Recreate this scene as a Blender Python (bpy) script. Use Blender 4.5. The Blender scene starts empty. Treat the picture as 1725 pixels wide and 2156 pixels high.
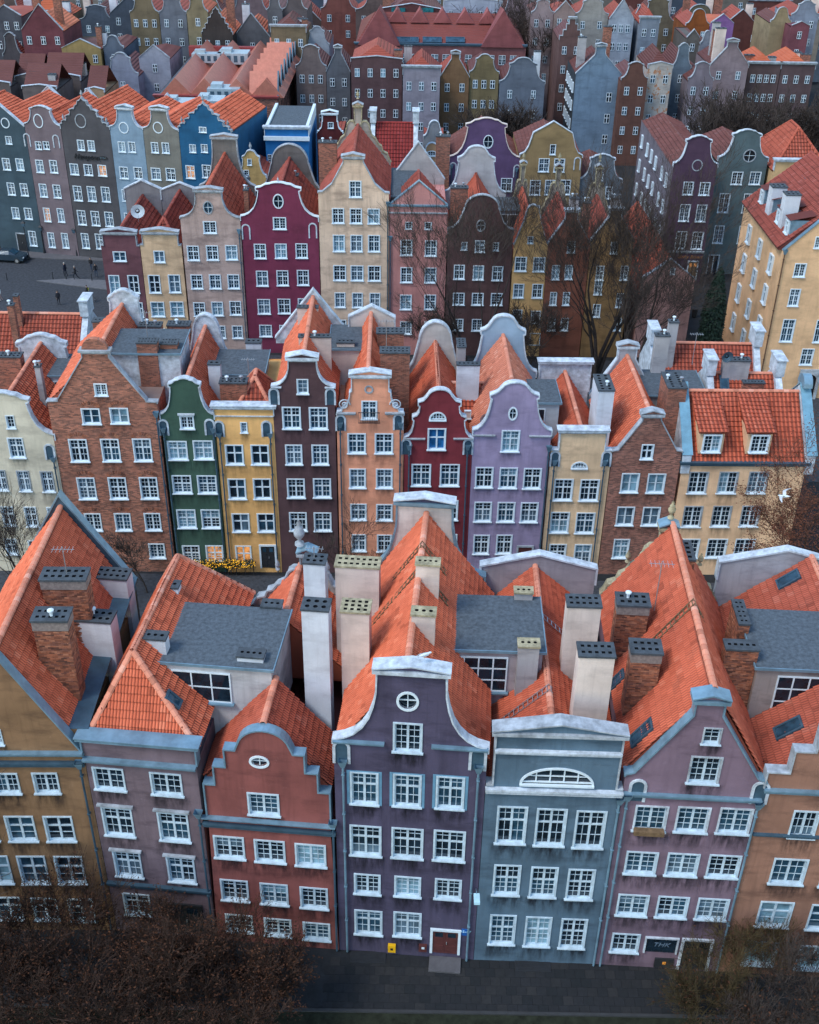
import bpy, math, random
from mathutils import Vector, Matrix
from mathutils.geometry import tessellate_polygon
R = math.radians
random.seed(7)
SC = bpy.context.scene
COL = SC.collection

# ------------------------------------------------------------------ camera, sky, sun, exposure
CAM_H = 50.0; FPX = 2400.0; CX, CY = 862.5, 1078.0; VX, VY = 800.0, 4850.0   # measured in a 1725 x 2156 picture
DOWN = Vector((VX-CX, VY-CY, FPX)).normalized()                               # nadir in camera axes (x right, y down, z forward)
FWD = (Vector((0, 0, 1)) - DOWN*DOWN.z).normalized()
RGT = DOWN.cross(FWD)
if RGT.x < 0: RGT = -RGT
cam_d = bpy.data.cameras.new('camera'); cam = bpy.data.objects.new('camera', cam_d); COL.objects.link(cam)
cam_d.sensor_fit = 'VERTICAL'; cam_d.sensor_height = 24.0; cam_d.lens = 24.0*FPX/2156.0
cam_d.clip_start = 1.0; cam_d.clip_end = 3000.0
def _w(v): return Vector((v.dot(RGT), v.dot(FWD), -v.dot(DOWN)))
_cx, _cy, _cz = _w(Vector((1, 0, 0))), _w(Vector((0, -1, 0))), _w(Vector((0, 0, -1)))
cam.matrix_world = Matrix(((_cx.x, _cy.x, _cz.x, 0), (_cx.y, _cy.y, _cz.y, 0), (_cx.z, _cy.z, _cz.z, CAM_H), (0, 0, 0, 1)))
SC.camera = cam

SUN_EL, SUN_AZ = 54.0, 236.0      # azimuth measured clockwise from +Y
world = bpy.data.worlds.new('World'); SC.world = world; world.use_nodes = True
wn = world.node_tree; bg = wn.nodes['Background']
sky = wn.nodes.new('ShaderNodeTexSky'); sky.sky_type = 'NISHITA'; sky.sun_disc = False
sky.sun_elevation = R(SUN_EL); sky.sun_rotation = R(SUN_AZ); sky.air_density = 1.6; sky.dust_density = .2; sky.ozone_density = 1.2
wn.links.new(sky.outputs[0], bg.inputs[0]); bg.inputs[1].default_value = 0.15
sun_d = bpy.data.lights.new('sun', 'SUN'); sun_d.energy = 1.45; sun_d.angle = R(20); sun_d.color = (1.0, 0.92, 0.82)
sun = bpy.data.objects.new('sun', sun_d); COL.objects.link(sun)
_sd = Vector((math.sin(R(SUN_AZ))*math.cos(R(SUN_EL)), math.cos(R(SUN_AZ))*math.cos(R(SUN_EL)), math.sin(R(SUN_EL))))
sun.rotation_euler = _sd.to_track_quat('Z', 'Y').to_euler(); sun.location = (0, 0, 120)
SC.view_settings.view_transform = 'Standard'; SC.view_settings.look = 'None'
SC.view_settings.exposure = 0.8; SC.view_settings.gamma = 1.0

# ------------------------------------------------------------------ pixels of the photograph -> points of the place
FR = {}
for _r, _ks in ((1380.0, 'abc'), (1000.5, 'def'), (586.5, 'ghi'), (172.5, 'jkl'), (0.0, 'mno')):
    for _i, _k in enumerate(_ks): FR[_k] = (552.0*_i, _r)
FR['D'] = None
def P(f, x, y):
    o = FR[f]
    return (x, y) if o is None else (o[0]+.36*x, o[1]+.36*y)
def ray(p):
    return _w(Vector((p[0]-CX, p[1]-CY, FPX)))
CAMP = Vector((0, 0, CAM_H))
def at_z(p, z):
    r = ray(p); return CAMP + r*((z-CAM_H)/r.z)
def at_y(p, Y):
    r = ray(p); return CAMP + r*(Y/r.y)

# ------------------------------------------------------------------ materials
MATS = {}
def _nodes(name):
    m = bpy.data.materials.new(name); m.use_nodes = True
    nt = m.node_tree; b = nt.nodes['Principled BSDF']
    return m, nt, b
def _n(nt, t, **kw):
    n = nt.nodes.new(t)
    for k, v in kw.items(): setattr(n, k, v)
    return n
def _noise(nt, scale, detail=4, vec=None, rough=.55):
    n = _n(nt, 'ShaderNodeTexNoise'); n.inputs['Scale'].default_value = scale; n.inputs['Detail'].default_value = detail
    n.inputs['Roughness'].default_value = rough
    if vec: nt.links.new(vec, n.inputs['Vector'])
    return n.outputs[0]
def _ramp(nt, fac, a, b, va=0., vb=1.):
    n = _n(nt, 'ShaderNodeMapRange'); n.inputs[1].default_value = a; n.inputs[2].default_value = b
    n.inputs[3].default_value = va; n.inputs[4].default_value = vb; n.clamp = True
    nt.links.new(fac, n.inputs[0]); return n.outputs[0]
def _mix(nt, fac, a, b, blend='MIX'):
    n = _n(nt, 'ShaderNodeMix'); n.data_type = 'RGBA'; n.blend_type = blend
    for i, v in ((0, fac), (6, a), (7, b)):
        if hasattr(v, 'links') or isinstance(v, bpy.types.NodeSocket): nt.links.new(v, n.inputs[i])
        elif i == 0: n.inputs[0].default_value = v
        else: n.inputs[i].default_value = (*v, 1)
    return n.outputs[2]
def _map(nt, vec, sc):
    n = _n(nt, 'ShaderNodeMapping'); n.inputs['Scale'].default_value = sc; nt.links.new(vec, n.inputs[0]); return n.outputs[0]
def _pos(nt): return _n(nt, 'ShaderNodeNewGeometry').outputs['Position']
def _bump(nt, b, h, st, dist=.02):
    n = _n(nt, 'ShaderNodeBump'); n.inputs['Strength'].default_value = st; n.inputs['Distance'].default_value = dist
    nt.links.new(h, n.inputs['Height']); nt.links.new(n.outputs[0], b.inputs['Normal'])
def mul(c, k): return tuple(min(1., max(0., x*k)) for x in c)

def stucco(c, dirt=.5, patch=None, amount=.62):
    key = ('stucco', c, dirt, patch, amount)
    if key in MATS: return MATS[key]
    m, nt, b = _nodes('stucco'); pos = _pos(nt)
    col = _mix(nt, _ramp(nt, _noise(nt, .45, 5, pos), .3, .7), mul(c, .76), mul(c, 1.15))
    st = _ramp(nt, _noise(nt, 1.0, 5, _map(nt, pos, (1.6, 1.6, .22))), .5, .72, 0, .55*dirt)
    col = _mix(nt, st, col, mul((c[0]*.9+.01, c[1]*.88+.01, c[2]*.9+.014), .5))
    st2 = _ramp(nt, _noise(nt, .8, 6, _map(nt, pos, (.5, .5, 1.5)), .65), .50, .68, 0, .72*dirt)
    col = _mix(nt, st2, col, mul((c[0]*.9+.01, c[1]*.88+.01, c[2]*.9+.014), .42))
    if patch:
        pf = _ramp(nt, _noise(nt, .9, 8, pos, .7), amount, amount+.04, 0, .9)
        col = _mix(nt, pf, col, patch)
    rs = _ramp(nt, _noise(nt, 1.0, 6, _map(nt, pos, (6., 6., .35)), .6), .54, .7, 0, .4*dirt)
    col = _mix(nt, rs, col, mul(c, .55))
    fl = _ramp(nt, _noise(nt, 1.6, 8, pos, .75), .60, .66, 0, .25*dirt)
    col = _mix(nt, fl, col, mul((c[0]+.05, c[1]+.05, c[2]+.055), 1.2))
    fine = _noise(nt, 22, 3, pos)
    col = _mix(nt, _ramp(nt, fine, .25, .75, .0, .22), col, mul(c, .6))
    nt.links.new(col, b.inputs['Base Color']); b.inputs['Roughness'].default_value = .92; b.inputs['Specular IOR Level'].default_value = .2
    _bump(nt, b, fine, .35, .02); MATS[key] = m; return m

def tilemat(c=(.56, .15, .08), moss=.5, key='tile', wave=False):
    key = ('tile', c, moss, wave)
    if key in MATS: return MATS[key]
    m, nt, b = _nodes('roof_tile'); pos = _pos(nt)
    g = _n(nt, 'ShaderNodeNewGeometry'); oi = _n(nt, 'ShaderNodeObjectInfo')
    ad = _n(nt, 'ShaderNodeMath', operation='ADD'); fr = _n(nt, 'ShaderNodeMath', operation='FRACT')
    nt.links.new(g.outputs['Random Per Island'], ad.inputs[0]); nt.links.new(oi.outputs['Random'], ad.inputs[1]); nt.links.new(ad.outputs[0], fr.inputs[0])
    col = _mix(nt, _ramp(nt, fr.outputs[0], 0, 1), mul(c, .86), mul((c[0], c[1]*1.1, c[2]*1.15), 1.1))
    col = _mix(nt, _ramp(nt, fr.outputs[0], .93, .95, 0, .55), col, mul((c[0], c[1]*1.5, c[2]*1.8), 1.15))
    col = _mix(nt, _ramp(nt, fr.outputs[0], .06, .04, 0, .5), col, mul(c, .45))
    col = _mix(nt, _ramp(nt, _noise(nt, .35, 5, pos), .42, .72, 0, .4), col, mul((c[0]*.9, c[1]*.75, c[2]*.7), .62))
    col = _mix(nt, _ramp(nt, _noise(nt, .8, 7, pos, .68), .56, .78, 0, moss*.8), col, (c[0]*.22, c[1]*.5+.01, c[2]*.6+.012))
    col = _mix(nt, _ramp(nt, _noise(nt, 9, 4, pos), .45, .8, 0, .2), col, mul(c, 1.3))
    if not wave:                       # groove shade and grime painted into the laps and pans of each tile (attribute: across, along, roll height)
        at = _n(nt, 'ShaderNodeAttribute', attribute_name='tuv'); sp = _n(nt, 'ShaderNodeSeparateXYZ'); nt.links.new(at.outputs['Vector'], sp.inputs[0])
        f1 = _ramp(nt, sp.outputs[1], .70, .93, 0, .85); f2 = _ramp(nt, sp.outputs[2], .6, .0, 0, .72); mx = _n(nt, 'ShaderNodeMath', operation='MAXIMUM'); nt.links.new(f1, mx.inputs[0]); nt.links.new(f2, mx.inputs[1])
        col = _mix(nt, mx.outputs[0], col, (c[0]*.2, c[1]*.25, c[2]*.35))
    nt.links.new(col, b.inputs['Base Color']); b.inputs['Roughness'].default_value = .72; b.inputs['Specular IOR Level'].default_value = .3
    if wave:
        w = _n(nt, 'ShaderNodeTexWave'); w.wave_type = 'BANDS'; w.bands_direction = 'Z'; w.inputs['Scale'].default_value = 1.1; w.inputs['Distortion'].default_value = .3
        nt.links.new(pos, w.inputs[0]); _bump(nt, b, w.outputs[1], .9, .08)
    else: _bump(nt, b, _noise(nt, 30, 3, pos), .25, .01)
    MATS[key] = m; return m

def plain(name, c, rough=.6, metal=0., var=.18, spec=.4, scale=2.0, bump=0.):
    key = ('plain', name)
    if key in MATS: return MATS[key]
    m, nt, b = _nodes(name); pos = _pos(nt)
    col = _mix(nt, _ramp(nt, _noise(nt, scale, 6, pos, .65), .3, .7), mul(c, 1-var), mul(c, 1+var))
    nt.links.new(col, b.inputs['Base Color']); b.inputs['Roughness'].default_value = rough; b.inputs['Metallic'].default_value = metal
    b.inputs['Specular IOR Level'].default_value = spec
    if bump: _bump(nt, b, _noise(nt, 14, 5, pos), bump, .03)
    MATS[key] = m; return m

def brickmat(c=(.33, .12, .075), sc=1.0, key='brick', mortar=(.25, .19, .17)):
    key = ('brick', c, sc)
    if key in MATS: return MATS[key]
    m, nt, b = _nodes('brickwork'); pos = _pos(nt)
    # wall coordinates: along the wall = x + y, height = z
    sx = _n(nt, 'ShaderNodeSeparateXYZ'); nt.links.new(pos, sx.inputs[0])
    ad = _n(nt, 'ShaderNodeMath', operation='ADD'); nt.links.new(sx.outputs[0], ad.inputs[0]); nt.links.new(sx.outputs[1], ad.inputs[1])
    cb = _n(nt, 'ShaderNodeCombineXYZ'); nt.links.new(ad.outputs[0], cb.inputs[0]); nt.links.new(sx.outputs[2], cb.inputs[1])
    br = _n(nt, 'ShaderNodeTexBrick'); nt.links.new(cb.outputs[0], br.inputs[0])
    br.inputs['Color1'].default_value = (*mul(c, .45), 1); br.inputs['Color2'].default_value = (*mul((c[0]*1.2, c[1]*1.15, c[2]*1.1), 1.25), 1); br.inputs['Mortar'].default_value = (*mortar, 1)
    br.inputs['Scale'].default_value = 1.0; br.inputs['Brick Width'].default_value = .27*sc; br.inputs['Row Height'].default_value = .085*sc
    br.inputs['Mortar Size'].default_value = .009*sc; br.inputs['Bias'].default_value = -.1; br.inputs['Mortar Smooth'].default_value = .2
    col = _mix(nt, _ramp(nt, _noise(nt, .5, 6, pos, .65), .42, .72, 0, .6), br.outputs[0], mul(c, .4))
    nt.links.new(col, b.inputs['Base Color']); b.inputs['Roughness'].default_value = .9
    iv = _n(nt, 'ShaderNodeMath', operation='SUBTRACT'); iv.inputs[0].default_value = 1; nt.links.new(br.outputs[1], iv.inputs[1])
    _bump(nt, b, iv.outputs[0], .6, .02); MATS[key] = m; return m

def randmat(name, cols, rough=.85, moss=None):
    key = ('rand', name)
    if key in MATS: return MATS[key]
    m, nt, b = _nodes(name); g = _n(nt, 'ShaderNodeNewGeometry'); oi = _n(nt, 'ShaderNodeObjectInfo')
    ad = _n(nt, 'ShaderNodeMath', operation='ADD'); fr = _n(nt, 'ShaderNodeMath', operation='FRACT')
    nt.links.new(g.outputs['Random Per Island'], ad.inputs[0]); nt.links.new(oi.outputs['Random'], ad.inputs[1]); nt.links.new(ad.outputs[0], fr.inputs[0])
    cr = _n(nt, 'ShaderNodeValToRGB'); cr.color_ramp.interpolation = 'LINEAR'
    el = cr.color_ramp.elements
    while len(el) < len(cols): el.new(.5)
    for i, c in enumerate(cols): el[i].position = i/(len(cols)-1); el[i].color = (*c, 1)
    nt.links.new(fr.outputs[0], cr.inputs[0]); col = cr.outputs[0]
    col = _mix(nt, _ramp(nt, _noise(nt, 6, 4, g.outputs['Position']), .4, .75, 0, .4), col, mul(cols[0], .6))
    nt.links.new(col, b.inputs['Base Color']); b.inputs['Roughness'].default_value = rough; b.inputs['Specular IOR Level'].default_value = .25
    MATS[key] = m; return m

def glassmat(name, c, emit=None, rough=.08):
    key = ('glass', name)
    if key in MATS: return MATS[key]
    m, nt, b = _nodes(name); pos = _pos(nt)
    col = _mix(nt, _ramp(nt, _noise(nt, 1.7, 3, pos), .35, .65), mul(c, .55), mul(c, 1.4))
    nt.links.new(col, b.inputs['Base Color']); b.inputs['Roughness'].default_value = rough; b.inputs['Specular IOR Level'].default_value = .55
    if emit:
        b.inputs['Emission Color'].default_value = (*emit, 1)
        nt.links.new(_ramp(nt, _noise(nt, 2.2, 3, pos), .3, .7, .05, .55), b.inputs['Emission Strength'])
    MATS[key] = m; return m

ZINC = plain('zinc', (.17, .29, .38), .42, .25, .3, .5, 1.3)
ZDARK = plain('dark_zinc', (.05, .10, .145), .5, .2, .3, .4, 1.3)
STONE = plain('coping_stone', (.32, .365, .41), .85, 0, .45, .3, 1.9, .3)
WHITE = plain('white_paint', (.62, .73, .81), .55, 0, .10, .4, 3.0)
FWHITE = plain('shaded_white_paint', (.46, .58, .67), .6, 0, .22, .35, 2.6)  # front-row white, darkened in colour to imitate shade low on the facades
OFFW = plain('worn_white_paint', (.46, .53, .60), .8, 0, .42, .3, 2.0)
BITU = plain('bitumen_felt', (.085, .108, .13), .95, 0, .35, .15, 5., .5)
DARK = plain('dark_void', (.012, .014, .018), .9, 0, .2, .1)
IRON = plain('dark_iron', (.03, .034, .04), .6, .3, .2, .4)
WOOD = plain('weathered_wood', (.16, .105, .06), .9, 0, .4, .2, 4.0)
ALU = plain('aluminium', (.45, .47, .5), .4, .7, .1, .5)
G_DARK = glassmat('dark_glass', (.010, .022, .036))
G_BLUE = glassmat('sky_tinted_glass', (.022, .062, .10))  # blue base colour stands in for reflected sky
G_CURT = glassmat('curtained_glass', (.085, .14, .19), None, .25)
G_BLIND = glassmat('blinds_behind_glass', (.17, .30, .38), None, .3)
G_WARM = glassmat('lit_glass', (.2, .1, .05), (1.0, .42, .12))
def pick_glass(r):
    return G_DARK if r < .55 else G_BLUE if r < .78 else G_CURT if r < .93 else G_BLIND

# ------------------------------------------------------------------ mesh building
class MB:
    def __init__(s): s.v = []; s.f = []; s.mi = []; s.m = 0; s.at = []
    def add(s, vs, fs):
        o = len(s.v); s.v += [tuple(v) for v in vs]
        for f in fs: s.f.append([i+o for i in f]); s.mi.append(s.m)
        return s
    def box(s, x0, x1, y0, y1, z0, z1):
        return s.add([(x0, y0, z0), (x1, y0, z0), (x1, y1, z0), (x0, y1, z0), (x0, y0, z1), (x1, y0, z1), (x1, y1, z1), (x0, y1, z1)],
                     [(0, 3, 2, 1), (4, 5, 6, 7), (0, 1, 5, 4), (1, 2, 6, 5), (2, 3, 7, 6), (3, 0, 4, 7)])
    def obox(s, M, x0, x1, y0, y1, z0, z1):
        n = len(s.v); s.box(x0, x1, y0, y1, z0, z1)
        for i in range(n, len(s.v)): s.v[i] = tuple(M @ Vector(s.v[i]))
        return s
    def prism(s, poly, y0, y1):           # poly in (x, z), extruded along y
        n = len(poly); t = tessellate_polygon([[Vector((a, b, 0)) for a, b in poly]])
        s.add([(a, y0, b) for a, b in poly]+[(a, y1, b) for a, b in poly],
              [tuple(q) for q in t]+[tuple(i+n for i in q) for q in t]+[(i, (i+1) % n, (i+1) % n+n, i+n) for i in range(n)])
        return s
    def plate(s, outer, holes, fn, fnb, hole_m=None):   # plate with real openings; fn(a,b) front, fnb(a,b) back of the reveal
        polys = [outer]+holes; flat = [p for q in polys for p in q]
        t = tessellate_polygon([[Vector((a, b, 0)) for a, b in q] for q in polys])
        s.add([fn(a, b) for a, b in flat], [tuple(q) for q in t])
        m = s.m
        for h in holes:
            n = len(h)
            if hole_m is not None: s.m = hole_m
            s.add([fn(a, b) for a, b in h]+[fnb(a, b) for a, b in h], [(i, (i+1) % n, (i+1) % n+n, i+n) for i in range(n)])
        s.m = m
        return s
    def tube(s, pts, r, n=6, caps=True):
        rs = r if isinstance(r, (list, tuple)) else [r]*len(pts); pts = [Vector(p) for p in pts]; o = len(s.v); up = None
        for i, p in enumerate(pts):
            d = (pts[min(i+1, len(pts)-1)]-pts[max(i-1, 0)]).normalized()
            a = d.orthogonal().normalized() if up is None else (up-d*up.dot(d)).normalized()
            up = a; c = d.cross(a)
            for k in range(n):
                t = 2*math.pi*k/n; s.v.append(tuple(p+(a*math.cos(t)+c*math.sin(t))*rs[i]))
        for i in range(len(pts)-1):
            for k in range(n):
                k2 = (k+1) % n; s.f.append([o+i*n+k, o+i*n+k2, o+(i+1)*n+k2, o+(i+1)*n+k]); s.mi.append(s.m)
        if caps:
            s.f.append([o+k for k in range(n)]); s.mi.append(s.m)
            e = o+(len(pts)-1)*n; s.f.append([e+k for k in reversed(range(n))]); s.mi.append(s.m)
        return s
    def ribbon(s, line, t, y0, y1):       # strip laid on a polyline in (x, z), thickness t outwards (left of travel = up)
        n = len(line); out = []
        for i in range(n):
            a = Vector(line[max(i-1, 0)]); b = Vector(line[min(i+1, n-1)])
            ds = []
            if i > 0: ds.append((Vector(line[i])-Vector(line[i-1])).normalized())
            if i < n-1: ds.append((Vector(line[i+1])-Vector(line[i])).normalized())
            nn = Vector((0, 0))
            for d in ds: nn += Vector((-d.y, d.x))
            if nn.length < 1e-4: nn = Vector((-ds[0].y, ds[0].x))
            nn.normalize(); k = 1.0
            if len(ds) == 2: k = min(1.5, 1/max(.5, nn.dot(Vector((-ds[0].y, ds[0].x)))))
            out.append(Vector(line[i])+nn*t*k)
        vs = []
        for i in range(n):
            a, b = line[i], out[i]
            vs += [(a[0], y0, a[1]), (b.x, y0, b.y), (b.x, y1, b.y), (a[0], y1, a[1])]
        fs = []
        for i in range(n-1):
            o = 4*i
            for k in range(4): fs.append((o+k, o+(k+1) % 4, o+4+(k+1) % 4, o+4+k))
        fs += [(0, 3, 2, 1), (4*n-4, 4*n-3, 4*n-2, 4*n-1)]
        return s.add(vs, fs)
    def mesh(s, name, mats, smooth=False):
        me = bpy.data.meshes.new(name); me.from_pydata(s.v, [], s.f)
        for m in (mats if isinstance(mats, (list, tuple)) else [mats]): me.materials.append(m)
        if any(s.mi): me.polygons.foreach_set('material_index', s.mi)
        if smooth: me.polygons.foreach_set('use_smooth', [True]*len(me.polygons))
        if s.at and len(s.at) == len(s.v):
            a = me.attributes.new('tuv', 'FLOAT_VECTOR', 'POINT'); a.data.foreach_set('vector', [c for t in s.at for c in t])
        me.update(); return me
    def build(s, name, mats, parent=None, loc=(0, 0, 0), rz=0., smooth=False):
        return put(name, s.mesh(name, mats, smooth), parent, loc, rz)
def put(name, me, parent=None, loc=(0, 0, 0), rz=0.):
    o = bpy.data.objects.new(name, me); COL.objects.link(o); o.parent = parent; o.location = loc
    if rz: o.rotation_euler = (0, 0, rz)
    return o
def tag(o, label=None, cat=None, group=None, kind=None):
    for k, v in (('label', label), ('category', cat), ('group', group), ('kind', kind)):
        if v: o[k] = v
    return o
def arc(cx, cy, rx, ry, a0, a1, n):
    return [(cx+rx*math.cos(R(a0+(a1-a0)*i/n)), cy+ry*math.sin(R(a0+(a1-a0)*i/n))) for i in range(n+1)]

# ------------------------------------------------------------------ windows
WCACHE = {}
def window_meshes(w, h, lv, sty):
    """w, h outer size with surround and sill; sty: (leaves, transom fraction or 0, muntin columns, muntin rows)"""
    key = (round(w, 1), round(h, 1), lv, sty)
    if key in WCACHE: return WCACHE[key]
    w, h = key[0], key[1]
    b = .085 if w > .8 else .06; sh = .10 if h > 1. else .07
    x0, x1, z0, z1 = -w/2+b, w/2-b, -h/2+sh, h/2-b      # the opening
    su = MB()
    for a in ((-w/2, x0, z0, h/2), (x1, w/2, z0, h/2), (x0, x1, z1, h/2)): su.box(a[0], a[1], -.045, .16, a[2], a[3])
    si = MB(); si.box(-w/2-.05, w/2+.05, -.12, .16, -h/2+.03, z0)
    fr = MB(); t = .055; lv_, tr, mc, mr = sty
    yf0, yf1 = .085, .15
    fr.box(x0, x0+t, yf0, yf1, z0, z1); fr.box(x1-t, x1, yf0, yf1, z0, z1)
    fr.box(x0+t, x1-t, yf0, yf1, z0, z0+t*1.3); fr.box(x0+t, x1-t, yf0, yf1, z1-t, z1)
    ix0, ix1, iz0, iz1 = x0+t, x1-t, z0+t*1.3, z1-t
    xs = []; mw = .11 if lv_ == 2 else .06
    for k in range(lv_):
        a = ix0+(ix1-ix0)*k/lv_; c = ix0+(ix1-ix0)*(k+1)/lv_
        xs.append((a+(mw/2 if k else 0), c-(mw/2 if k < lv_-1 else 0)))
        if k: fr.box(a-mw/2, a+mw/2, yf0-.01, yf1, iz0, iz1)
    zs = [(iz0, iz1)]
    if tr:
        zt = iz0+(iz1-iz0)*tr; zs = [(iz0, zt-.045), (zt+.045, iz1)]
        for a, c in xs: fr.box(a, c, yf0-.006, yf1, zt-.045, zt+.045)
    panes = []
    for a, c in xs:
        for zi, (d, e) in enumerate(zs):
            rows = mr if not tr else (max(1, round(mr*tr)) if zi == 0 else max(1, mr-round(mr*tr)))
            for i in range(1, mc): x = a+(c-a)*i/mc; fr.box(x-.014, x+.014, yf0+.02, yf1-.01, d, e)
            for j in range(1, rows):
                z = d+(e-d)*j/rows
                for i in range(mc): xa = a+(c-a)*i/mc+(.014 if i else 0); xb = a+(c-a)*(i+1)/mc-(.014 if i < mc-1 else 0); fr.box(xa, xb, yf0+.022, yf1-.012, z-.014, z+.014)
            if lv == 1:
                for i in range(mc):
                    for j in range(rows): panes.append((a+(c-a)*(i+.5)/mc, d+(e-d)*(j+.5)/rows, (c-a)/mc, (e-d)/rows))
            else: panes.append(((a+c)/2, (d+e)/2, c-a, e-d))
    if lv >= 3: panes = [((ix0+ix1)/2, (iz0+iz1)/2, ix1-ix0, iz1-iz0)]
    pm = {}
    pl = []
    for (x, z, a, c) in panes:
        k = (round(a, 3), round(c, 3))
        if k not in pm:
            p = MB(); p.box(-k[0]/2, k[0]/2, 0, .008, -k[1]/2, k[1]/2); pm[k] = {}
            pm[k]['mb'] = p
        pl.append((x, z, k))
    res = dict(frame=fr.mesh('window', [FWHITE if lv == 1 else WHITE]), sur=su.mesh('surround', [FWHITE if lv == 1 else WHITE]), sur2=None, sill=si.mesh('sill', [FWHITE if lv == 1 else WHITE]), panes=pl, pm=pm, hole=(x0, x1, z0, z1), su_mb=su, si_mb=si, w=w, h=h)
    WCACHE[key] = res; return res
def pane_mesh(res, k, g):
    d = res['pm'][k]
    if g.name not in d: d[g.name] = d['mb'].mesh('pane', [g])
    return d[g.name]
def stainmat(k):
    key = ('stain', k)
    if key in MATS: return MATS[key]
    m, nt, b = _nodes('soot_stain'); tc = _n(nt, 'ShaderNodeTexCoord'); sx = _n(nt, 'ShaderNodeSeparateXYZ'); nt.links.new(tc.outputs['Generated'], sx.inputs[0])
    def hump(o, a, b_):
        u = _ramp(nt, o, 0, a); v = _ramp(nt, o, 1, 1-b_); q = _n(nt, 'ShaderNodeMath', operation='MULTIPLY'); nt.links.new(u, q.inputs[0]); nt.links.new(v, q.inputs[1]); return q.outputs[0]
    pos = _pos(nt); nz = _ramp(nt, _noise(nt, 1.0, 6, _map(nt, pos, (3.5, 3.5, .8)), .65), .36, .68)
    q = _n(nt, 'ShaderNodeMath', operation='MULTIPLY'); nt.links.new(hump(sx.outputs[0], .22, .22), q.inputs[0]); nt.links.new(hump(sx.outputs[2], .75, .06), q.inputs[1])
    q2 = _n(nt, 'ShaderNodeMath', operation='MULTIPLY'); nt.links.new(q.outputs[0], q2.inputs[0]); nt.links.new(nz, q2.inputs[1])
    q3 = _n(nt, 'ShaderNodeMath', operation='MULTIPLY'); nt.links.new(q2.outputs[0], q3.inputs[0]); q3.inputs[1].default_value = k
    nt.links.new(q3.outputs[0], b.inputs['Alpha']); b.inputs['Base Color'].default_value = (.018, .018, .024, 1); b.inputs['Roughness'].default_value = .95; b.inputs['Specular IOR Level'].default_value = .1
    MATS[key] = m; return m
STC = {}
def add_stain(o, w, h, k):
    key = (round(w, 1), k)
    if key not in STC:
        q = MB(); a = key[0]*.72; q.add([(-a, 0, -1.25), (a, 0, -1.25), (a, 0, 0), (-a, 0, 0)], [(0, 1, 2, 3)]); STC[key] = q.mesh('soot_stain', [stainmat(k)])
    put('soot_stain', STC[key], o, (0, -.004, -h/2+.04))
def add_window(parent, s, z, res, lv, q=0., glass=None, trim=None, label=None):
    o = put('window', res['frame'], parent, (s, q, z))
    if lv <= 3:
        if trim is None: put('surround', res['sur'], o)
        else:
            if ('s', trim.name) not in res: res[('s', trim.name)] = res['su_mb'].mesh('surround', [trim])
            put('surround', res[('s', trim.name)], o)
        put('sill', res['sill'], o)
    g = glass or pick_glass(random.random()); g2 = g; mode = random.random()
    if glass is None and lv <= 2: g2 = pick_glass(.4+random.random()*.6); zc = res['h']*random.uniform(-.15, .2)
    for (x, zz, k) in res['panes']:
        gg = g
        if glass is None and lv <= 2: gg = g2 if (mode < .35 and zz < zc) or (.35 <= mode < .5 and x > 0) else g
        p = put('pane', pane_mesh(res, k, gg), o, (x, .13, zz))
        if lv == 1: p.rotation_euler = (random.gauss(0, .012), 0, random.gauss(0, .012))
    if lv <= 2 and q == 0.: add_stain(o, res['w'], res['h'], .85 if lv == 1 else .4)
    if label: o['label'] = label
    return o
def proj(v):
    d = Vector(v)-CAMP; c = (RGT*d.x+FWD*d.y-DOWN*d.z)
    return (CX+FPX*c.x/c.z, CY+FPX*c.y/c.z)

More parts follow.
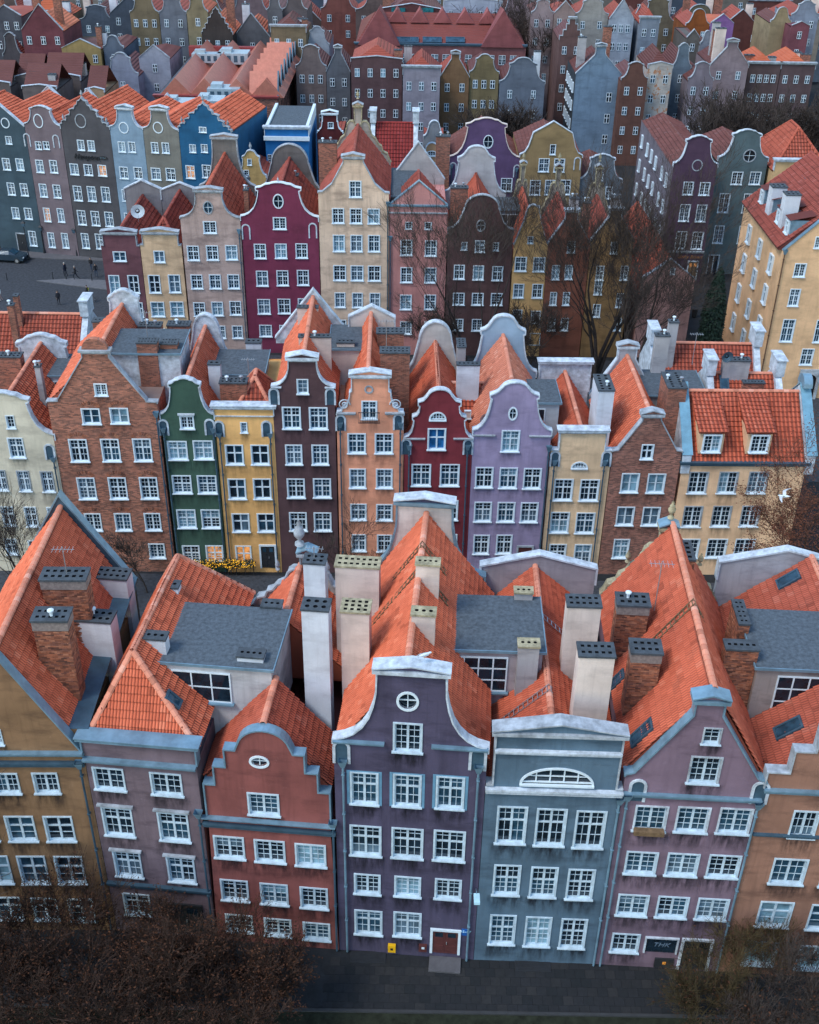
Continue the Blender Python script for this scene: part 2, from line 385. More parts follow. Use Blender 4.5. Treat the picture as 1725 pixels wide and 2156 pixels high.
# ------------------------------------------------------------------ gable outlines: left half, u = 0..0.5 of the width, v = 0..1 of the gable height
PROF = {
 'tri': [(0, 0), (.5, 1)],
 'trineck': [(0, 0), (0, .03), (.37, .80), (.37, 1)],
 'trineck2': [(0, 0), (0, .03), (.38, .70), (.40, .8), (.40, 1)],
 'neck': [(0, 0), (0, .05), (.07, .085), (.135, .15), (.19, .25), (.235, .39), (.265, .56), (.283, .74), (.288, 1)],
 'bell': [(0, 0), (0, .09), (.05, .11), (.11, .18), (.16, .3), (.195, .46), (.215, .62), (.225, .70), (.20, .72), (.20, .765), (.255, .79), (.30, .83), (.33, .885)]+arc(.5, .885, .155, .115, 180, 90, 6)[1:],
 'round3': [(0, 0), (0, .05), (.06, .08), (.11, .17), (.135, .30), (.14, .40), (.12, .42), (.12, .46), (.18, .49), (.215, .56), (.225, .68), (.20, .70), (.20, .75), (.27, .78), (.31, .84)]+arc(.5, .84, .17, .16, 180, 90, 6)[1:],
 'keel': [(0, 0), (0, .12), (.05, .14), (.11, .2), (.17, .32), (.21, .48), (.235, .66), (.245, .80), (.215, .82), (.215, .86), (.28, .885), (.34, .95)]+arc(.5, .93, .12, .07, 150, 90, 4),
 'scroll': [(0, 0), (.02, .03), (.02, .1), (.08, .11), (.10, .2), (.155, .26), (.19, .38), (.205, .55), (.205, .62), (.235, .66), (.235, 1)],
 'step': [(.04, 0), (.04, .36), (.125, .36), (.125, .57), (.215, .57), (.215, .765), (.295, .765), (.305, .80)]+arc(.5, .80, .185, .20, 180, 90, 7)[1:],
 'step2': [(.0, 0), (.0, .2), (.14, .2), (.14, .48), (.27, .48), (.27, .76), (.38, .76), (.38, 1)],
 'flat': [(0, 0), (0, 1)],
 'flatin': [(0, 0), (.07, 0), (.07, 1)],
 'low': [(0, 0), (0, .55), (.5, 1)],
 'arch': [(0, 0), (0, .12), (.08, .16), (.16, .30), (.21, .5), (.24, .64)]+arc(.5, .66, .25, .34, 180, 90, 7),
 'ornate': [(0, 0), (0, .08), (.05, .10), (.04, .18), (.09, .22), (.13, .20), (.15, .30), (.13, .36), (.18, .40), (.22, .40), (.24, .52), (.22, .58), (.28, .62), (.33, .62), (.35, .74), (.40, .78), (.42, .9), (.46, .92), (.5, 1)],
 'broken': [(0, 0), (.03, .05), (.06, .16), (.13, .2), (.15, .3), (.2, .34), (.24, .44), (.30, .5), (.32, .6)]+arc(.40, .62, .07, .14, 180, 40, 4)+[(.45, .7), (.45, 1)],
}
def full_profile(name, w, ze, zt):
    hp = PROF[name] if isinstance(name, str) else name
    L = [(u*w, ze+v*(zt-ze)) for u, v in hp]
    Rr = [(w-a, b) for a, b in reversed(L)]
    if abs(L[-1][0]-Rr[0][0]) < 1e-4: Rr = Rr[1:]
    return L+Rr

TILE = {}
def tile_mb(lv):
    m = MB()
    if lv == 1: w, l, xs = .30, .38, [(0, 0), (.03, .04), (.065, .058), (.10, .04), (.135, .004), (.15, 0), (.18, .04), (.215, .058), (.25, .04), (.285, .004), (.30, 0)]
    elif lv == 2: w, l, xs = .30, .38, [(0, 0), (.06, .065), (.13, .055), (.2, .004), (.30, 0)]
    else: w, l, xs = .36, .46, [(0, 0), (.1, .08), (.22, .015), (.36, 0)]
    n = len(xs)
    vs = [(x, 0, z+.075) for x, z in xs]+[(x, l+.05, z+.004) for x, z in xs]+[(x, 0, -.005) for x, z in xs]
    fs = [(i, i+1, n+i+1, n+i) for i in range(n-1)]+[(2*n+i, 2*n+i+1, i+1, i) for i in range(n-1)]
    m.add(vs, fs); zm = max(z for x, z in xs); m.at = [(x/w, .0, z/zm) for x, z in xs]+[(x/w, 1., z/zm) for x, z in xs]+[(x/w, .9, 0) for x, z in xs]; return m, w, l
for _l in (1, 2, 3): TILE[_l] = tile_mb(_l)
TMESH = {}
def tile_mesh(lv, mat):
    k = (lv, mat.name)
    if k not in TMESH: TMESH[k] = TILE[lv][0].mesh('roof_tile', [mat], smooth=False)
    return TMESH[k]
RIDGE = MB()
_n8 = [(.17*math.cos(R(a)), .14*math.sin(R(a))) for a in (0, 36, 72, 108, 144, 180)]
RIDGE.at = [(0, t, 1.) for t in (0., .8, .9) for _ in range(6)]
RIDGE.add([(a*1.0, 0, b+.01) for a, b in _n8]+[(a*.88, .40, b-.005) for a, b in _n8]+[(a*.8, 0, b*.8) for a, b in _n8],
          [(i, i+1, 7+i, 6+i) for i in range(5)]+[(12+i, 13+i, 1+i, i) for i in range(5)])

def inside(poly, x, y):
    c = False; n = len(poly); j = n-1
    for i in range(n):
        if (poly[i][1] > y) != (poly[j][1] > y) and x < (poly[j][0]-poly[i][0])*(y-poly[i][1])/(poly[j][1]-poly[i][1])+poly[i][0]: c = not c
        j = i
    return c

def tiles_for(poly, lv):
    """matrices (house axes) of the tiles that cover a planar polygon whose first edge is the eave"""
    _, w, l = TILE[lv]
    a, b = poly[0], poly[1]; ex = (b-a).normalized()
    nrm = None
    for i in range(2, len(poly)):
        nrm = ex.cross(poly[i]-a)
        if nrm.length > 1e-3: break
    nrm.normalize(); ey = nrm.cross(ex)
    if ey.z < 0: pass
    p2 = [((p-a).dot(ex), (p-a).dot(ey)) for p in poly]
    xs = [p[0] for p in p2]; ys = [p[1] for p in p2]; out = []
    nx = max(1, round((max(xs)-min(xs))/w)); sx = (max(xs)-min(xs))/nx/w
    y = min(ys)
    while y < max(ys)-.12:
        for i in range(nx):
            x = min(xs)+i*w*sx
            if inside(p2, x+w*sx*.5, y+l*.45):
                o = a+ex*x+ey*y+nrm*(.03+.022*math.sin(x*1.1+y*.7)+.016*math.sin(x*.37-y*1.9+1))
                M = Matrix(((ex.x*sx, ey.x, nrm.x, o.x), (ex.y*sx, ey.y, nrm.y, o.y), (ex.z*sx, ey.z, nrm.z, o.z), (0, 0, 0, 1)))
                out.append(M @ Matrix.Rotation(random.gauss(0, .012), 4, 'X') @ Matrix.Translation((0, random.gauss(0, .006), random.gauss(0, .004))))
        y += l
    return out

HOUSES = {}
class House:
    def loc(s, v):                    # world point -> house axes
        d = Vector((v[0]-s.A.x, v[1]-s.A.y)); return Vector((d.dot(s.u), d.dot(s.v), v[2]))
    def wpt(s, a, q, z):
        p = s.A+s.u*a+s.v*q; return Vector((p.x, p.y, z))
    def fp(s, x, y, fr=None, q=0.):           # pixel -> (s, z) on the facade
        r = ray(P(fr or s.fr, x, y)); nrm = Vector((s.v.x, s.v.y, 0)); k = (Vector((s.A.x, s.A.y, 0))+nrm*q-CAMP).dot(nrm)/r.dot(nrm)
        w = CAMP+r*k; return (Vector((w.x, w.y))-s.A).dot(s.u), w.z
    def zz(s, t):
        return t if isinstance(t, (int, float)) else s.fp(*t)[1]

def roof(h, kind='gable', ze=None, zr=None, q0=.4, q1=None, s0=0., s1=None, rs=None, lv=2, mat=None, hipf=0., hipb=0., keep=300, over=0., kick=None, ridge=True, name='roof'):
    """gable: ridge runs away from the street; side: ridge runs along the street; hipf/hipb: hip run at the front/back"""
    s1 = h.w if s1 is None else s1; q1 = h.depth-.4 if q1 is None else q1
    ze = h.ze+.02 if ze is None else ze; zr = h.zt-1.2 if zr is None else zr
    mat = mat or tilemat()
    V = Vector; planes = []; edges = []
    if kind == 'gable':
        rs = (s0+s1)/2 if rs is None else rs
        rf, rb = V((rs, q0+hipf, zr)), V((rs, q1-hipb, zr))
        a, b, c, d = V((s0, q0, ze)), V((s1, q0, ze)), V((s1, q1, ze)), V((s0, q1, ze))
        planes.append([d, a, rf, rb]); planes.append([b, c, rb, rf])
        if hipf: planes.append([a, b, rf]); edges += [(a, rf), (b, rf)]
        if hipb: planes.append([c, d, rb]); edges += [(c, rb), (d, rb)]
        edges.append((rf, rb))
    else:
        qm = (q0+q1)/2 if rs is None else rs
        a, b, c, d = V((s0, q0, ze)), V((s1, q0, ze)), V((s1, q1, ze)), V((s0, q1, ze))
        rl, rr = V((s0+hipf, qm, zr)), V((s1-hipb, qm, zr))
        planes.append([a, b, rr, rl]); planes.append([c, d, rl, rr])
        if hipf: planes.append([d, a, rl]); edges += [(a, rl), (d, rl)]
        if hipb: planes.append([b, c, rr]); edges += [(b, rr), (c, rr)]
        edges.append((rl, rr))
    mb = MB()
    for p in planes: mb.add(p, [tuple(range(len(p)))])
    for p in planes:
        if lv <= 3:
            pass
    lo = [Vector((p.x, p.y, p.z-.12)) for p in (a, b, c, d)]
    mb.add([*(a, b, c, d), *lo], [(0, 1, 5, 4), (1, 2, 6, 5), (2, 3, 7, 6), (3, 0, 4, 7)])
    if kind == 'gable' and not hipf: mb.add([a, b, rf], [(0, 1, 2)])
    if kind == 'gable' and not hipb: mb.add([d, c, rb], [(0, 1, 2)])
    ro = mb.build(name, [mat if lv <= 3 else tilemat_wave(mat)], h.o)
    if lv > 3: return ro
    mats = []
    for p in planes: mats += tiles_for(p, lv)
    cm = h.loc(CAMP)
    tm = tile_mesh(lv, mat)
    if lv <= 2:
        mats.sort(key=lambda M: (M.translation-cm).length)
        for M in mats[:keep]:
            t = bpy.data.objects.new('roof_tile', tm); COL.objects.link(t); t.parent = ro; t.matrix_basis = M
        rest = mats[keep:]
    else: rest = mats
    if rest:
        src = TILE[lv][0]; m = MB()
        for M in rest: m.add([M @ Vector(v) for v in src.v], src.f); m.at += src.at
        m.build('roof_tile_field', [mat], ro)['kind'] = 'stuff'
    if ridge:
        rm = TMESH.setdefault(('ridge', mat.name), RIDGE.mesh('ridge_tile', [tilemat((.66, .25, .16), .2)]))
        joined = MB()
        for e0, e1 in edges:
            d = e1-e0; n = max(1, round(d.length/.36)); y = d.normalized(); x = y.cross(Vector((0, 0, 1))).normalized(); z = x.cross(y)
            for i in range(n):
                o = e0+d*(i/n)+z*.05
                M = Matrix(((x.x, y.x, z.x, o.x), (x.y, y.y, z.y, o.y), (x.z, y.z, z.z, o.z), (0, 0, 0, 1)))
                if lv <= 2:
                    t = bpy.data.objects.new('ridge_tile', rm); COL.objects.link(t); t.parent = ro; t.matrix_basis = M
                else: joined.add([M @ Vector(v) for v in RIDGE.v], RIDGE.f); joined.at += RIDGE.at
        if joined.v: joined.build('ridge_tile_row', [mat], ro)
    return ro
_tw = {}
def tilemat_wave(m):
    return _tw.get(m.name, m)

def cap_piece(h, kind, x0, x1, z, q0, q1, mat):
    """moulded cornice and small pediment that crowns a gable neck"""
    m = MB(); o = .22
    m.box(x0-.08, x1+.08, q0-.08, q1+.08, z, z+.14); m.box(x0-o, x1+o, q0-o, q1+.15, z+.14, z+.30)
    c = m.build('cornice', [mat], h.o)
    if kind == 'ped':
        p = MB(); hh = max(.28, (x1-x0)*.10); xm = (x0+x1)/2
        p.prism([(x0, z+.302), (x1, z+.302), (x1, z+.34), (xm, z+.30+hh), (x0, z+.34)], q0-.05, q1+.05)
        p.build('pediment', [h.mat], h.o)
        p = MB(); p.ribbon([(x0-o, z+.345), (xm, z+.31+hh), (x1+o, z+.345)], .07, q0-o, q1+.15); p.build('coping', [h.cop], h.o)
    elif kind == 'arc':
        p = MB(); xm = (x0+x1)/2; r = (x1-x0)/2
        p.prism([(x0, z+.302)]+[(xm-a, z+.302+b) for a, b in arc(0, 0, r, r*.9, 0, 180, 10)][::1]+[(x1, z+.302)] if False else [(xm+a, z+.302+b) for a, b in arc(0, 0, r, r*.9, 0, 180, 10)], q0-.02, q1+.02)
        p.build('pediment', [h.mat], h.o)
    elif kind == 'flat':
        p = MB(); p.box(x0-o-.04, x1+o+.04, q0-o-.04, q1+.2, z+.302, z+.36); p.build('coping', [h.cop], h.o)

def gable_slab(h, prof, x0, x1, zb, ze, zt, q0, q1, mat, cop, cap=None, name='gable', cw=.10):
    w = x1-x0; L = [(a+x0, b) for a, b in full_profile(prof, w, ze, zt)]
    m = MB(); m.prism([(x0, zb), (x1, zb)]+L[::-1], q0, q1); g = m.build(name, [mat], h.o)
    hp = PROF[prof] if isinstance(prof, str) else prof
    neck = hp[-1][0] < .47
    c = MB()
    if neck:
        n = len(hp); c.ribbon(L[:n], cw, q0-.08, q1+.08); c2 = MB(); c2.ribbon(L[n:], cw, q0-.08, q1+.08); c2.build('coping', [cop], h.o)
    else: c.ribbon(L, cw, q0-.08, q1+.08)
    c.build('coping', [cop], h.o)
    if neck:
        a, b = L[len(hp)-1][0], L[len(hp)][0]
        cap_piece(h, cap or 'flat', a, b, zt+.002, q0, q1, cop)
    return g

STY = {'a': (2, 0, 2, 4), 'b': (2, .62, 2, 4), 'c': (2, 0, 2, 3), 'd': (2, .6, 1, 3), 'e': (2, 0, 1, 2), 'f': (2, .55, 2, 5), 'g': (3, 0, 2, 3), 'h': (2, .58, 1, 2), 's': (1, 0, 2, 3), 'k': (2, 0, 1, 1)}
def house(label, fr='D', base=None, line=None, ed=None, ze=None, zt=None, prof='tri', mat=None, W=(), lv=2, depth=13., name='town_house',
          roofs=(), rear=None, cop=None, cap=None, bands=(), pipes=(), ovals=(), group=None, trim=None, grid=None, thick=.38, gap=.012, hopper=True, lit=()):
    h = House(); h.fr = fr; h.lv = lv; h.depth = depth
    if base:
        a, b = at_z(base[0], 0), at_z(base[1], 0); h.A = Vector((a.x, a.y)); h.B = Vector((b.x, b.y))
    else:
        la, lb = Vector(line[0]), Vector(line[1]); h.A, h.B = la, lb; h.u = (lb-la).normalized(); h.v = Vector((-h.u.y, h.u.x))
        sa, sb = h.fp(*ed[0])[0], h.fp(*ed[1])[0]; h.A, h.B = la+h.u*sa, la+h.u*sb
    h.u = (h.B-h.A).normalized(); h.v = Vector((-h.u.y, h.u.x))
    h.A = h.A+h.u*gap; h.w = (h.B-h.A).length-gap
    h.ze = h.zz(ze); h.zt = h.zz(zt); h.mat = mat; h.cop = cop or STONE
    o = bpy.data.objects.new(name, None); COL.objects.link(o); o.location = (h.A.x, h.A.y, 0); o.rotation_euler = (0, 0, math.atan2(h.u.y, h.u.x)); h.o = o
    o.empty_display_size = .5; HOUSES[o.name] = h
    tag(o, label, 'house', group)
    # ---- windows first: they open the wall
    holes = []; wins = []
    for row in W:
        n, x0, y0, x1, y1 = row[:5]; opt = row[7] if len(row) > 7 and isinstance(row[7], dict) else {}
        cx, cy = (x0+x1)/2, (y0+y1)/2
        s, z = h.fp(cx, cy); e = .2
        p0 = proj(h.wpt(s, 0, z)); ps = proj(h.wpt(s+e, 0, z)); pz = proj(h.wpt(s, 0, z+e)); sc = .36 if fr != 'D' else 1.
        a, c = abs(ps[0]-p0[0])/e/sc, abs(ps[1]-p0[1])/e/sc; b, d = abs(pz[0]-p0[0])/e/sc, abs(pz[1]-p0[1])/e/sc
        det = a*d-b*c; bw, bh = x1-x0, y1-y0
        ww, hh = (bw*d-b*bh)/det, (a*bh-c*bw)/det
        ww = max(.5, ww); hh = max(.5, hh)
        se, ze_ = (s, z) if n == 1 else h.fp(row[5], row[6])
        for k in range(n):
            f = k/(n-1) if n > 1 else 0
            wins.append((s+(se-s)*f, z+(ze_-z)*f, ww, hh, opt))
    if grid:                               # (rows of sill heights, columns, width, height, side margin)
        zsl, nc, gw, gh, mg = grid[:5]
        for zs in zsl:
            for k in range(nc):
                wins.append((mg+(h.w-2*mg)*(k/(nc-1) if nc > 1 else .5), zs+gh/2, gw, gh, grid[5] if len(grid) > 5 else {}))
    for i, (s, z, ww, hh, opt) in enumerate(wins):
        res = window_meshes(ww, hh, min(lv, 3), STY[opt.get('st', 'b' if hh > 1.5 else 'a')])
        g = opt.get('g')
        if i in lit: g = G_WARM
        q = 0.
        if lv <= 3:
            if ww < h.w*.9 and s-res['w']/2 > .03 and s+res['w']/2 < h.w-.03:
                x0, x1, z0, z1 = res['hole']; zi = res['h']/2
                holes.append([(s+x0-.03, z+z0-.03), (s+x1+.03, z+z0-.03), (s+x1+.03, z+z1+.03), (s+x0-.03, z+z1+.03)])
        else: q = -.155
        add_window(o, s, z, res, lv, q, g, opt.get('t', trim))
        if opt.get('band'):                # painted band round the opening
            m = MB(); a = .13; m.box(s-ww/2-a, s-ww/2-.002, -.02, .0, z-hh/2, z+hh/2+a*.6); m.box(s+ww/2+.002, s+ww/2+a, -.02, .0, z-hh/2, z+hh/2+a*.6); m.box(s-ww/2-.002, s+ww/2+.002, -.02, 0., z+hh/2+.002, z+hh/2+a*.6)
            m.build('window_band', [opt['band']], o)
        if opt.get('lintel'):
            m = MB(); m.box(s-ww/2-.1, s+ww/2+.1, -.16, 0, z+hh/2+.1, z+hh/2+.2); m.box(s-ww/2-.04, s+ww/2+.04, -.1, 0, z+hh/2+.03, z+hh/2+.1); m.build('lintel', [STONE if opt['lintel'] == 1 else opt['lintel']], o)
        if opt.get('brickarch'):
            m = MB(); n = 11
            for k in range(n):
                an = R(180-180*(k+.5)/n*1.0); r0 = ww*.46
                M = Matrix.Translation((s+math.cos(an)*r0, 0, z+hh/2+.08+math.sin(an)*r0*.55)) @ Matrix.Rotation(-(an-math.pi/2)*.85, 4, 'Y')
                m.obox(M, -.04, .04, -.025, .03, -.13, .13)
            m.build('brick_arch', [opt['brickarch']], o)
    for ov in ovals:                       # (x, y, rx m, rz m, kind)
        s, z = h.fp(ov[0], ov[1]); rx, rz = ov[2], ov[3]; kind = ov[4] if len(ov) > 4 else 'glass'; N = 20
        if kind == 'lunette': ring = [(math.cos(R(180*i/N)), math.sin(R(180*i/N))) for i in range(N+1)]
        else: ring = [(math.cos(2*math.pi*i/N), math.sin(2*math.pi*i/N)) for i in range(N)]
        if kind != 'ring' and lv <= 3: holes.append([(s+a*rx, z+b*rz) for a, b in ring])
        t = .11; m = MB(); n = len(ring); vs = []
        for a, b in ring: vs += [(a*rx, -.05, b*rz), (a*(rx+t), -.05, b*(rz+t)), (a*(rx+t), .0, b*(rz+t)), (a*rx, .15, b*rz)]
        fs = []
        for i in range(n if kind != 'lunette' else n-1):
            j = (i+1) % n
            for k in range(3): fs.append((4*i+k, 4*i+k+1, 4*j+k+1, 4*j+k))
            fs.append((4*i+3, 4*i, 4*j, 4*j+3))
        m.add(vs, fs)
        if kind == 'lunette': m.box(-rx-t, rx+t, -.12, .15, -.1, 0.)
        wo = m.build('round_window' if kind != 'ring' else 'roundel', [ov[5] if len(ov) > 5 else WHITE], o, (s, 0, z))
        if kind != 'ring':
            m = MB(); m.add([(a*rx, 0, b*rz) for a, b in ring], [tuple(range(n))]); m.build('pane', [pick_glass(random.random()*.7)], wo, (0, .12 if lv <= 3 else -.01, 0))
            m = MB()
            if kind == 'lunette':
                for k in range(1, 5): x = -rx+2*rx*k/5; zt_ = rz*math.sqrt(max(0, 1-(x/rx)**2)); m.box(x-.03, x+.03, .06, .115, 0, zt_)
                m.box(-rx, rx, .065, .11, rz*.42, rz*.47); m.box(-rx, rx, .05, .118, 0, .07)
            else: m.box(-.022, .022, .07, .115, -rz, rz); m.box(-rx, -.022, .07, .113, -.022, .022); m.box(.022, rx, .07, .113, -.022, .022)
            m.build('glazing_bar', [WHITE], wo)
    # ---- wall: front plate with openings, gable thickness, sides and rear
    L = full_profile(prof, h.w, h.ze, h.zt); m = MB()
    outer = [(0, -.3), (h.w, -.3)]+L[::-1]
    if abs(outer[2][0]-h.w) < 1e-6 and outer[2][1] <= -.3: outer.pop(2)
    m.plate(outer, holes, lambda a, b: (a, 0., b), lambda a, b: (a, .2, b))
    zb = h.ze-.05; n = len(L); zw = min([h.ze]+[r['ze'] for r in roofs if r.get('ze') is not None])
    m.add([(a, 0, b) for a, b in L]+[(a, thick, b) for a, b in L], [(i, i+1, n+i+1, n+i) for i in range(n-1)])
    zb = zw-.05
    t = tessellate_polygon([[Vector((a, b, 0)) for a, b in [(0, zb), (h.w, zb)]+L[::-1]]])
    m.add([(a, thick, b) for a, b in [(0, zb), (h.w, zb)]+L[::-1]], [tuple(q) for q in t])
    d = depth
    m.add([(0, 0, -.3), (0, d, -.3), (0, d, zw), (0, thick, zw), (0, thick, h.ze), (0, 0, h.ze)], [(0, 1, 2, 3, 4, 5)]); m.add([(h.w, 0, -.3), (h.w, d, -.3), (h.w, d, zw), (h.w, thick, zw), (h.w, thick, h.ze), (h.w, 0, h.ze)], [(0, 1, 2, 3, 4, 5)])
    m.add([(0, d, -.3), (h.w, d, -.3), (h.w, d, zw), (0, d, zw)], [(0, 1, 2, 3)])
    m.add([(0, .3, zw-.06), (h.w, .3, zw-.06), (h.w, d, zw-.06), (0, d, zw-.06)], [(0, 1, 2, 3)])
    m.build('wall', [mat], o)
    hp = PROF[prof] if isinstance(prof, str) else prof; neck = hp[-1][0] < .47
    if prof != 'none':
        c = MB(); cw = .075
        if neck and len(hp) > 1:
            k = len(hp)
            if k > 2 or hp[0] != hp[-1]:
                c.ribbon(L[:k], cw, -.09, thick+.06); c2 = MB(); c2.ribbon(L[k:], cw, -.09, thick+.06); c2.build('coping', [h.cop], o)
        elif not neck: c.ribbon(L, cw, -.09, thick+.06)
        if c.v: c.build('coping', [h.cop], o)
        if neck:
            k = len(hp); cap_piece(h, cap or 'flat', L[k-1][0], L[k][0], h.zt+.002, 0., thick, h.cop)
    for b in bands:                        # (z or pixel, height, projection, material, from, to)
        z = h.zz(b[0]); s0 = (b[4] if len(b) > 4 else 0.)*h.w; s1 = (b[5] if len(b) > 5 else 1.)*h.w
        m = MB(); m.box(s0, s1, -b[2], 0, z, z+b[1]*.6); m.box(s0-.02, s1+.02, -b[2]-.06, 0, z+b[1]*.6, z+b[1]); m.build('string_course', [b[3]], o)
    for p in pipes:                        # (position along the facade, top height)
        s = p[0]*h.w; z = h.zz(p[1]); m = MB(); m.tube([(s, -.13, z), (s, -.13, .1)], .055, 7)
        for zz in [z-.6-2.5*i for i in range(int(z/2.5))]: m.box(s-.075, s+.075, -.2, 0, zz, zz+.05)
        po = m.build('downpipe', [ZDARK if len(p) < 3 else p[2]], o)
        if hopper:
            m = MB(); m.add([(s-.2, -.34, z+.35), (s+.2, -.34, z+.35), (s+.2, 0, z+.35), (s-.2, 0, z+.35), (s-.08, -.2, z-.1), (s+.08, -.2, z-.1), (s+.08, -.05, z-.1), (s-.08, -.05, z-.1)], [(0, 1, 5, 4), (1, 2, 6, 5), (2, 3, 7, 6), (3, 0, 4, 7), (4, 5, 6, 7)]); m.build('hopper', [ZINC], po)
    for r in roofs: roof(h, **r)
    if rear:
        r = dict(rear); gable_slab(h, r.get('prof', 'tri'), r.get('s0', 0)*h.w, r.get('s1', 1)*h.w, h.ze-2, h.zz(r['ze']), h.zz(r['zt']), depth-.38, depth, r.get('mat', mat), r.get('cop', STONE), r.get('cap'), 'rear_gable')
    return h

BRICK = MB().box(0, .24, 0, .11, 0, .068); BRICK_ME = None
BRICKC = randmat('chimney_brick', [(.10, .05, .04), (.26, .10, .06), (.42, .16, .09), (.20, .09, .07), (.50, .22, .13)])
MORT = plain('mortar', (.22, .19, .18), .95, 0, .3, .2, 6.)
CAPD = plain('chimney_cap_slate', (.055, .07, .085), .8, 0, .35, .3, 3.)
CAPY = plain('chimney_cap_lichen', (.33, .30, .2), .9, 0, .5, .2, 3.5, .3)
WCH = stucco((.66, .72, .80), .5); CCH = stucco((.72, .62, .56), .5); GCH = stucco((.42, .42, .44), .9)
BRK = brickmat()
def chimney(h, kind, x0, x1, Y0, Y1, zt, zb, nx=3, ny=2, cap=None, corbel=0., rnd=True, cowl=0):
    """chimney stack of a house; world extents; the flue mouths are real openings in the cap"""
    global BRICK_ME
    p, q = h.loc((x0, Y0, 0)), h.loc((x1, Y0, 0)); s0, s1 = p.x, p.x+(x1-x0); q0, q1 = p.y, p.y+(Y1-Y0)
    m = MB(); mat = {'w': WCH, 'c': CCH, 'g': GCH, 'b': BRK, 'B': MORT}[kind]
    ct = .10; z1 = zt-ct
    i_ = .05 if kind == 'B' else 0
    m.box(i_, s1-s0-i_, i_, q1-q0-i_, zb-zb, z1-zb)
    if corbel:
        m.box(-corbel, s1-s0+corbel, -corbel, q1-q0+corbel, z1-zb-.5, z1-zb-.002)
    ch = m.build('chimney', [mat], h.o, (s0, q0, zb))
    H = z1-zb; w, d = s1-s0, q1-q0
    c = MB(); o = .05+corbel; fl = []
    fw, fd = (w-.1)/nx, (d-.1)/ny; r = min(fw, fd)*(.3 if rnd else .27)
    for i in range(nx):
        for j in range(ny):
            cx, cy = .05+fw*(i+.5), .05+fd*(j+.5)
            fl.append([(cx+r*a, cy+r*b) for a, b in ([(math.cos(R(45*k+22)), math.sin(R(45*k+22))) for k in range(8)] if rnd else [(-1, -1), (1, -1), (1, 1), (-1, 1)])])
    c.plate([(-o, -o), (w+o, -o), (w+o, d+o), (-o, d+o)], fl, lambda a, b: (a, b, H+ct), lambda a, b: (a, b, H+.005), 1)
    c.m = 1; c.add([(.03, .03, H+.004), (w-.03, .03, H+.004), (w-.03, d-.03, H+.004), (.03, d-.03, H+.004)], [(0, 1, 2, 3)]); c.m = 0
    e = [(-o, -o), (w+o, -o), (w+o, d+o), (-o, d+o)]
    c.add([(a, b, H) for a, b in e]+[(a, b, H+ct) for a, b in e], [(0, 1, 5, 4), (1, 2, 6, 5), (2, 3, 7, 6), (3, 0, 4, 7)])
    c.add([(-o, -o, H), (w+o, -o, H), (w+o, .03, H), (-o, .03, H)], [(0, 1, 2, 3)])
    c.build('chimney_cap', [cap or CAPD, DARK], ch)
    for k in range(cowl):
        q = MB(); f = (k+.5)/cowl+random.uniform(-.2, .2)/cowl; px_, py_ = w*f, d*random.uniform(.3, .7); q.tube([(px_, py_, H+ct), (px_, py_, H+ct+.28)], .07, 7); q.tube([(px_, py_, H+ct+.26), (px_, py_, H+ct+.33), (px_, py_, H+ct+.38)], [.15, .15, .05], 9); q.build('cowl', [ALU if k % 2 else WHITE], ch)
    if kind == 'B':
        if BRICK_ME is None: BRICK_ME = BRICK.mesh('brick', [BRICKC])
        Ms = []; z = H-.075; row = 0
        while z > max(0, H-5.2):
            off = .125*(row % 2)
            for side in range(4):
                ln = w if side % 2 == 0 else d; x = -off
                while x < ln-.02:
                    a = max(0, x); bl = min(ln, x+.24)-a
                    if bl > .05:
                        M0 = {0: Matrix.Translation((a, 0, z)), 1: Matrix.Translation((w, a, z)) @ Matrix.Rotation(R(90), 4, 'Z'), 2: Matrix.Translation((w-a, d, z)) @ Matrix.Rotation(R(180), 4, 'Z'), 3: Matrix.Translation((0, d-a, z)) @ Matrix.Rotation(R(-90), 4, 'Z')}[side]
                        Ms.append((side, M0 @ Matrix.Translation((0, random.gauss(-.004, .006), 0)) @ Matrix.Diagonal((bl/.24, 1, 1, 1))))
                    x += .25
            z -= .08; row += 1
        cm = h.loc(CAMP); base = Vector((s0, q0, zb))
        nd = Ms if False else sorted(Ms, key=lambda t: ((t[1].translation+base-cm).length + (3 if t[0] == 2 else 0)))
        for _, M in nd[:150]:
            t = bpy.data.objects.new('brick', BRICK_ME); COL.objects.link(t); t.parent = ch; t.matrix_basis = M
        j = MB()
        for _, M in nd[150:]: j.add([M @ Vector(v) for v in BRICK.v], BRICK.f)
        if j.v: j.build('brick_courses', [BRICKC], ch)['kind'] = 'stuff'
    return ch
def chim_px(h, kind, fr, x0, x1, yb, Y, dep, zb, nx=3, ny=2, **kw):
    """front lower edge of the cap measured in the photograph, standing at distance Y"""
    a, b = at_y(P(fr, x0, yb), Y), at_y(P(fr, x1, yb), Y); zt = (a.z+b.z)/2+.16
    return chimney(h, kind, a.x+.07, b.x-.07, Y, Y+dep, zt, zb, nx, ny, **kw)

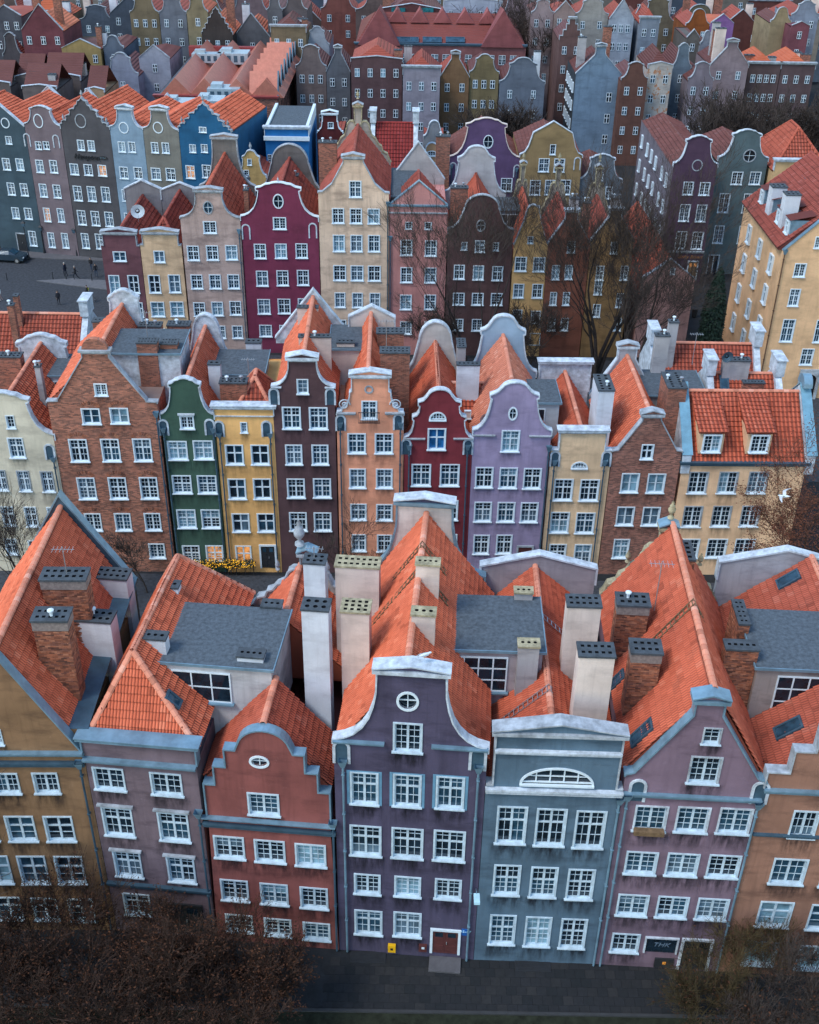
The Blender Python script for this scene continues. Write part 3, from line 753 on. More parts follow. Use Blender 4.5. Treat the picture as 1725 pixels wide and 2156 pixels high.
_urn = [(.16, 0), (.16, .08), (.07, .12), (.06, .22), (.17, .36), (.19, .5), (.12, .62), (.14, .68), (.05, .76), (.08, .84), (.02, .95)]
def finial(h, s, q, z, k=1., mat=None):
    m = MB(); m.tube([(0, 0, b*k) for a, b in _urn], [a*k for a, b in _urn], 9); m.build('finial', [mat or STONE], h.o, (s, q, z), smooth=True)
def aerial(h, x, Y, z, k=1.):
    p = h.loc((x, Y, z)); m = MB(); m.tube([(0, 0, -1.), (0, 0, 1.9*k)], .025, 5)
    m.tube([(-.6*k, 0, 1.75*k), (.6*k, 0, 1.75*k)], .016, 4)
    for i in range(6): xx = -.5*k+i*.2*k; m.tube([(xx, -.28*k, 1.75*k), (xx, .28*k, 1.75*k)], .010, 3)
    m.build('aerial', [ALU], h.o, p)
def niche(h, x, y, fr=None, w=.62, hh=1.0, mat=None, dark=True):
    """arched surround of the rainwater outlet on a gable shoulder"""
    s, z = h.fp(x, y, fr); t = .13; a = arc(0, hh*.25, w/2, w/2, 0, 180, 8); b = arc(0, hh*.25, w/2-t, w/2-t, 180, 0, 8)
    m = MB(); m.prism([(w/2, -hh/2)]+a+[(-w/2, -hh/2), (-w/2+t, -hh/2)]+b+[(w/2-t, -hh/2)], -.06, 0); o = m.build('niche', [mat or OFFW], h.o, (s, 0, z))
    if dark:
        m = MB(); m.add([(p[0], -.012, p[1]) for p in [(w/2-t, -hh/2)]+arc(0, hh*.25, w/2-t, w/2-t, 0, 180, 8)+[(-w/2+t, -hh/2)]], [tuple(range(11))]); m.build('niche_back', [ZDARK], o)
def flat_dormer(h, x0, x1, Y0, Y1, z, zb, mat, win=None, name='flat_dormer', over=.12):
    """flat felt-roofed attic box with a glazed front; world extents; win = (x0, x1, z0, z1, columns, rows)"""
    p = h.loc((x0, Y0, 0)); w, d = x1-x0, Y1-Y0
    m = MB(); m.box(0, w, 0, d, 0, z-zb); o = m.build(name, [mat], h.o, (p.x, p.y, zb))
    m = MB(); m.box(-over, w+over, -over, d+over, z-zb+.002, z-zb+.10); m.m = 1; m.box(-over-.05, w+over+.05, -over-.05, -over-.001, z-zb-.02, z-zb+.13)
    m.box(-over-.05, -over-.001, -over, d+over, z-zb-.02, z-zb+.13); m.box(w+over+.001, w+over+.05, -over, d+over, z-zb-.02, z-zb+.13)
    m.build('felt_roof', [BITU, ZINC], o)
    if win:
        a, b, c, e, nc, nr = win; f = MB(); a -= x0; b -= x0; c -= zb; e -= zb; t = .07
        f.box(a, a+t, -.06, .02, c, e); f.box(b-t, b, -.06, .02, c, e); f.box(a+t, b-t, -.06, .02, c, c+t); f.box(a+t, b-t, -.06, .02, e-t, e)
        for i in range(1, nc): x = a+(b-a)*i/nc; f.box(x-t/2, x+t/2, -.055, .0, c+t, e-t)
        for j in range(1, nr):
            zz = c+(e-c)*j/nr
            for i in range(nc): xa = a+(b-a)*i/nc+t/2; xb = a+(b-a)*(i+1)/nc-t/2; f.box(xa+(t/2 if i == 0 else 0), xb-(t/2 if i == nc-1 else 0), -.05, 0, zz-t/2, zz+t/2)
        f.build('window_frame', [WHITE], o)
        for i in range(nc):
            for j in range(nr):
                g = MB(); g.box(a+(b-a)*i/nc+t/2, a+(b-a)*(i+1)/nc-t/2, -.03, -.02, c+(e-c)*j/nr+t/2, c+(e-c)*(j+1)/nr-t/2); g.build('pane', [G_DARK], o)
        f = MB(); f.box(a-.1, b+.1, -.22, 0, c-.08, c-.002); f.build('sill', [ZINC], o)
    return o

def skylight(h, pts, slope_n, w, l):   # on a roof slope: point (world), normal (house axes), size
    pass
def roof_window(h, fr, x, y, plane, w=.8, l=1.2):
    """plane: (point, normal) in house axes; the window lies on it where the photograph shows it"""
    r = ray(P(fr, x, y)); rl = Vector((r.x*h.u.x+r.y*h.u.y, r.x*h.v.x+r.y*h.v.y, r.z)); c = h.loc(CAMP); p0, nn = plane; nn = nn.normalized()
    k = (p0-c).dot(nn)/rl.dot(nn); p = c+rl*k
    ey = (Vector((0, 0, 1))-nn*nn.z).normalized(); ex = ey.cross(nn)
    M = Matrix(((ex.x, ey.x, nn.x, p.x), (ex.y, ey.y, nn.y, p.y), (ex.z, ey.z, nn.z, p.z), (0, 0, 0, 1)))
    m = MB(); t = .1
    m.box(-w/2, -w/2+t, -l/2, l/2, -.1, .22); m.box(w/2-t, w/2, -l/2, l/2, -.1, .22); m.box(-w/2+t, w/2-t, -l/2, -l/2+t, -.1, .22); m.box(-w/2+t, w/2-t, l/2-t, l/2, -.1, .22)
    o = m.build('skylight', [ZDARK], h.o); o.matrix_basis = M
    m = MB(); m.box(-w/2+t, w/2-t, -l/2+t, l/2-t, .17, .18); m.build('pane', [G_BLUE], o)
    return o
def slope_plane(s_e, ze, s_r, zr):     # roof slope that rises from eave s_e to ridge s_r
    d = Vector((s_r-s_e, 0, zr-ze)); n = Vector((-d.z, 0, d.x)) if s_r > s_e else Vector((d.z, 0, -d.x))
    return (Vector((s_e, 0, ze)), n)
def ladder(h, pts, width, mat, name='roof_ladder', r=.03):
    """ladder along a polyline in house axes, rungs across the y axis"""
    m = MB(); V = [Vector(p) for p in pts]
    for sgn in (-.5, .5): m.tube([v+Vector((0, width*sgn, 0)) for v in V], r, 4)
    for a, b in zip(V[:-1], V[1:]):
        n = max(1, int((b-a).length/.3))
        for i in range(n): p = a+(b-a)*((i+.5)/n); m.tube([p-Vector((0, width/2, 0)), p+Vector((0, width/2, 0))], r*.8, 4)
    return m.build(name, [mat], h.o)
# ------------------------------------------------------------------ ground
COB = plain('cobbles', (.042, .048, .058), .85, 0, .45, .3, 3.5, .6)
ASPH = plain('asphalt', (.018, .021, .025), .9, 0, .3, .3, 1.2, .2)
GRASS = plain('winter_grass', (.018, .022, .014), .95, 0, .55, .2, 2.2, .6)
PAVE = randmat('paving_slab', [(.014, .017, .02), (.022, .024, .028), (.018, .02, .023), (.028, .029, .031)])
m = MB(); m.box(-900, 900, -60, 1600, -1.0, -.02); tag(m.build('ground', [ASPH]), kind='structure')
m = MB(); m.box(-60, 60, 18, 33.6, -.3, .004); tag(m.build('lawn', [GRASS]), kind='structure')
m = MB(); m.box(-60, 60, 33.6, 37.9, -.3, .02); pv = tag(m.build('pavement', [ASPH]), kind='structure')
_sl = MB().box(-.245, .245, -.245, .245, 0, .035).mesh('paving_slab', [PAVE])
for i in range(34):
    for j in range(6):
        o = put('paving_slab', _sl, pv, (-3.6+i*.5+(.25 if j % 2 else 0), 33.75+j*.5, .021+random.gauss(0, .003)))
m = MB(); m.box(-60, 60, 33.45, 33.6, -.3, .10); tag(m.build('kerb', [plain('kerb_stone', (.035, .038, .042), .9)]), kind='structure')
m = MB(); m.box(-80, 80, 50.6, 69.4, -.3, .004); tag(m.build('street', [COB]), kind='structure')
m = MB(); m.box(-80, 80, 84.5, 108.5, -.3, .006); tag(m.build('back_street', [COB]), kind='structure')
m = MB(); m.box(-140, -22, 108.6, 142, -.3, .008); tag(m.build('square', [COB]), kind='structure')

# ------------------------------------------------------------------ front row
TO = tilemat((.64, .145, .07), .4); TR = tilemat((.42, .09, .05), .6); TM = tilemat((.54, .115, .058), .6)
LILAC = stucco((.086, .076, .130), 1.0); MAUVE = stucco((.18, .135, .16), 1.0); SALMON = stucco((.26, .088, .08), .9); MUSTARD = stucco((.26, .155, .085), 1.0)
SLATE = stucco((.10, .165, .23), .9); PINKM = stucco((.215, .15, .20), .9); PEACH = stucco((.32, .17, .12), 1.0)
F0 = house('mustard yellow house with orange gable roof at the left edge of the front row', fr='a', base=((-20, 1958), (247, 1958)), ze=(250, 575), zt=18.7, prof='tri', mat=MUSTARD, lv=1, depth=12.7, cop=ZINC,
    W=[(2, -50, 685, 130, 815, 272, 748, {'st': 'c'}), (3, -205, 935, 5, 1092, 350, 1015, {'st': 'd'}), (3, -120, 1172, 85, 1337, 412, 1257, {'st': 'd'}), (3, -40, 1410, 150, 1550, 480, 1490, {'st': 'd'}), (1, -75, 430, 30, 530)],
    bands=[((250, 640), .28, .16, ZDARK), ((250, 575), .2, .2, ZINC)], pipes=[(.965, (365, 640))],
    roofs=[dict(ze=13.6, zr=18.0, lv=1, mat=TO, s1=5.75, rs=3.25)], rear=dict(prof='tri', ze=13.2, zt=18.7, mat=ZDARK, cop=ZINC))
F1 = house('mauve grey house with hipped orange roof behind a flat zinc parapet', fr='a', base=((247, 1958), (458, 1978)), ze=12.3, zt=13.25, prof='flat', mat=MAUVE, lv=1, depth=12.6, cop=ZINC, cap='flat',
    W=[(2, 535, 648, 745, 800, 975, 755, {'st': 'c'}), (2, 585, 880, 800, 1070, 1018, 1005, {'st': 'b', 'lintel': 1}), (2, 655, 1140, 845, 1305, 1062, 1255, {'st': 'b', 'lintel': 1}), (1, 715, 1385, 895, 1530)],
    bands=[((600, 1330), .25, .15, ZDARK), (12.15, .2, .25, ZINC)], pipes=[(.975, (1165, 930))],
    roofs=[dict(ze=12.95, zr=16.5, q0=.45, q1=12.3, hipf=2.2, hipb=2.0, rs=1.95, s0=.05, lv=1, mat=TO)])
F2 = house('salmon red house with stepped gable and round zinc arch on top', fr='a', base=((458, 1978), (715, 2000)), ze=(1300, 935), zt=(1520, 440), prof='step', mat=SALMON, lv=1, depth=12.6, cop=ZINC,
    W=[(1, 1445, 800, 1640, 945, 0, 0, {'st': 'a'}), (3, 1245, 1048, 1440, 1200, 1818, 1170, {'st': 'a'}), (3, 1283, 1305, 1465, 1445, 1838, 1420, {'st': 'a'}), (3, 1318, 1510, 1485, 1625, 1853, 1615, {'st': 'a'})],
    ovals=[(1517, 622, .36, .27)], bands=[((1300, 1000), .3, .12, ZDARK), ((1300, 950), .14, .2, ZINC)], pipes=[(.985, (1890, 985))],
    roofs=[dict(ze=11.2, zr=14.75, q0=.4, q1=3.5, s0=.2, s1=6.0, lv=1, mat=TR), dict(ze=11.4, zr=15.0, q0=7.6, q1=12.4, rs=2.75, lv=1, mat=TO, keep=80)],
    rear=dict(prof='broken', ze=12.2, zt=15.6, mat=stucco((.42, .41, .40), 1., (.12, .12, .12)), cop=STONE, cap='ped'))
F3 = house('dark purple house with curved bell gable and round window, centre of the front row', fr='b', base=((715, 2000), (997, 2022)), ze=(500, 515), zt=(852, 118), prof='neck', mat=LILAC, lv=1, depth=13.3, cop=OFFW, cap='ped',
    W=[(1, 762, 388, 942, 578, 0, 0, {'st': 'a'}), (3, 512, 678, 685, 880, 1100, 805, {'st': 'b', 'band': plain('blue_band', (.12, .27, .40), .8)}), (3, 515, 990, 697, 1180, 1095, 1115, {'st': 'b'}), (3, 535, 1272, 697, 1405, 1088, 1368, {'st': 'a'}), (2, 540, 1483, 705, 1643, 850, 1575, {'st': 'b'})],
    ovals=[(852, 268, .38, .44)], bands=[((560, 510), .16, .16, ZINC, 0., .33), ((1150, 545), .16, .16, ZINC, .64, 1.)], pipes=[(.06, (462, 630), ZINC), (.95, (1258, 665), ZINC)],
    roofs=[dict(ze=13.5, zr=18.35, lv=1, mat=TO, rs=3.15)], rear=dict(prof='neck', ze=14.3, zt=18.75, mat=stucco((.62, .56, .52), .6), cop=ZINC, cap='ped', s0=-.03, s1=.93))
F4 = house('slate blue house with a half round attic window and white parapet', fr='c', base=((997, 2022), (1253, 2031)), ze=(190, 770), zt=(190, 480), prof=[(0, 0), (.055, 0), (.055, 1)], mat=SLATE, lv=1, depth=13.8, cop=STONE, cap='ped',
    W=[(3, -173, 880, 22, 1108, 382, 1020, {'st': 'b'}), (3, -193, 1220, -13, 1410, 328, 1340, {'st': 'f'}), (3, -215, 1515, -41, 1695, 285, 1628, {'st': 'f'})],
    ovals=[(190, 752, 1.55, .9, 'lunette')], bands=[((190, 805), .3, .18, OFFW), ((190, 575), .22, .14, OFFW, .05, .95)], pipes=[(.985, (590, 850), ZINC)],
    roofs=[dict(ze=12.0, zr=15.0, lv=1, mat=TM, rs=2.85)], rear=dict(prof='low', ze=13.9, zt=15.7, mat=stucco((.34, .33, .37), .7), cop=OFFW))
F5 = house('mauve front row house with steep plain gable and little pedimented top', fr='c', base=((1253, 2031), (1511, 2046)), ze=(640, 705), zt=(1130, 290), prof=[(0, 0), (0, .02), (.06, .05), (.405, .86), (.405, 1)], mat=PINKM, lv=1, depth=13.6, cop=ZINC, cap='ped',
    W=[(1, 1030, 420, 1165, 525, 0, 0, {'st': 's', 't': STONE}), (1, 945, 585, 1165, 760, 0, 0, {'st': 'a', 't': STONE}), (3, 625, 875, 850, 1035, 1230, 970, {'st': 'a', 't': OFFW}), (3, 575, 1140, 790, 1290, 1165, 1235, {'st': 'a'}), (3, 530, 1393, 735, 1530, 1098, 1485, {'st': 'a'}), (1, 495, 1620, 685, 1745, 0, 0, {'st': 'c'})],
    bands=[((1000, 835), .22, .14, ZINC)], pipes=[(.035, (650, 830), ZINC), (.985, (1420, 880), ZINC)],
    roofs=[dict(ze=13.2, zr=18.1, lv=1, mat=TM, rs=3.2)], rear=dict(prof='broken', ze=13.4, zt=17.6, mat=stucco((.24, .23, .2), 1., (.3, .26, .12)), cop=CAPY, cap='ped'))
F6 = house('peach house with stepped gable cut by the right edge of the picture', fr='c', base=((1511, 2046), (1800, 2062)), ze=(1500, 775), zt=17.6, prof='step2', mat=PEACH, lv=1, depth=13.8, cop=STONE,
    W=[(2, 1530, 905, 1740, 1075, 1900, 1010, {'st': 'c'}), (2, 1425, 1185, 1665, 1345, 1840, 1285, {'st': 'c'}), (2, 1345, 1437, 1580, 1595, 1760, 1535, {'st': 'd'}), (2, 1265, 1665, 1495, 1820, 1690, 1770, {'st': 'k', 'g': G_BLIND})],
    bands=[((1550, 800), .22, .16, ZINC), ((1480, 1055), .16, .1, ZDARK)], roofs=[dict(ze=12.4, zr=16.3, lv=1, mat=TR, rs=4.6, s1=7.4)],
    rear=dict(prof='low', ze=14.6, zt=16.6, mat=stucco((.42, .43, .47), .7), cop=OFFW))

m = MB(); m.box(5.76, F0.w, .4, 12.2, 12.9, 13.62); m.m = 1; m.box(5.76, F0.w+.3, .4, 12.2, 13.62, 13.66); m.build('valley_gutter', [MUSTARD, ZDARK], F0.o)
# attic boxes, chimneys and roof fittings of the front row
flat_dormer(F1, -11.5, -6.25, 40.9, 45.3, 15.5, 11.0, stucco((.55, .57, .60), .9), (-11.0, -8.2, 13.3, 15.1, 3, 2))
flat_dormer(F4, 1.35, 6.35, 41.6, 45.7, 15.95, 12.0, stucco((.42, .37, .40), .7), (2.0, 4.75, 13.5, 15.6, 4, 3))
flat_dormer(F6, 16.2, 21.6, 40.7, 45.0, 15.9, 11.5, stucco((.33, .29, .28), 1.), (17.2, 20.2, 13.2, 15.5, 4, 3))
chim_px(F0, 'B', 'd', 178, 398, 866, 40.15, .95, 11.5, 5, 2, rnd=False, corbel=.03, cowl=1)
chim_px(F0, 'B', 'd', 228, 504, 626, 43.45, .95, 11.5, 6, 2, rnd=False, corbel=.03)
chim_px(F1, 'w', 'd', 425, 660, 862, 43.5, .95, 9., 5, 2, cowl=1)
chim_px(F1, 'w', 'd', 541, 752, 611, 48.3, .95, 9., 5, 2)
chim_px(F1, 'w', 'd', 943, 1050, 667, 45.6, .6, 12., 2, 1)
chim_px(F1, 'w', 'd', 790, 978, 966, 41.4, .6, 12., 4, 1)
chim_px(F1, 'w', 'd', 1378, 1550, 1072, 40.9, .6, 12., 4, 1)
chim_px(F2, 'w', 'd', 1521, 1652, 780, 45.0, .6, 12., 3, 1)
chim_px(F2, 'w', 'e', 232, 376, 526, 45.2, .8, 9., 3, 2)
chim_px(F2, 'w', 'e', 220, 397, 799, 41.0, .9, 9., 3, 2)
chim_px(F3, 'c', 'e', 418, 693, 545, 45.45, .9, 12., 7, 2, cap=CAPY, rnd=False)
chim_px(F3, 'c', 'e', 450, 636, 812, 41.4, 1., 12., 4, 3, cap=CAPY, rnd=False)
chim_px(F3, 'c', 'e', 890, 1046, 535, 43.75, .6, 14., 4, 1, cap=CAPY)
chim_px(F3, 'c', 'e', 865, 1022, 829, 40.3, .6, 14., 3, 1, cap=CAPY)
chim_px(F4, 'g', 'e', 1470, 1592, 700, 45.4, .5, 13., 3, 1, cap=CAPY)
chim_px(F4, 'g', 'e', 1492, 1632, 1016, 41.0, .6, 12., 3, 1, cap=CAPY)
chim_px(F4, 'c', 'f', 245, 460, 781, 41.95, .9, 12., 5, 2, cap=CAPD, rnd=False)
chim_px(F4, 'c', 'f', 312, 540, 1073, 38.45, .95, 12., 5, 2, cap=CAPD, rnd=False)
chim_px(F5, 'B', 'f', 540, 740, 771, 43.55, .95, 11., 4, 2, rnd=False, cap=CAPD, corbel=.03, cowl=1)
chim_px(F5, 'B', 'f', 622, 813, 1051, 39.75, .95, 11., 4, 2, rnd=False, cap=CAPD, corbel=.03)
chim_px(F5, 'B', 'f', 892, 1006, 506, 47.0, 1.7, 12., 2, 4, rnd=False, cap=CAPD)
chim_px(F6, 'B', 'f', 1172, 1380, 1031, 41.0, .7, 12., 5, 1, rnd=False, cap=CAPD)
chim_px(F6, 'B', 'f', 1248, 1328, 882, 43.1, 1.9, 12., 2, 5, rnd=False, cap=CAPD)
chim_px(F6, 'B', 'f', 1655, 1790, 800, 45.6, .7, 12., 3, 1, rnd=False, cap=CAPD)
def place_ladder(h, sr, ze, zr, q, s0, s1, mat, r=.035):
    f = lambda s: ze+(zr-ze)*(1-abs(s-sr)/(sr if s < sr else h.w-sr))+.24
    pts = [(s0, q, f(s0)), (sr, q, f(sr)+.08)]+([(s1, q, f(s1))] if s1 > sr else [])
    ladder(h, pts, .38, mat, 'roof_ladder', r)
place_ladder(F3, 3.15, 13.5, 18.35, 7.6, .9, 4.6, WOOD); place_ladder(F3, 3.15, 13.5, 18.35, 9.7, 1.7, 4.4, WOOD)
place_ladder(F5, 3.2, 13.2, 18.1, 6.2, 1.4, 3.8, WOOD)
place_ladder(F4, 2.85, 12., 15.0, 3.4, .2, 3.0, ALU, .025); place_ladder(F4, 2.85, 12., 15.0, 8.8, 2.7, 4.6, ALU, .025)
roof_window(F1, 'd', 1003, 1320, slope_plane(F1.w, 12.95, 1.95, 16.5), .6, .9)
roof_window(F5, 'f', 703, 1515, slope_plane(0, 13.2, 3.2, 18.1), .75, 1.5)
roof_window(F5, 'f', 550, 1215, slope_plane(0, 13.2, 3.2, 18.1), .7, 1.3)
roof_window(F6, 'f', 1553, 620, slope_plane(0, 12.4, 4.6, 16.3), .8, 1.3)
roof_window(F6, 'f', 1555, 1490, slope_plane(0, 12.4, 4.6, 16.3), .8, 1.4)

for _h, _f, _x, _y in ((F3, 'b', 465, 565), (F3, 'b', 1262, 607), (F5, 'c', 662, 790), (F5, 'c', 1378, 805)): niche(_h, _x, _y, _f, .8, 1.3)
# door of the purple house, its boxes and house number
def panel_door(h, fr, x0, y0, x1, y1, mat, frame=WHITE, lights=True, glass=G_DARK):
    s0, z1 = h.fp(x0, y0, fr); s1, _ = h.fp(x1, y0, fr); sm, z0 = h.fp((x0+x1)/2, y1, fr); w = abs(s1-s0); s = (s0+s1)/2; z0 = max(z0, .02)
    m = MB(); t = .13; m.box(-w/2, -w/2+t, -.1, .02, 0, z1-z0); m.box(w/2-t, w/2, -.1, .02, 0, z1-z0); m.box(-w/2+t, w/2-t, -.1, .02, z1-z0-t, z1-z0)
    o = m.build('door', [frame], h.o, (s, 0, z0)); i0, i1, H = -w/2+t, w/2-t, z1-z0-t
    for a, b in ((i0, -.005), (.005, i1)):
        l = MB(); l.box(a, b, -.05, .01, .02, H); l.build('door_leaf', [mat], o)
        l = MB()
        for zz in (.12, .45): l.box(a+.1, b-.1, -.065, -.05, zz*H, (zz+.24)*H)
        l.build('door_panel', [mat], o)
        if lights:
            l = MB(); l.box(a+.12, b-.12, -.06, -.052, .74*H, .92*H); l.build('pane', [glass], o)
    k = MB(); k.box(.05, .09, -.12, -.05, H*.45, H*.53); k.build('handle', [ALU], o)
    return o
OXB = plain('oxblood_paint', (.085, .025, .025), .6)
panel_door(F3, 'b', 985, 1592, 1165, 1738, OXB)
panel_door(F1, 'a', 970, 1440, 1180, 1620, IRON, IRON)
panel_door(F5, 'c', 925, 1650, 1115, 1835, IRON, OFFW)
def wall_box(h, fr, x0, y0, x1, y1, name, label, cat, mat, dep=.2, q=0.):
    s0, z1 = h.fp(x0, y0, fr); s1, z0 = h.fp(x1, y1, fr)
    m = MB(); m.box(0, s1-s0, -dep, 0, 0, z1-z0); p = h.wpt(s0, q, z0)
    o = m.build(name, [mat], None, p, math.atan2(h.u.y, h.u.x)); tag(o, label, cat); return o, s1-s0, z1-z0
def text_on(o, txt, size, loc, mat, parent=None, rx=90., shear=0., name='lettering', al='CENTER', ext=.01):
    cu = bpy.data.curves.new('lettering', 'FONT'); cu.body = txt; cu.size = size; cu.align_x = al; cu.align_y = 'CENTER'; cu.extrude = ext; cu.shear = shear; cu.resolution_u = 3
    t = bpy.data.objects.new(name, cu); COL.objects.link(t)
    dg = bpy.context.evaluated_depsgraph_get(); me = bpy.data.meshes.new_from_object(t.evaluated_get(dg)); bpy.data.objects.remove(t)
    me.materials.clear(); me.materials.append(mat); x = put(name, me, o, loc); x.rotation_euler = (R(rx), 0, 0); return x
YEL = plain('yellow_enamel', (.75, .42, .01), .5); BLUE = plain('blue_enamel', (.01, .10, .38), .45); CYAN = plain('pale_blue_paint', (.45, .72, .85), .5)
gb, w_, h_ = wall_box(F3, 'b', 738, 1682, 782, 1722, 'gas_meter_box', 'small yellow gas meter box on the purple house wall', 'meter box', YEL, .18)
m = MB(); m.box(w_*.33, w_*.67, -.192, -.18, h_*.38, h_*.68); m.build('inspection_window', [DARK], gb)
eb, w_, h_ = wall_box(F3, 'b', 918, 1684, 964, 1722, 'electric_box', 'dark electric box with white sticker beside the oxblood door', 'meter box', OXB, .15)
m = MB(); m.box(w_*.35, w_*.7, -.156, -.15, h_*.5, h_*.85); m.build('sticker', [WHITE], eb)
hn, w_, h_ = wall_box(F3, 'b', 1168, 1598, 1212, 1638, 'house_number_plate', 'blue house number plate 45-47 beside the oxblood door', 'sign', BLUE, .03)
text_on(hn, '45-47', h_*.5, (w_/2, -.035, h_*.62), CYAN); 
for x in range(5): pass
st, w_, h_ = wall_box(F3, 'b', 975, 1738, 1160, 1775, 'door_step', 'grey stone doorstep below the oxblood door', 'step', STONE, .02)
st.scale = (1, 1, 1); bpy.data.objects.remove(st)
s0, _ = F3.fp(980, 1740, 'b'); s1, _ = F3.fp(1165, 1740, 'b')
m = MB(); m.box(0, s1-s0, -.9, -.02, 0, .16); tag(m.build('door_step', [plain('step_concrete', (.09, .09, .10), .9)], None, F3.wpt(s0, 0, .0), math.atan2(F3.u.y, F3.u.x)), 'grey stone doorstep below the oxblood door', 'step')
for hh, fr, x, y, lb in ((F3, 'b', 620, 1765, 'dark cellar light well in the pavement below the purple house'), (F4, 'c', 50, 1815, 'dark cellar light well in the pavement below the slate blue house')):
    p = at_z(P(fr, x, y), .06); m = MB(); m.box(-.9, .9, -.35, .35, -.03, .02); o = m.build('cellar_grate', [IRON], None, p); tag(o, lb, 'grate')
    for i in range(9): m = MB(); m.box(-.88, .88, -.33+i*.08, -.30+i*.08, .02, .04); m.build('grate_bar', [IRON], o)
s, z = F3.fp(1252, 1365, 'b'); m = MB(); m.tube([(0, 0, 0), (0, -.35, .25), (0, -.6, .2)], .025, 6); o = m.build('wall_lamp', [ZINC], None, F3.wpt(F3.w-.1, 0, z), 0); tag(o, 'pale blue wall lamp between the purple and slate blue houses', 'lamp')
m = MB(); m.box(-.14, .14, -1.0, -.45, .08, .24); m.build('lamp_head', [CYAN], o)
m = MB(); s, z = F5.fp(800, 1690, 'c')
m.box(-.75, .75, -.03, 0, -.55, .5); o = m.build('shop_window', [G_DARK], F5.o, (s, 0, z))
m = MB(); m.box(-.83, -.75, -.1, 0, -.6, .58); m.box(.75, .83, -.1, 0, -.6, .58); m.box(-.75, .75, -.1, 0, .5, .58); m.build('surround', [OFFW], o)
text_on(o, 'THK', .42, (0, -.035, 0), plain('faded_lettering', (.12, .18, .25), .7), shear=.3)
sb, w_, h_ = wall_box(F5, 'c', 765, 1765, 865, 1822, 'shop_board', 'dark shop notice board with a small orange mark below the shop window', 'sign', IRON, .08)
m = MB(); m.box(w_*.42, w_*.6, -.09, -.08, h_*.4, h_*.68); m.build('orange_mark', [plain('orange_print', (.8, .3, .04), .6)], sb)
pl, w_, h_ = wall_box(F5, 'c', 640, 1003, 812, 1035, 'window_planter', 'brown wooden planter on the left upper window of the mauve gabled house', 'planter', WOOD, .3)
p_, p2_ = at_y(P('d', 478, 1152), 43.3), at_y(P('d', 583, 1088), 43.3); w_, h_ = p2_.x-p_.x, p2_.z-p_.z; m = MB(); m.box(0, w_, -.35, 0, 0, h_); ac = m.build('air_conditioner', [WHITE], None, p_); tag(ac, 'white air conditioner unit on the white chimney stack', 'air conditioner')
m = MB(); N = 20; m.add([(w_*.35+h_*.36*math.cos(2*math.pi*k/N), -.36, h_*.5+h_*.36*math.sin(2*math.pi*k/N)) for k in range(N)], [tuple(range(N))]); m.build('fan_grille', [IRON], ac)
m = MB(); m.box(w_*.72, w_*.9, -.356, -.35, h_*.55, h_*.8); m.build('blue_label', [BLUE], ac)

finial(F2, 2.75, 12.4, 16.3, 1.6); finial(F2, 1.5, 12.4, 14.6, .7); finial(F2, 4.2, 12.4, 14.6, .7); finial(F5, 3.1, 13.4, 18.35, 1.1, CAPY); finial(F5, 1.2, 13.4, 15.5, .8, CAPY); finial(F5, 5., 13.4, 15.5, .8, CAPY)

aerial(F5, 11.9, 44., 17.6); aerial(F0, -16.2, 43.9, 18.1, .9); aerial(F2, -4.6, 45.6, 17.4, .8)
# ------------------------------------------------------------------ middle row
ML = ((-24.6, 69.6), (28.6, 70.6)); MD = 10.6
CREAM = stucco((.68, .63, .50), .6); GREEN = stucco((.06, .12, .09), .55, (.15, .2, .17), .72); AMBER = stucco((.88, .50, .19), .5); BROWN = stucco((.115, .065, .072), .6)
ORNG = stucco((.82, .36, .225), .6); BURG = stucco((.22, .038, .05), .5, (.4, .36, .35), .74); LAV = stucco((.36, .30, .46), .6); PALEY = stucco((.84, .60, .38), .7, (.6, .55, .45), .72); CREAM2 = stucco((.88, .58, .36), .5)
def rz(px, py, fr, Y=80.8): return at_y(P(fr, px, py), Y).z
M0 = house('pale cream house with a curved gable behind the bare tree at left', fr='g', line=ML, ed=((-220, 950), (325, 950)), ze=(300, 945), zt=(60, 670), prof='keel', mat=CREAM, depth=MD, cop=OFFW,
    W=[(1, 30, 800, 95, 882, 0, 0, {'st': 's'}), (1, 40, 930, 155, 1055), (3, -45, 1120, 55, 1245, 280, 1190, {'t': STONE}), (3, 0, 1330, 100, 1455, 318, 1398), (3, 20, 1520, 115, 1620, 345, 1590)],
    pipes=[(.95, (295, 1060))], roofs=[dict(ze=9.6, zr=13.9, lv=2, mat=TO)], rear=dict(prof='keel', ze=9.8, zt=rz(265, 300, 'g'), mat=OFFW, cop=OFFW))
M1 = house('brick house with tall triangular gable and white windows in the middle row', fr='g', line=ML, ed=((316, 950), (945, 950)), ze=(300, 725), zt=(555, 440), prof=[(0, 0), (0, .02), (.10, .03), (.10, .06), (.385, .93), (.385, 1)], mat=brickmat((.42, .16, .10)), depth=MD, cop=STONE, cap='arc',
    W=[(1, 545, 612, 637, 692, 0, 0, {'st': 'a'}), (2, 470, 758, 598, 858, 700, 805, {'st': 'e', 'brickarch': BRICKC}), (3, 398, 938, 528, 1078, 835, 1005, {'st': 'b', 'brickarch': BRICKC}), (3, 447, 1162, 572, 1298, 873, 1228, {'st': 'f', 'brickarch': BRICKC}), (3, 490, 1373, 605, 1480, 895, 1425, {'st': 'a', 'brickarch': BRICKC}), (1, 545, 1558, 640, 1640), (1, 865, 1550, 975, 1640)],
    pipes=[(.985, (935, 800))], roofs=[dict(ze=14.0, zr=17.1, s1=4.9, rs=3.4, lv=2, mat=TO)], rear=dict(prof='keel', ze=14.2, zt=rz(712, 45, 'g'), s0=.22, s1=.72, mat=OFFW, cop=OFFW))
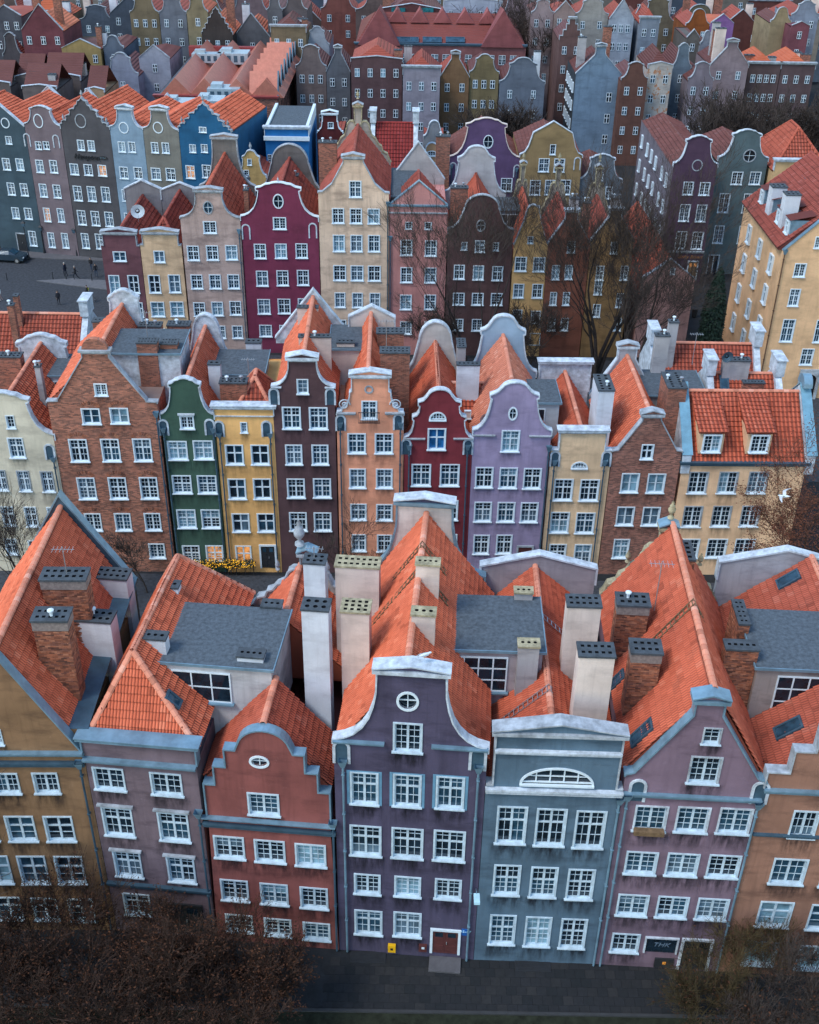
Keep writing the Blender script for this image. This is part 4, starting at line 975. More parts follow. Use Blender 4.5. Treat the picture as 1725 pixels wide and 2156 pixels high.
M2 = house('narrow dark green house with a white edged curved gable', fr='g', line=ML, ed=((945, 850), (1256, 850)), ze=(1100, 822), zt=(1070, 585), prof='keel', mat=GREEN, depth=MD, cop=OFFW,
    W=[(1, 1050, 803, 1140, 885, 0, 0, {'st': 'c', 'lintel': OFFW}), (2, 975, 950, 1105, 1065, 1190, 1005, {'st': 'b', 'g': G_BLIND}), (2, 1003, 1150, 1128, 1262, 1213, 1207, {'st': 'f'}), (2, 1030, 1350, 1155, 1465, 1235, 1408, {'st': 'f'}), (2, 1063, 1560, 1178, 1665, 1257, 1612, {'st': 'f'})],
    pipes=[(.03, (955, 890)), (.97, (1235, 890))], lit=(8,), roofs=[dict(ze=11.6, zr=15.4, lv=2, mat=TO)], rear=dict(prof='arch', ze=12.4, zt=rz(1190, 190, 'g'), mat=OFFW, cop=OFFW))
M3 = house('amber yellow house with flat white cornice and door beside the lit garland', fr='g', line=ML, ed=((1259, 850), (1603, 850)), ze=(1420, 800), zt=(1420, 765), prof='flat', mat=AMBER, depth=MD, cop=OFFW,
    W=[(1, 1405, 840, 1450, 905, 0, 0, {'st': 's'}), (2, 1315, 970, 1430, 1095, 1522, 1033, {'st': 'h'}), (2, 1330, 1170, 1445, 1295, 1535, 1232, {'st': 'h'}), (2, 1352, 1372, 1468, 1488, 1557, 1430, {'st': 'h'}), (1, 1375, 1560, 1478, 1680, 0, 0, {'st': 'h', 'g': G_WARM})],
    pipes=[(.06, (1290, 920)), (.93, (1570, 920))], bands=[((1420, 808), .1, .06, OFFW)], roofs=[dict(ze=12.6, zr=14.4, q0=2.2, q1=6.0, hipf=1.5, hipb=1.2, s0=1.2, s1=3.7, lv=2, mat=TR)])
panel_door(M3, 'g', 1515, 1555, 1615, 1690, IRON, WHITE, True, G_BLUE)
M4 = house('dark plum brown house with a white curved gable next to the amber house', fr='h', line=ML, ed=((68, 850), (430, 850)), ze=(230, 640), zt=(230, 485), prof='neck', mat=BROWN, depth=MD+1.6, cop=OFFW, cap='ped',
    W=[(1, 200, 588, 275, 680, 0, 0, {'st': 's'}), (2, 113, 750, 233, 885, 330, 820), (2, 133, 970, 240, 1095, 340, 1033), (2, 143, 1168, 255, 1290, 352, 1228), (2, 155, 1365, 268, 1482, 355, 1425)],
    bands=[((230, 640), .12, .12, OFFW, 0, .15), ((230, 640), .12, .12, OFFW, .85, 1)], roofs=[dict(ze=13.6, zr=17.2, lv=2, mat=TO)], rear=dict(prof='tri', ze=13.8, zt=rz(295, 52, 'h', 82.4), mat=OFFW, cop=OFFW, s0=-.2, s1=1.2))
M5 = house('orange house with scrolled gable and a small barred balcony window', fr='h', line=ML, ed=((437, 880), (830, 880)), ze=(640, 800), zt=(630, 585), prof='scroll', mat=ORNG, depth=MD, cop=OFFW, cap='ped',
    W=[(1, 580, 712, 675, 830, 0, 0, {'st': 'b', 'g': G_BLUE}), (2, 500, 903, 607, 1030, 713, 967), (2, 510, 1110, 608, 1232, 715, 1172), (2, 515, 1315, 612, 1420, 715, 1370), (2, 520, 1495, 612, 1600, 715, 1550)],
    ovals=[(625, 648, .2, .2, 'ring', STONE)], pipes=[(.05, (460, 860)), (.95, (795, 860))], bands=[((490, 792), .16, .16, STONE, 0, .28), ((770, 792), .16, .16, STONE, .72, 1.)],
    roofs=[dict(ze=12.6, zr=16.6, s0=.5, s1=3.9, lv=2, mat=TO)], rear=dict(prof='low', ze=15.2, zt=rz(670, 148, 'h'), s0=.12, s1=.85, mat=stucco((.62, .56, .52), .5), cop=OFFW))
s, z = M5.fp(627, 830); m = MB(); m.box(-.75, .75, -.35, -.31, -.05, 0); m.box(-.75, .75, -.35, -.31, .75, .79)
for i in range(13): m.tube([(-.72+i*.12, -.33, 0), (-.72+i*.12, -.33, .75)], .012, 4)
m.build('balcony_rail', [IRON], M5.o, (s, 0, z))
for sgn, xx in ((1, 480), (-1, 783)):      # volutes
    s, z = M5.fp(xx, 735); m = MB(); m.tube([(.42*(1-k/34)*math.cos(k*.38)*sgn, -.06, .42*(1-k/34)*math.sin(k*.38)) for k in range(33)], .045, 5); m.build('volute', [OFFW], M5.o, (s, 0, z))
M6 = house('burgundy red house with white rimmed rounded gable and peeling patch', fr='h', line=ML, ed=((832, 960), (1232, 960)), ze=(1020, 945), zt=(1030, 650), prof='round3', mat=BURG, depth=MD, cop=OFFW,
    W=[(1, 965, 875, 1078, 1008, 0, 0, {'st': 'h', 'g': glassmat('blue_curtain_glass', (.02, .12, .3))}), (2, 873, 1085, 988, 1218, 1097, 1152), (2, 870, 1295, 985, 1420, 1090, 1357), (2, 865, 1495, 980, 1615, 1085, 1553)],
    ovals=[(1027, 825, .5, .5, 'lunette')], pipes=[(.07, (840, 990)), (.93, (1205, 990))], bands=[((870, 940), .12, .12, STONE, 0, .3), ((1170, 940), .12, .12, STONE, .72, 1.)],
    roofs=[dict(ze=10.6, zr=14.3, lv=2, mat=TM)], rear=dict(prof='arch', ze=11.2, zt=rz(1015, 242, 'h'), mat=stucco((.55, .52, .5), .5), cop=OFFW))
M7 = house('lavender house with bell gable, oval window and three windows per floor', fr='h', line=ML, ed=((1233, 930), (1690, 930)), ze=(1460, 915), zt=(1470, 610), prof='bell', mat=LAV, depth=MD, cop=OFFW,
    W=[(1, 1395, 887, 1510, 1018), (3, 1243, 1103, 1355, 1228, 1580, 1172), (3, 1237, 1305, 1345, 1428, 1562, 1370), (2, 1230, 1500, 1333, 1615, 1415, 1557)],
    ovals=[(1467, 790, .22, .42)], pipes=[(.985, (1690, 1000))], bands=[((1280, 920), .12, .12, STONE, 0, .28), ((1620, 925), .12, .12, STONE, .72, 1.)],
    roofs=[dict(ze=10.8, zr=14.9, lv=2, mat=tilemat((.60, .20, .12), .25))], rear=dict(prof='bell', ze=11.4, zt=rz(1415, 210, 'h'), mat=stucco((.30, .42, .55), .3), cop=OFFW))
panel_door(M7, 'h', 1490, 1560, 1590, 1680, OXB, STONE, False)
M8 = house('pale yellow house with flat parapet and small fan window right of the lavender house', fr='i', line=ML, ed=((157, 1000), (515, 1000)), ze=(330, 1005), zt=(340, 905), prof=[(0, 0), (.13, 0), (.13, 1)], mat=PALEY, depth=MD, cop=OFFW,
    W=[(2, 165, 1170, 290, 1305, 380, 1240), (2, 145, 1365, 268, 1492, 355, 1432), (2, 135, 1552, 250, 1675, 340, 1615)], ovals=[(322, 1108, .5, .42, 'lunette')],
    pipes=[(.07, (180, 1080)), (.9, (480, 1080))], roofs=[dict(ze=8.6, zr=11.9, lv=2, mat=TM)], rear=dict(prof='flat', ze=10.2, zt=rz(255, 495, 'i'), s0=.05, s1=.95, mat=OFFW, cop=OFFW))
M9 = house('narrow brick house with plain gable beside the cream dormer house', fr='i', line=ML, ed=((517, 1010), (922, 1020)), ze=(560, 1012), zt=(755, 815), prof=[(0, 0), (0, .02), (.08, .04), (.375, .93), (.375, 1)], mat=brickmat((.36, .15, .11)), depth=MD, cop=STONE, cap='ped',
    W=[(1, 675, 970, 763, 1062, 0, 0, {'st': 'h'}), (2, 555, 1137, 680, 1258, 770, 1200, {'st': 'e', 'g': G_BLIND}), (2, 530, 1333, 650, 1450, 740, 1393, {'st': 'e', 'g': G_CURT}), (1, 510, 1523, 620, 1640, 0, 0, {'g': G_BLIND})],
    roofs=[dict(ze=9.4, zr=13.3, lv=2, mat=TO)], rear=dict(prof='trineck', ze=9.8, zt=rz(585, 388, 'i')-.3, mat=stucco((.5, .52, .55), .5), cop=OFFW, cap='ped'))
M10 = house('wide cream house with two roof dormers at the right of the middle row', fr='i', line=ML, ed=((926, 1090), (1648, 1110)), ze=9.45, zt=9.5, prof='flat', mat=CREAM2, depth=8.0, cop=ZDARK,
    W=[(3, 945, 1130, 1085, 1262, 1363, 1195, {'st': 'a', 't': STONE}), (3, 915, 1330, 1050, 1458, 1320, 1392, {'st': 'a', 't': STONE}), (3, 895, 1520, 1030, 1640, 1285, 1580, {'st': 'a'})],
    roofs=[dict(kind='side', ze=9.75, zr=13.4, q0=.1, q1=7.9, s0=.3, s1=8.7, lv=2, mat=TM)])
for s0, pk in ((-.1, 'flat'), (8.75, 'arc')):      # end walls with zinc copings
    m = MB(); w = .62; m.add([(s0, -.1, 8.9), (s0+w, -.1, 8.9), (s0+w, -.1, 10.4), (s0, -.1, 10.4), (s0, 4.0, 8.9), (s0+w, 4.0, 8.9), (s0+w, 4., 14.1), (s0, 4., 14.1), (s0, 8., 8.9), (s0+w, 8., 8.9), (s0+w, 8., 10.4), (s0, 8., 10.4)],
        [(0, 1, 2, 3), (0, 3, 7, 4), (4, 7, 11, 8), (1, 5, 6, 2), (5, 9, 10, 6), (8, 11, 10, 9), (3, 2, 6, 7), (7, 6, 10, 11)]); m.build('end_wall', [OFFW], M10.o)
    m = MB()
    for a, b in (((-.12, 10.4), (4., 14.1)), ((4., 14.1), (8.1, 10.4))):
        d = Vector((0, b[0]-a[0], b[1]-a[1])); L_ = d.length; d.normalize(); n = Vector((0, -d.z, d.y)); c = [(s0-.06, a[0], a[1]+.003), (s0+w+.06, a[0], a[1]+.003), (s0+w+.06, b[0], b[1]+.003), (s0-.06, b[0], b[1]+.003)]
        m.add([Vector(x) for x in c]+[Vector(x)+n*.07 for x in c], [(4, 5, 6, 7), (0, 1, 5, 4), (1, 2, 6, 5), (2, 3, 7, 6), (3, 0, 4, 7)])
    m.build('coping', [plain('blue_zinc', (.16, .33, .43), .5, .2, .2, .5)], M10.o)
m = MB(); s0 = 8.7; m.prism([(x, z) for x, z in [(0, 0)]] or [], 0, 1) if False else None
p = MB(); p.add([(8.75, 3.3+a, 14.05+b) for a, b in arc(.7, 0, .75, .8, 0, 180, 8)]+[(9.37, 3.3+a, 14.05+b) for a, b in arc(.7, 0, .75, .8, 0, 180, 8)], [tuple(range(9)), tuple(range(9, 18))]+[(i, i+1, 10+i, 9+i) for i in range(8)]); p.build('round_crown', [ZINC], M10.o)
for x in (1088, 1365):
    s, z = M10.fp(x, 980, 'i', q=.5); z = 10.3
    m = MB(); m.add([(-.85, 0, 0), (.85, 0, 0), (.85, 0, 1.75), (-.85, 0, 1.75), (-.85, 3.0, 1.75), (.85, 3.0, 1.75), (.85, 2.6, 1.75), (-.85, 2.6, 1.75)], [(0, 1, 2, 3), (0, 3, 4), (1, 5, 2)]); dm = m.build('dormer', [CREAM2], M10.o, (s, .35, z))
    tl = tiles_for([Vector((-1.05, -.2, 1.72)), Vector((1.05, -.2, 1.72)), Vector((1.05, 3.3, 2.95)), Vector((-1.05, 3.3, 2.95))], 2)
    for M in tl: t = bpy.data.objects.new('roof_tile', tile_mesh(2, TM)); COL.objects.link(t); t.parent = dm; t.matrix_basis = M
    m = MB(); m.add([(-1.05, -.2, 1.7), (1.05, -.2, 1.7), (1.05, 3.3, 2.93), (-1.05, 3.3, 2.93)], [(0, 1, 2, 3)]); m.add([(-.85, 0, 1.73), (-.85, 3., 2.75), (-.85, 3., 1.7), (.85, 0, 1.73), (.85, 3., 2.75), (.85, 3., 1.7)], [(0, 1, 2), (3, 4, 5)]); m.build('dormer_roof', [TM], dm)
    r_ = window_meshes(1.3, 1.5, 2, STY['a']); add_window(M10.o, s, z+.85, r_, 2, .35-.16)
# houses with roofs parallel to the street behind the cream house
def side_house(label, fr, xl, xr, yr, Y, zr, ze, mat, tm, dep=5.5, lv=2, chim=True, **kw):
    a, b = at_y(P(fr, xl, yr), Y), at_y(P(fr, xr, yr), Y); h = house(label, fr='D', line=((0, Y-dep/2), (1, Y-dep/2)), ed=((proj((a.x, Y-dep/2, ze))), (proj((b.x, Y-dep/2, ze)))), ze=ze, zt=ze+.05, prof='flat', mat=mat, lv=lv, depth=dep, cop=ZDARK, roofs=[dict(kind='side', ze=ze+.15, zr=zr, q0=.05, q1=dep-.05, lv=lv, mat=tm, keep=120)], **kw)
    for s0 in (-.25, h.w-.25):
        m = MB(); m.add([(s0+x, y, z) for x in (0, .5) for y, z in ((-.1, ze-1), (-.1, ze+.7), (dep/2, zr+.75), (dep+.1, ze+.7), (dep+.1, ze-1))], [(0, 1, 2, 3, 4), (5, 6, 7, 8, 9), (0, 1, 6, 5), (1, 2, 7, 6), (2, 3, 8, 7), (3, 4, 9, 8)]); m.build('end_wall', [OFFW], h.o)
        m = MB(); m.box(s0-.1, s0+.6, dep/2-.9, dep/2+.9, zr+.2, zr+1.5); m.build('end_pier', [OFFW], h.o)
        m = MB(); m.box(s0-.18, s0+.68, dep/2-1., dep/2+1., zr+1.503, zr+1.6); m.build('coping', [OFFW], h.o)
    return h
M11 = side_house('low red tiled house behind the cream house, with a small blue roof window', 'i', 1075, 1475, 545, 80.5, 12.0, 9.6, OFFW, TM)
M12 = side_house('red tiled house with a weathered white patch beside the bare trees', 'i', 745, 1350, 380, 86.5, 11.8, 8.8, OFFW, TR)
flat_dormer(M12, at_y(P('i', 740, 520), 77).x, at_y(P('i', 1070, 660), 77).x, 77.2, 81.5, 11.6, 7., stucco((.3, .31, .33), .7), None)
M13 = side_house('long red tiled house beside the square at the left edge', 'g', -260, 505, 150, 88.5, 12.6, 9.0, OFFW, TR, 7.5)
# middle-row chimneys and attics
def mch(h, kind, fr, x0, x1, yb, Y, dep, nx, ny=2, zb=8., **kw): chim_px(h, kind, fr, x0, x1, yb, Y, dep, zb, nx, ny, cowl=random.choice([0, 1, 2]), **kw)
mch(M1, 'b', 'g', 792, 920, 388, 72.6, .9, 6); mch(M1, 'b', 'g', 930, 1040, 393, 73.4, .9, 5); mch(M1, 'b', 'g', 805, 945, 290, 79.0, .9, 6); mch(M1, 'b', 'g', 972, 1112, 285, 80.0, .9, 6)
mch(M1, 'b', 'g', 535, 622, 262, 80.3, .8, 3, 1); mch(M0, 'b', 'g', -40, 122, 470, 76., .9, 6); mch(M0, 'g', 'g', 196, 240, 525, 73.5, .5, 1, 1)
mch(M3, 'b', 'g', 1278, 1448, 622, 72.5, .9, 6); mch(M3, 'w', 'g', 1210, 1292, 512, 74.0, .6, 2, 1); mch(M3, 'w', 'g', 1432, 1532, 385, 80., .7, 3, 1)
mch(M4, 'c', 'h', 208, 408, 352, 74.5, .5, 7, 1); mch(M4, 'c', 'h', 200, 332, 180, 80., .5, 5, 1); mch(M4, 'c', 'h', 432, 545, 385, 76.5, .6, 4, 1)
mch(M5, 'b', 'h', 685, 870, 445, 72.3, 1.0, 7); mch(M5, 'b', 'h', 665, 835, 330, 76.5, 1.0, 6)
mch(M6, 'g', 'h', 1138, 1198, 410, 78.5, 1.6, 2, 4); mch(M6, 'w', 'h', 1135, 1280, 515, 75.5, .5, 5, 1)
mch(M8, 'w', 'i', 430, 535, 665, 72.5, 2.6, 2, 6); mch(M10, 'b', 'i', 838, 960, 650, 73.2, 2.6, 2, 7)
mch(M12, 'g', 'i', 765, 858, 345, 81., .6, 3, 1); mch(M12, 'g', 'i', 845, 910, 265, 85., .6, 2, 1); mch(M12, 'g', 'i', 1165, 1330, 490, 80., .7, 6, 2); mch(M11, 'b', 'i', 1278, 1412, 620, 78.2, .5, 6, 1)
mch(M13, 'b', 'g', 35, 82, 165, 85.8, .5, 1, 1); mch(M13, 'b', 'g', 70, 108, 110, 87.5, .5, 1, 1)
def fd_px(h, fr, x0, x1, yf, yb, z, zb, mat, win=None):
    a, b = at_z(P(fr, x0, yf), z), at_z(P(fr, x1, yf), z); c = at_z(P(fr, (x0+x1)/2, yb), z)
    return flat_dormer(h, a.x, b.x, a.y, c.y, z, zb, mat, win and (a.x+(b.x-a.x)*win[0], a.x+(b.x-a.x)*win[1], win[2], win[3], win[4], win[5]))
fd_px(M1, 'g', 640, 1050, 440, 305, 16.4, 11.0, OFFW); fd_px(M3, 'g', 1195, 1540, 565, 425, 13.6, 10.0, OFFW)
fd_px(M0, 'g', 250, 475, 570, 450, 12.6, 9., OFFW, (.05, .75, 10.3, 12.2, 3, 1)); fd_px(M4, 'h', 400, 575, 415, 280, 15.4, 12., CCH)
fd_px(M7, 'h', 1530, 1740, 730, 600, 12.6, 9., stucco((.45, .52, .58), .4), (.3, .62, 10.9, 12.2, 1, 1))
SD = house('small roof link with red tiles between the burgundy and lavender houses', fr='h', line=((-24.6, 73.0), (28.6, 74.0)), ed=((1085, 800), (1350, 800)), ze=9.9, zt=9.95, prof='flat', mat=CCH, depth=4., cop=ZDARK, W=[(1, 1185, 775, 1220, 822, 0, 0, {'st': 's'})], roofs=[dict(kind='side', ze=10.1, zr=12.6, q0=-.2, q1=6.5, rs=3.2, lv=2, mat=TM, keep=150)])
roof_window(M11, 'i', 1167, 612, (Vector((0, .05, 9.75)), Vector((0, -(12.0-9.75), 2.7))), .7, 1.2)

for _h, _f, _x, _y in ((M4, 'h', 70, 690), (M4, 'h', 400, 692), (M5, 'h', 460, 845), (M5, 'h', 797, 840), (M6, 'h', 842, 985), (M6, 'h', 1205, 985), (M8, 'i', 180, 1055), (M8, 'i', 480, 1055), (M2, 'g', 957, 872), (M2, 'g', 1228, 870), (M3, 'g', 1283, 880), (M3, 'g', 1560, 880), (M0, 'g', 292, 1015)): niche(_h, _x, _y, _f, .75, 1.2)

aerial(M1, -18.6, 74., 17.2); aerial(M5, -1.8, 73., 17.3); aerial(M12, 22., 82., 13., .9); aerial(M3, -11.5, 73., 14.6, .8)
# ------------------------------------------------------------------ third row
TL = ((-16.7, 109.1), (19.0, 109.4)); TD = 12.5
RD = tilemat((.30, .065, .045), .6); RDK = tilemat((.17, .06, .05), .6); RD4 = tilemat((.30, .062, .04), .5, wave=True); RO4 = tilemat((.50, .115, .05), .4, wave=True); RK4 = tilemat((.13, .045, .04), .5, wave=True)
def side_windows(h, side, zs, qs, w, hh, st='h', lv=4):
    res = window_meshes(w, hh, 3, STY[st])
    for z in zs:
        for q in qs:
            o = add_window(h.o, 0 if side == 'L' else h.w, z, res, 3, 0)
            if side == 'L': o.location = (-.155*-1*-1, q, z); o.rotation_euler = (0, 0, R(-90))
            else: o.location = (h.w+.155, q, z); o.rotation_euler = (0, 0, R(90))
def T(label, fr, xl, xr, y, ze, zt, prof, col, W, dirt=.7, **kw):
    kw.setdefault('roofs', []); kw.setdefault('cop', STONE)
    h = house(label, fr=fr, line=TL, ed=((xl, y), (xr, y)), ze=ze, zt=zt, prof=prof, mat=stucco(col, dirt), lv=3, depth=TD, W=W, **kw); return h
T0 = T('small plum brown house with low parapet at the corner of the square', 'j', 590, 818, 960, (690, 958), (690, 895), [(0, 0), (.08, 0), (.08, 1)], (.17, .075, .09),
   [(1, 660, 990, 742, 1055, 0, 0, {'st': 'e'}), (2, 632, 1130, 712, 1240, 783, 1185, {'st': 'd'}), (2, 655, 1290, 735, 1380, 805, 1335, {'st': 'd'})], cap='ped', roofs=[dict(ze=10.2, zr=12.6, lv=3, mat=RD)], rear=dict(prof='low', ze=12.2, zt=14.2, mat=stucco((.22, .22, .24), .8), cop=OFFW))
T1 = T('narrow cream yellow house with low parapet beside the plum brown one', 'j', 820, 1062, 960, (920, 955), (920, 895), [(0, 0), (.08, 0), (.08, 1)], (.70, .49, .31),
   [(1, 898, 988, 968, 1060, 0, 0, {'st': 'e'}), (2, 865, 1128, 945, 1240, 1022, 1182, {'st': 'd'}), (2, 880, 1285, 968, 1378, 1037, 1330, {'st': 'd', 'g': G_BLIND}), (2, 893, 1440, 975, 1520, 1045, 1480)], cap='ped', roofs=[dict(ze=10.2, zr=13.2, hipf=2.5, lv=3, mat=RD)], rear=dict(prof='low', ze=12.2, zt=14., mat=stucco((.22, .22, .24), .8), cop=OFFW))
T2 = T('weathered pinkish beige house with a neck gable and dark oval window', 'j', 1064, 1412, 900, (1220, 802), (1215, 650), 'neck', (.50, .37, .33),
   [(1, 1187, 815, 1270, 890), (3, 1092, 957, 1170, 1050, 1355, 1000), (3, 1115, 1127, 1190, 1215, 1367, 1170), (3, 1130, 1290, 1205, 1375, 1378, 1325), (2, 1255, 1425, 1325, 1505, 1390, 1465)], 1., cap='ped', ovals=[(1217, 735, .38, .55, 'glass', STONE)], pipes=[(.97, (1400, 880))],
   roofs=[dict(ze=12.6, zr=17.2, lv=3, mat=TR)], rear=dict(prof='neck', ze=13.5, zt=18.6, mat=stucco((.2, .19, .18), 1.), cop=STONE, cap='ped'))
T3 = T('magenta red house with white edged curved gable in the third row', 'j', 1416, 1865, 900, (1640, 815), (1630, 590), 'keel', (.20, .04, .08),
   [(1, 1595, 790, 1678, 868), (3, 1483, 945, 1562, 1040, 1765, 990), (3, 1497, 1105, 1572, 1198, 1773, 1147), (3, 1505, 1270, 1585, 1362, 1781, 1312), (3, 1515, 1420, 1595, 1495, 1790, 1460)], .4, cop=WHITE, ovals=[(1628, 698, .42, .62)],
   roofs=[dict(ze=12.0, zr=16.8, lv=3, mat=RD)], rear=dict(prof='arch', ze=12.5, zt=18.2, mat=stucco((.16, .15, .15), 1.), cop=STONE))
T4 = T('tall cream house with stained gable, the highest of the third row', 'k', 332, 742, 800, (530, 652), (535, 455), [(0, 0), (0, .02), (.06, .03), (.2, .28), (.365, .92), (.365, 1)], (.74, .55, .41),
   [(1, 508, 578, 583, 680, 0, 0, {'st': 'b'}), (3, 408, 738, 482, 832, 653, 788), (3, 412, 893, 487, 998, 655, 947), (3, 417, 1070, 492, 1168, 657, 1122), (3, 422, 1230, 490, 1325, 660, 1280), (3, 430, 1390, 495, 1470, 662, 1435)], 1., cap='ped', pipes=[(.985, (727, 720))],
   roofs=[dict(ze=16.0, zr=20.3, lv=3, mat=RD)], rear=dict(prof='broken', ze=16.5, zt=22.0, mat=stucco((.4, .37, .33), 1.), cop=CAPY, cap='ped'))
T5 = T('rose pink house with a wide triangular pediment', 'k', 744, 1085, 800, (915, 722), (915, 582), 'tri', (.52, .24, .225),
   [(2, 838, 818, 878, 865, 972, 843, {'st': 's'}), (2, 808, 922, 880, 1020, 987, 975, {'st': 'f'}), (2, 808, 1082, 880, 1180, 985, 1133, {'st': 'f'}), (2, 805, 1243, 877, 1338, 983, 1290, {'st': 'f'}), (2, 805, 1400, 877, 1480, 983, 1440)], .5, cop=ZINC, bands=[((915, 728), .2, .2, ZINC), ((915, 770), .14, .1, STONE)], pipes=[(.02, (740, 920))],
   roofs=[dict(ze=14.3, zr=17.4, lv=3, mat=RD, q1=6.)], rear=dict(prof='tri', ze=14.8, zt=18.6, mat=stucco((.5, .48, .48), .6), cop=OFFW))
T6 = T('dark umber house with arched gable behind the bare tree', 'k', 1087, 1470, 900, (1280, 890), (1285, 662), 'arch', (.115, .065, .065),
   [(1, 1243, 925, 1305, 1003, 0, 0, {'st': 'b'}), (2, 1165, 935, 1200, 988, 1367, 965, {'st': 's'}), (3, 1118, 1068, 1188, 1160, 1377, 1122), (3, 1115, 1232, 1185, 1310, 1372, 1273), (3, 1112, 1385, 1180, 1460, 1368, 1425)], .8, ovals=[(1280, 840, .35, .5, 'glass', STONE)], roofs=[dict(ze=10.6, zr=15.4, lv=3, mat=TR)], rear=dict(prof='bell', ze=13., zt=18.3, mat=stucco((.5, .5, .52), .5), cop=OFFW))
T7 = T('narrow saffron yellow house with pointed gable and round top', 'k', 1472, 1672, 950, (1575, 955), (1580, 722), [(0, 0), (.03, .04), (.13, .28), (.26, .6), (.33, .84)]+arc(.5, .86, .16, .14, 180, 90, 5), (.66, .41, .18),
   [(1, 1550, 902, 1590, 950, 0, 0, {'st': 's'}), (2, 1475, 1022, 1550, 1113, 1620, 1070), (2, 1465, 1180, 1535, 1268, 1610, 1225), (2, 1460, 1330, 1525, 1413, 1600, 1378), (2, 1455, 1465, 1520, 1540, 1595, 1505)], .7, roofs=[dict(ze=9.2, zr=14., lv=3, mat=TR)], rear=dict(prof='broken', ze=10., zt=16.3, mat=stucco((.3, .28, .24), 1.), cop=CAPY, cap='ped'))
T8 = T('rust brown gabled house behind the large bare tree', 'l', 139, 386, 960, (262, 950), (298, 765), 'trineck', (.25, .10, .07),
   [(1, 248, 930, 302, 1005), (2, 155, 1072, 212, 1160, 260, 1115), (2, 145, 1228, 195, 1312, 245, 1270), (2, 135, 1378, 185, 1460, 235, 1420)], .9, roofs=[dict(ze=9.3, zr=13.5, lv=3, mat=RD)], rear=dict(prof='broken', ze=10., zt=16.0, mat=stucco((.3, .28, .24), 1.), cop=CAPY, cap='ped'))
T9 = T('ochre brown gabled house hidden behind the thickest bare branches', 'l', 389, 640, 960, (510, 930), (545, 755), 'trineck', (.30, .19, .09),
   [(1, 500, 935, 550, 1010), (2, 415, 1075, 470, 1165, 585, 1120), (2, 405, 1160, 460, 1250, 560, 1280), (2, 395, 1300, 450, 1380, 545, 1420)], .9, roofs=[dict(ze=9.3, zr=13.3, lv=3, mat=RD)], rear=dict(prof='broken', ze=10., zt=16.0, mat=stucco((.3, .28, .24), 1.), cop=CAPY, cap='ped'))
T10 = T('pink gable end house with dark red roof above the lane', 'l', 690, 1000, 1155, (1000, 1155), (860, 1040), 'tri', (.50, .29, .265), [(1, 850, 1085, 885, 1130, 0, 0, {'st': 's'})], .6, roofs=[dict(ze=6.6, zr=10.2, q1=20., lv=3, mat=TR)])
for h, k, fr, a, b, y, Y, n in ((T4, 'b', 'k', 325, 440, 362, 115, 4), (T3, 'b', 'k', 130, 215, 555, 118, 4), (T6, 'b', 'k', 1100, 1210, 628, 113, 5), (T6, 'b', 'k', 1015, 1105, 325, 127, 4), (T8, 'b', 'l', 345, 395, 715, 113, 2), (T9, 'g', 'l', 510, 575, 690, 116, 2), (T7, 'g', 'l', 265, 325, 690, 118, 2), (T1, 'b', 'j', 1415, 1460, 580, 122, 2), (T2, 'b', 'j', 1420, 1455, 640, 111, 2)):
    chim_px(h, k, fr, a, b, y, Y, .9, 8., n, 1, cowl=2)
fd_px(T5, 'k', 745, 900, 670, 510, 15.6, 11., ZDARK); fd_px(T6, 'k', 1360, 1535, 750, 680, 13., 9., ZINC, (.1, .8, 10.6, 12.6, 2, 1))

# ------------------------------------------------------------------ the row along the square
_q0, _q1 = at_z((20, 527), 0), at_z((160, 540), 0); QL = ((_q0.x, _q0.y), (_q1.x, _q1.y))
def Q(label, xl, xr, ze, zt, prof, col, W, dirt=.4, fr='j', **kw):
    kw.setdefault('roofs', [dict(lv=3, mat=TO)])
    return house(label, fr=fr, line=QL, ed=((xl, 300), (xr, 300)), ze=ze, zt=zt, prof=prof, mat=stucco(col, dirt), lv=3, depth=13., W=W, **kw)
Q9 = Q('dark red brick house cut by the left edge beside the square', -400, -122, (-250, 262), (-250, 130), 'tri', (.10, .05, .05), [(3, -310, 440, -250, 520, -150, 480), (3, -290, 585, -230, 665, -120, 630), (3, -30, 860, 30, 940, 30, 900)][:2])
Q0 = Q('dark teal house with triangular gable and arched door by the square', -120, 150, (130, 262), (15, 128), 'tri', (.055, .09, .115), [(1, 30, 315, 75, 370), (2, 10, 443, 68, 522, 118, 485), (2, 38, 587, 97, 668, 143, 632), (2, 65, 733, 122, 805, 167, 772), (1, 165, 870, 222, 965)], cop=OFFW, ovals=[(32, 240, .45, .5, 'ring')])
panel_door(Q0, 'j', 92, 880, 150, 985, IRON, STONE, False)
Q1 = Q('grey mauve house with curved gable between the teal and charcoal houses', 151, 359, (240, 265), (215, 140), 'keel', (.185, .15, .17), [(2, 205, 347, 248, 400, 272, 373, {'st': 'h'}), (2, 207, 455, 262, 535, 315, 497), (2, 227, 593, 283, 680, 335, 642), (2, 252, 735, 303, 822, 358, 782), (2, 275, 878, 330, 975, 383, 930)], cop=OFFW, ovals=[(225, 228, .5, .7, 'ring')], lit=(6,))
Q2 = Q('charcoal grey house with ornate gable and script sign', 361, 645, (500, 268), (470, 95), 'ornate', (.085, .085, .095), [(2, 450, 338, 500, 405, 535, 375), (3, 405, 475, 467, 550, 600, 520), (3, 425, 605, 488, 702, 620, 660), (3, 450, 748, 510, 843, 640, 805), (2, 472, 883, 530, 980, 583, 935)], cop=STONE, ovals=[(472, 228, .6, .7, 'ring', STONE)], lit=(4,))
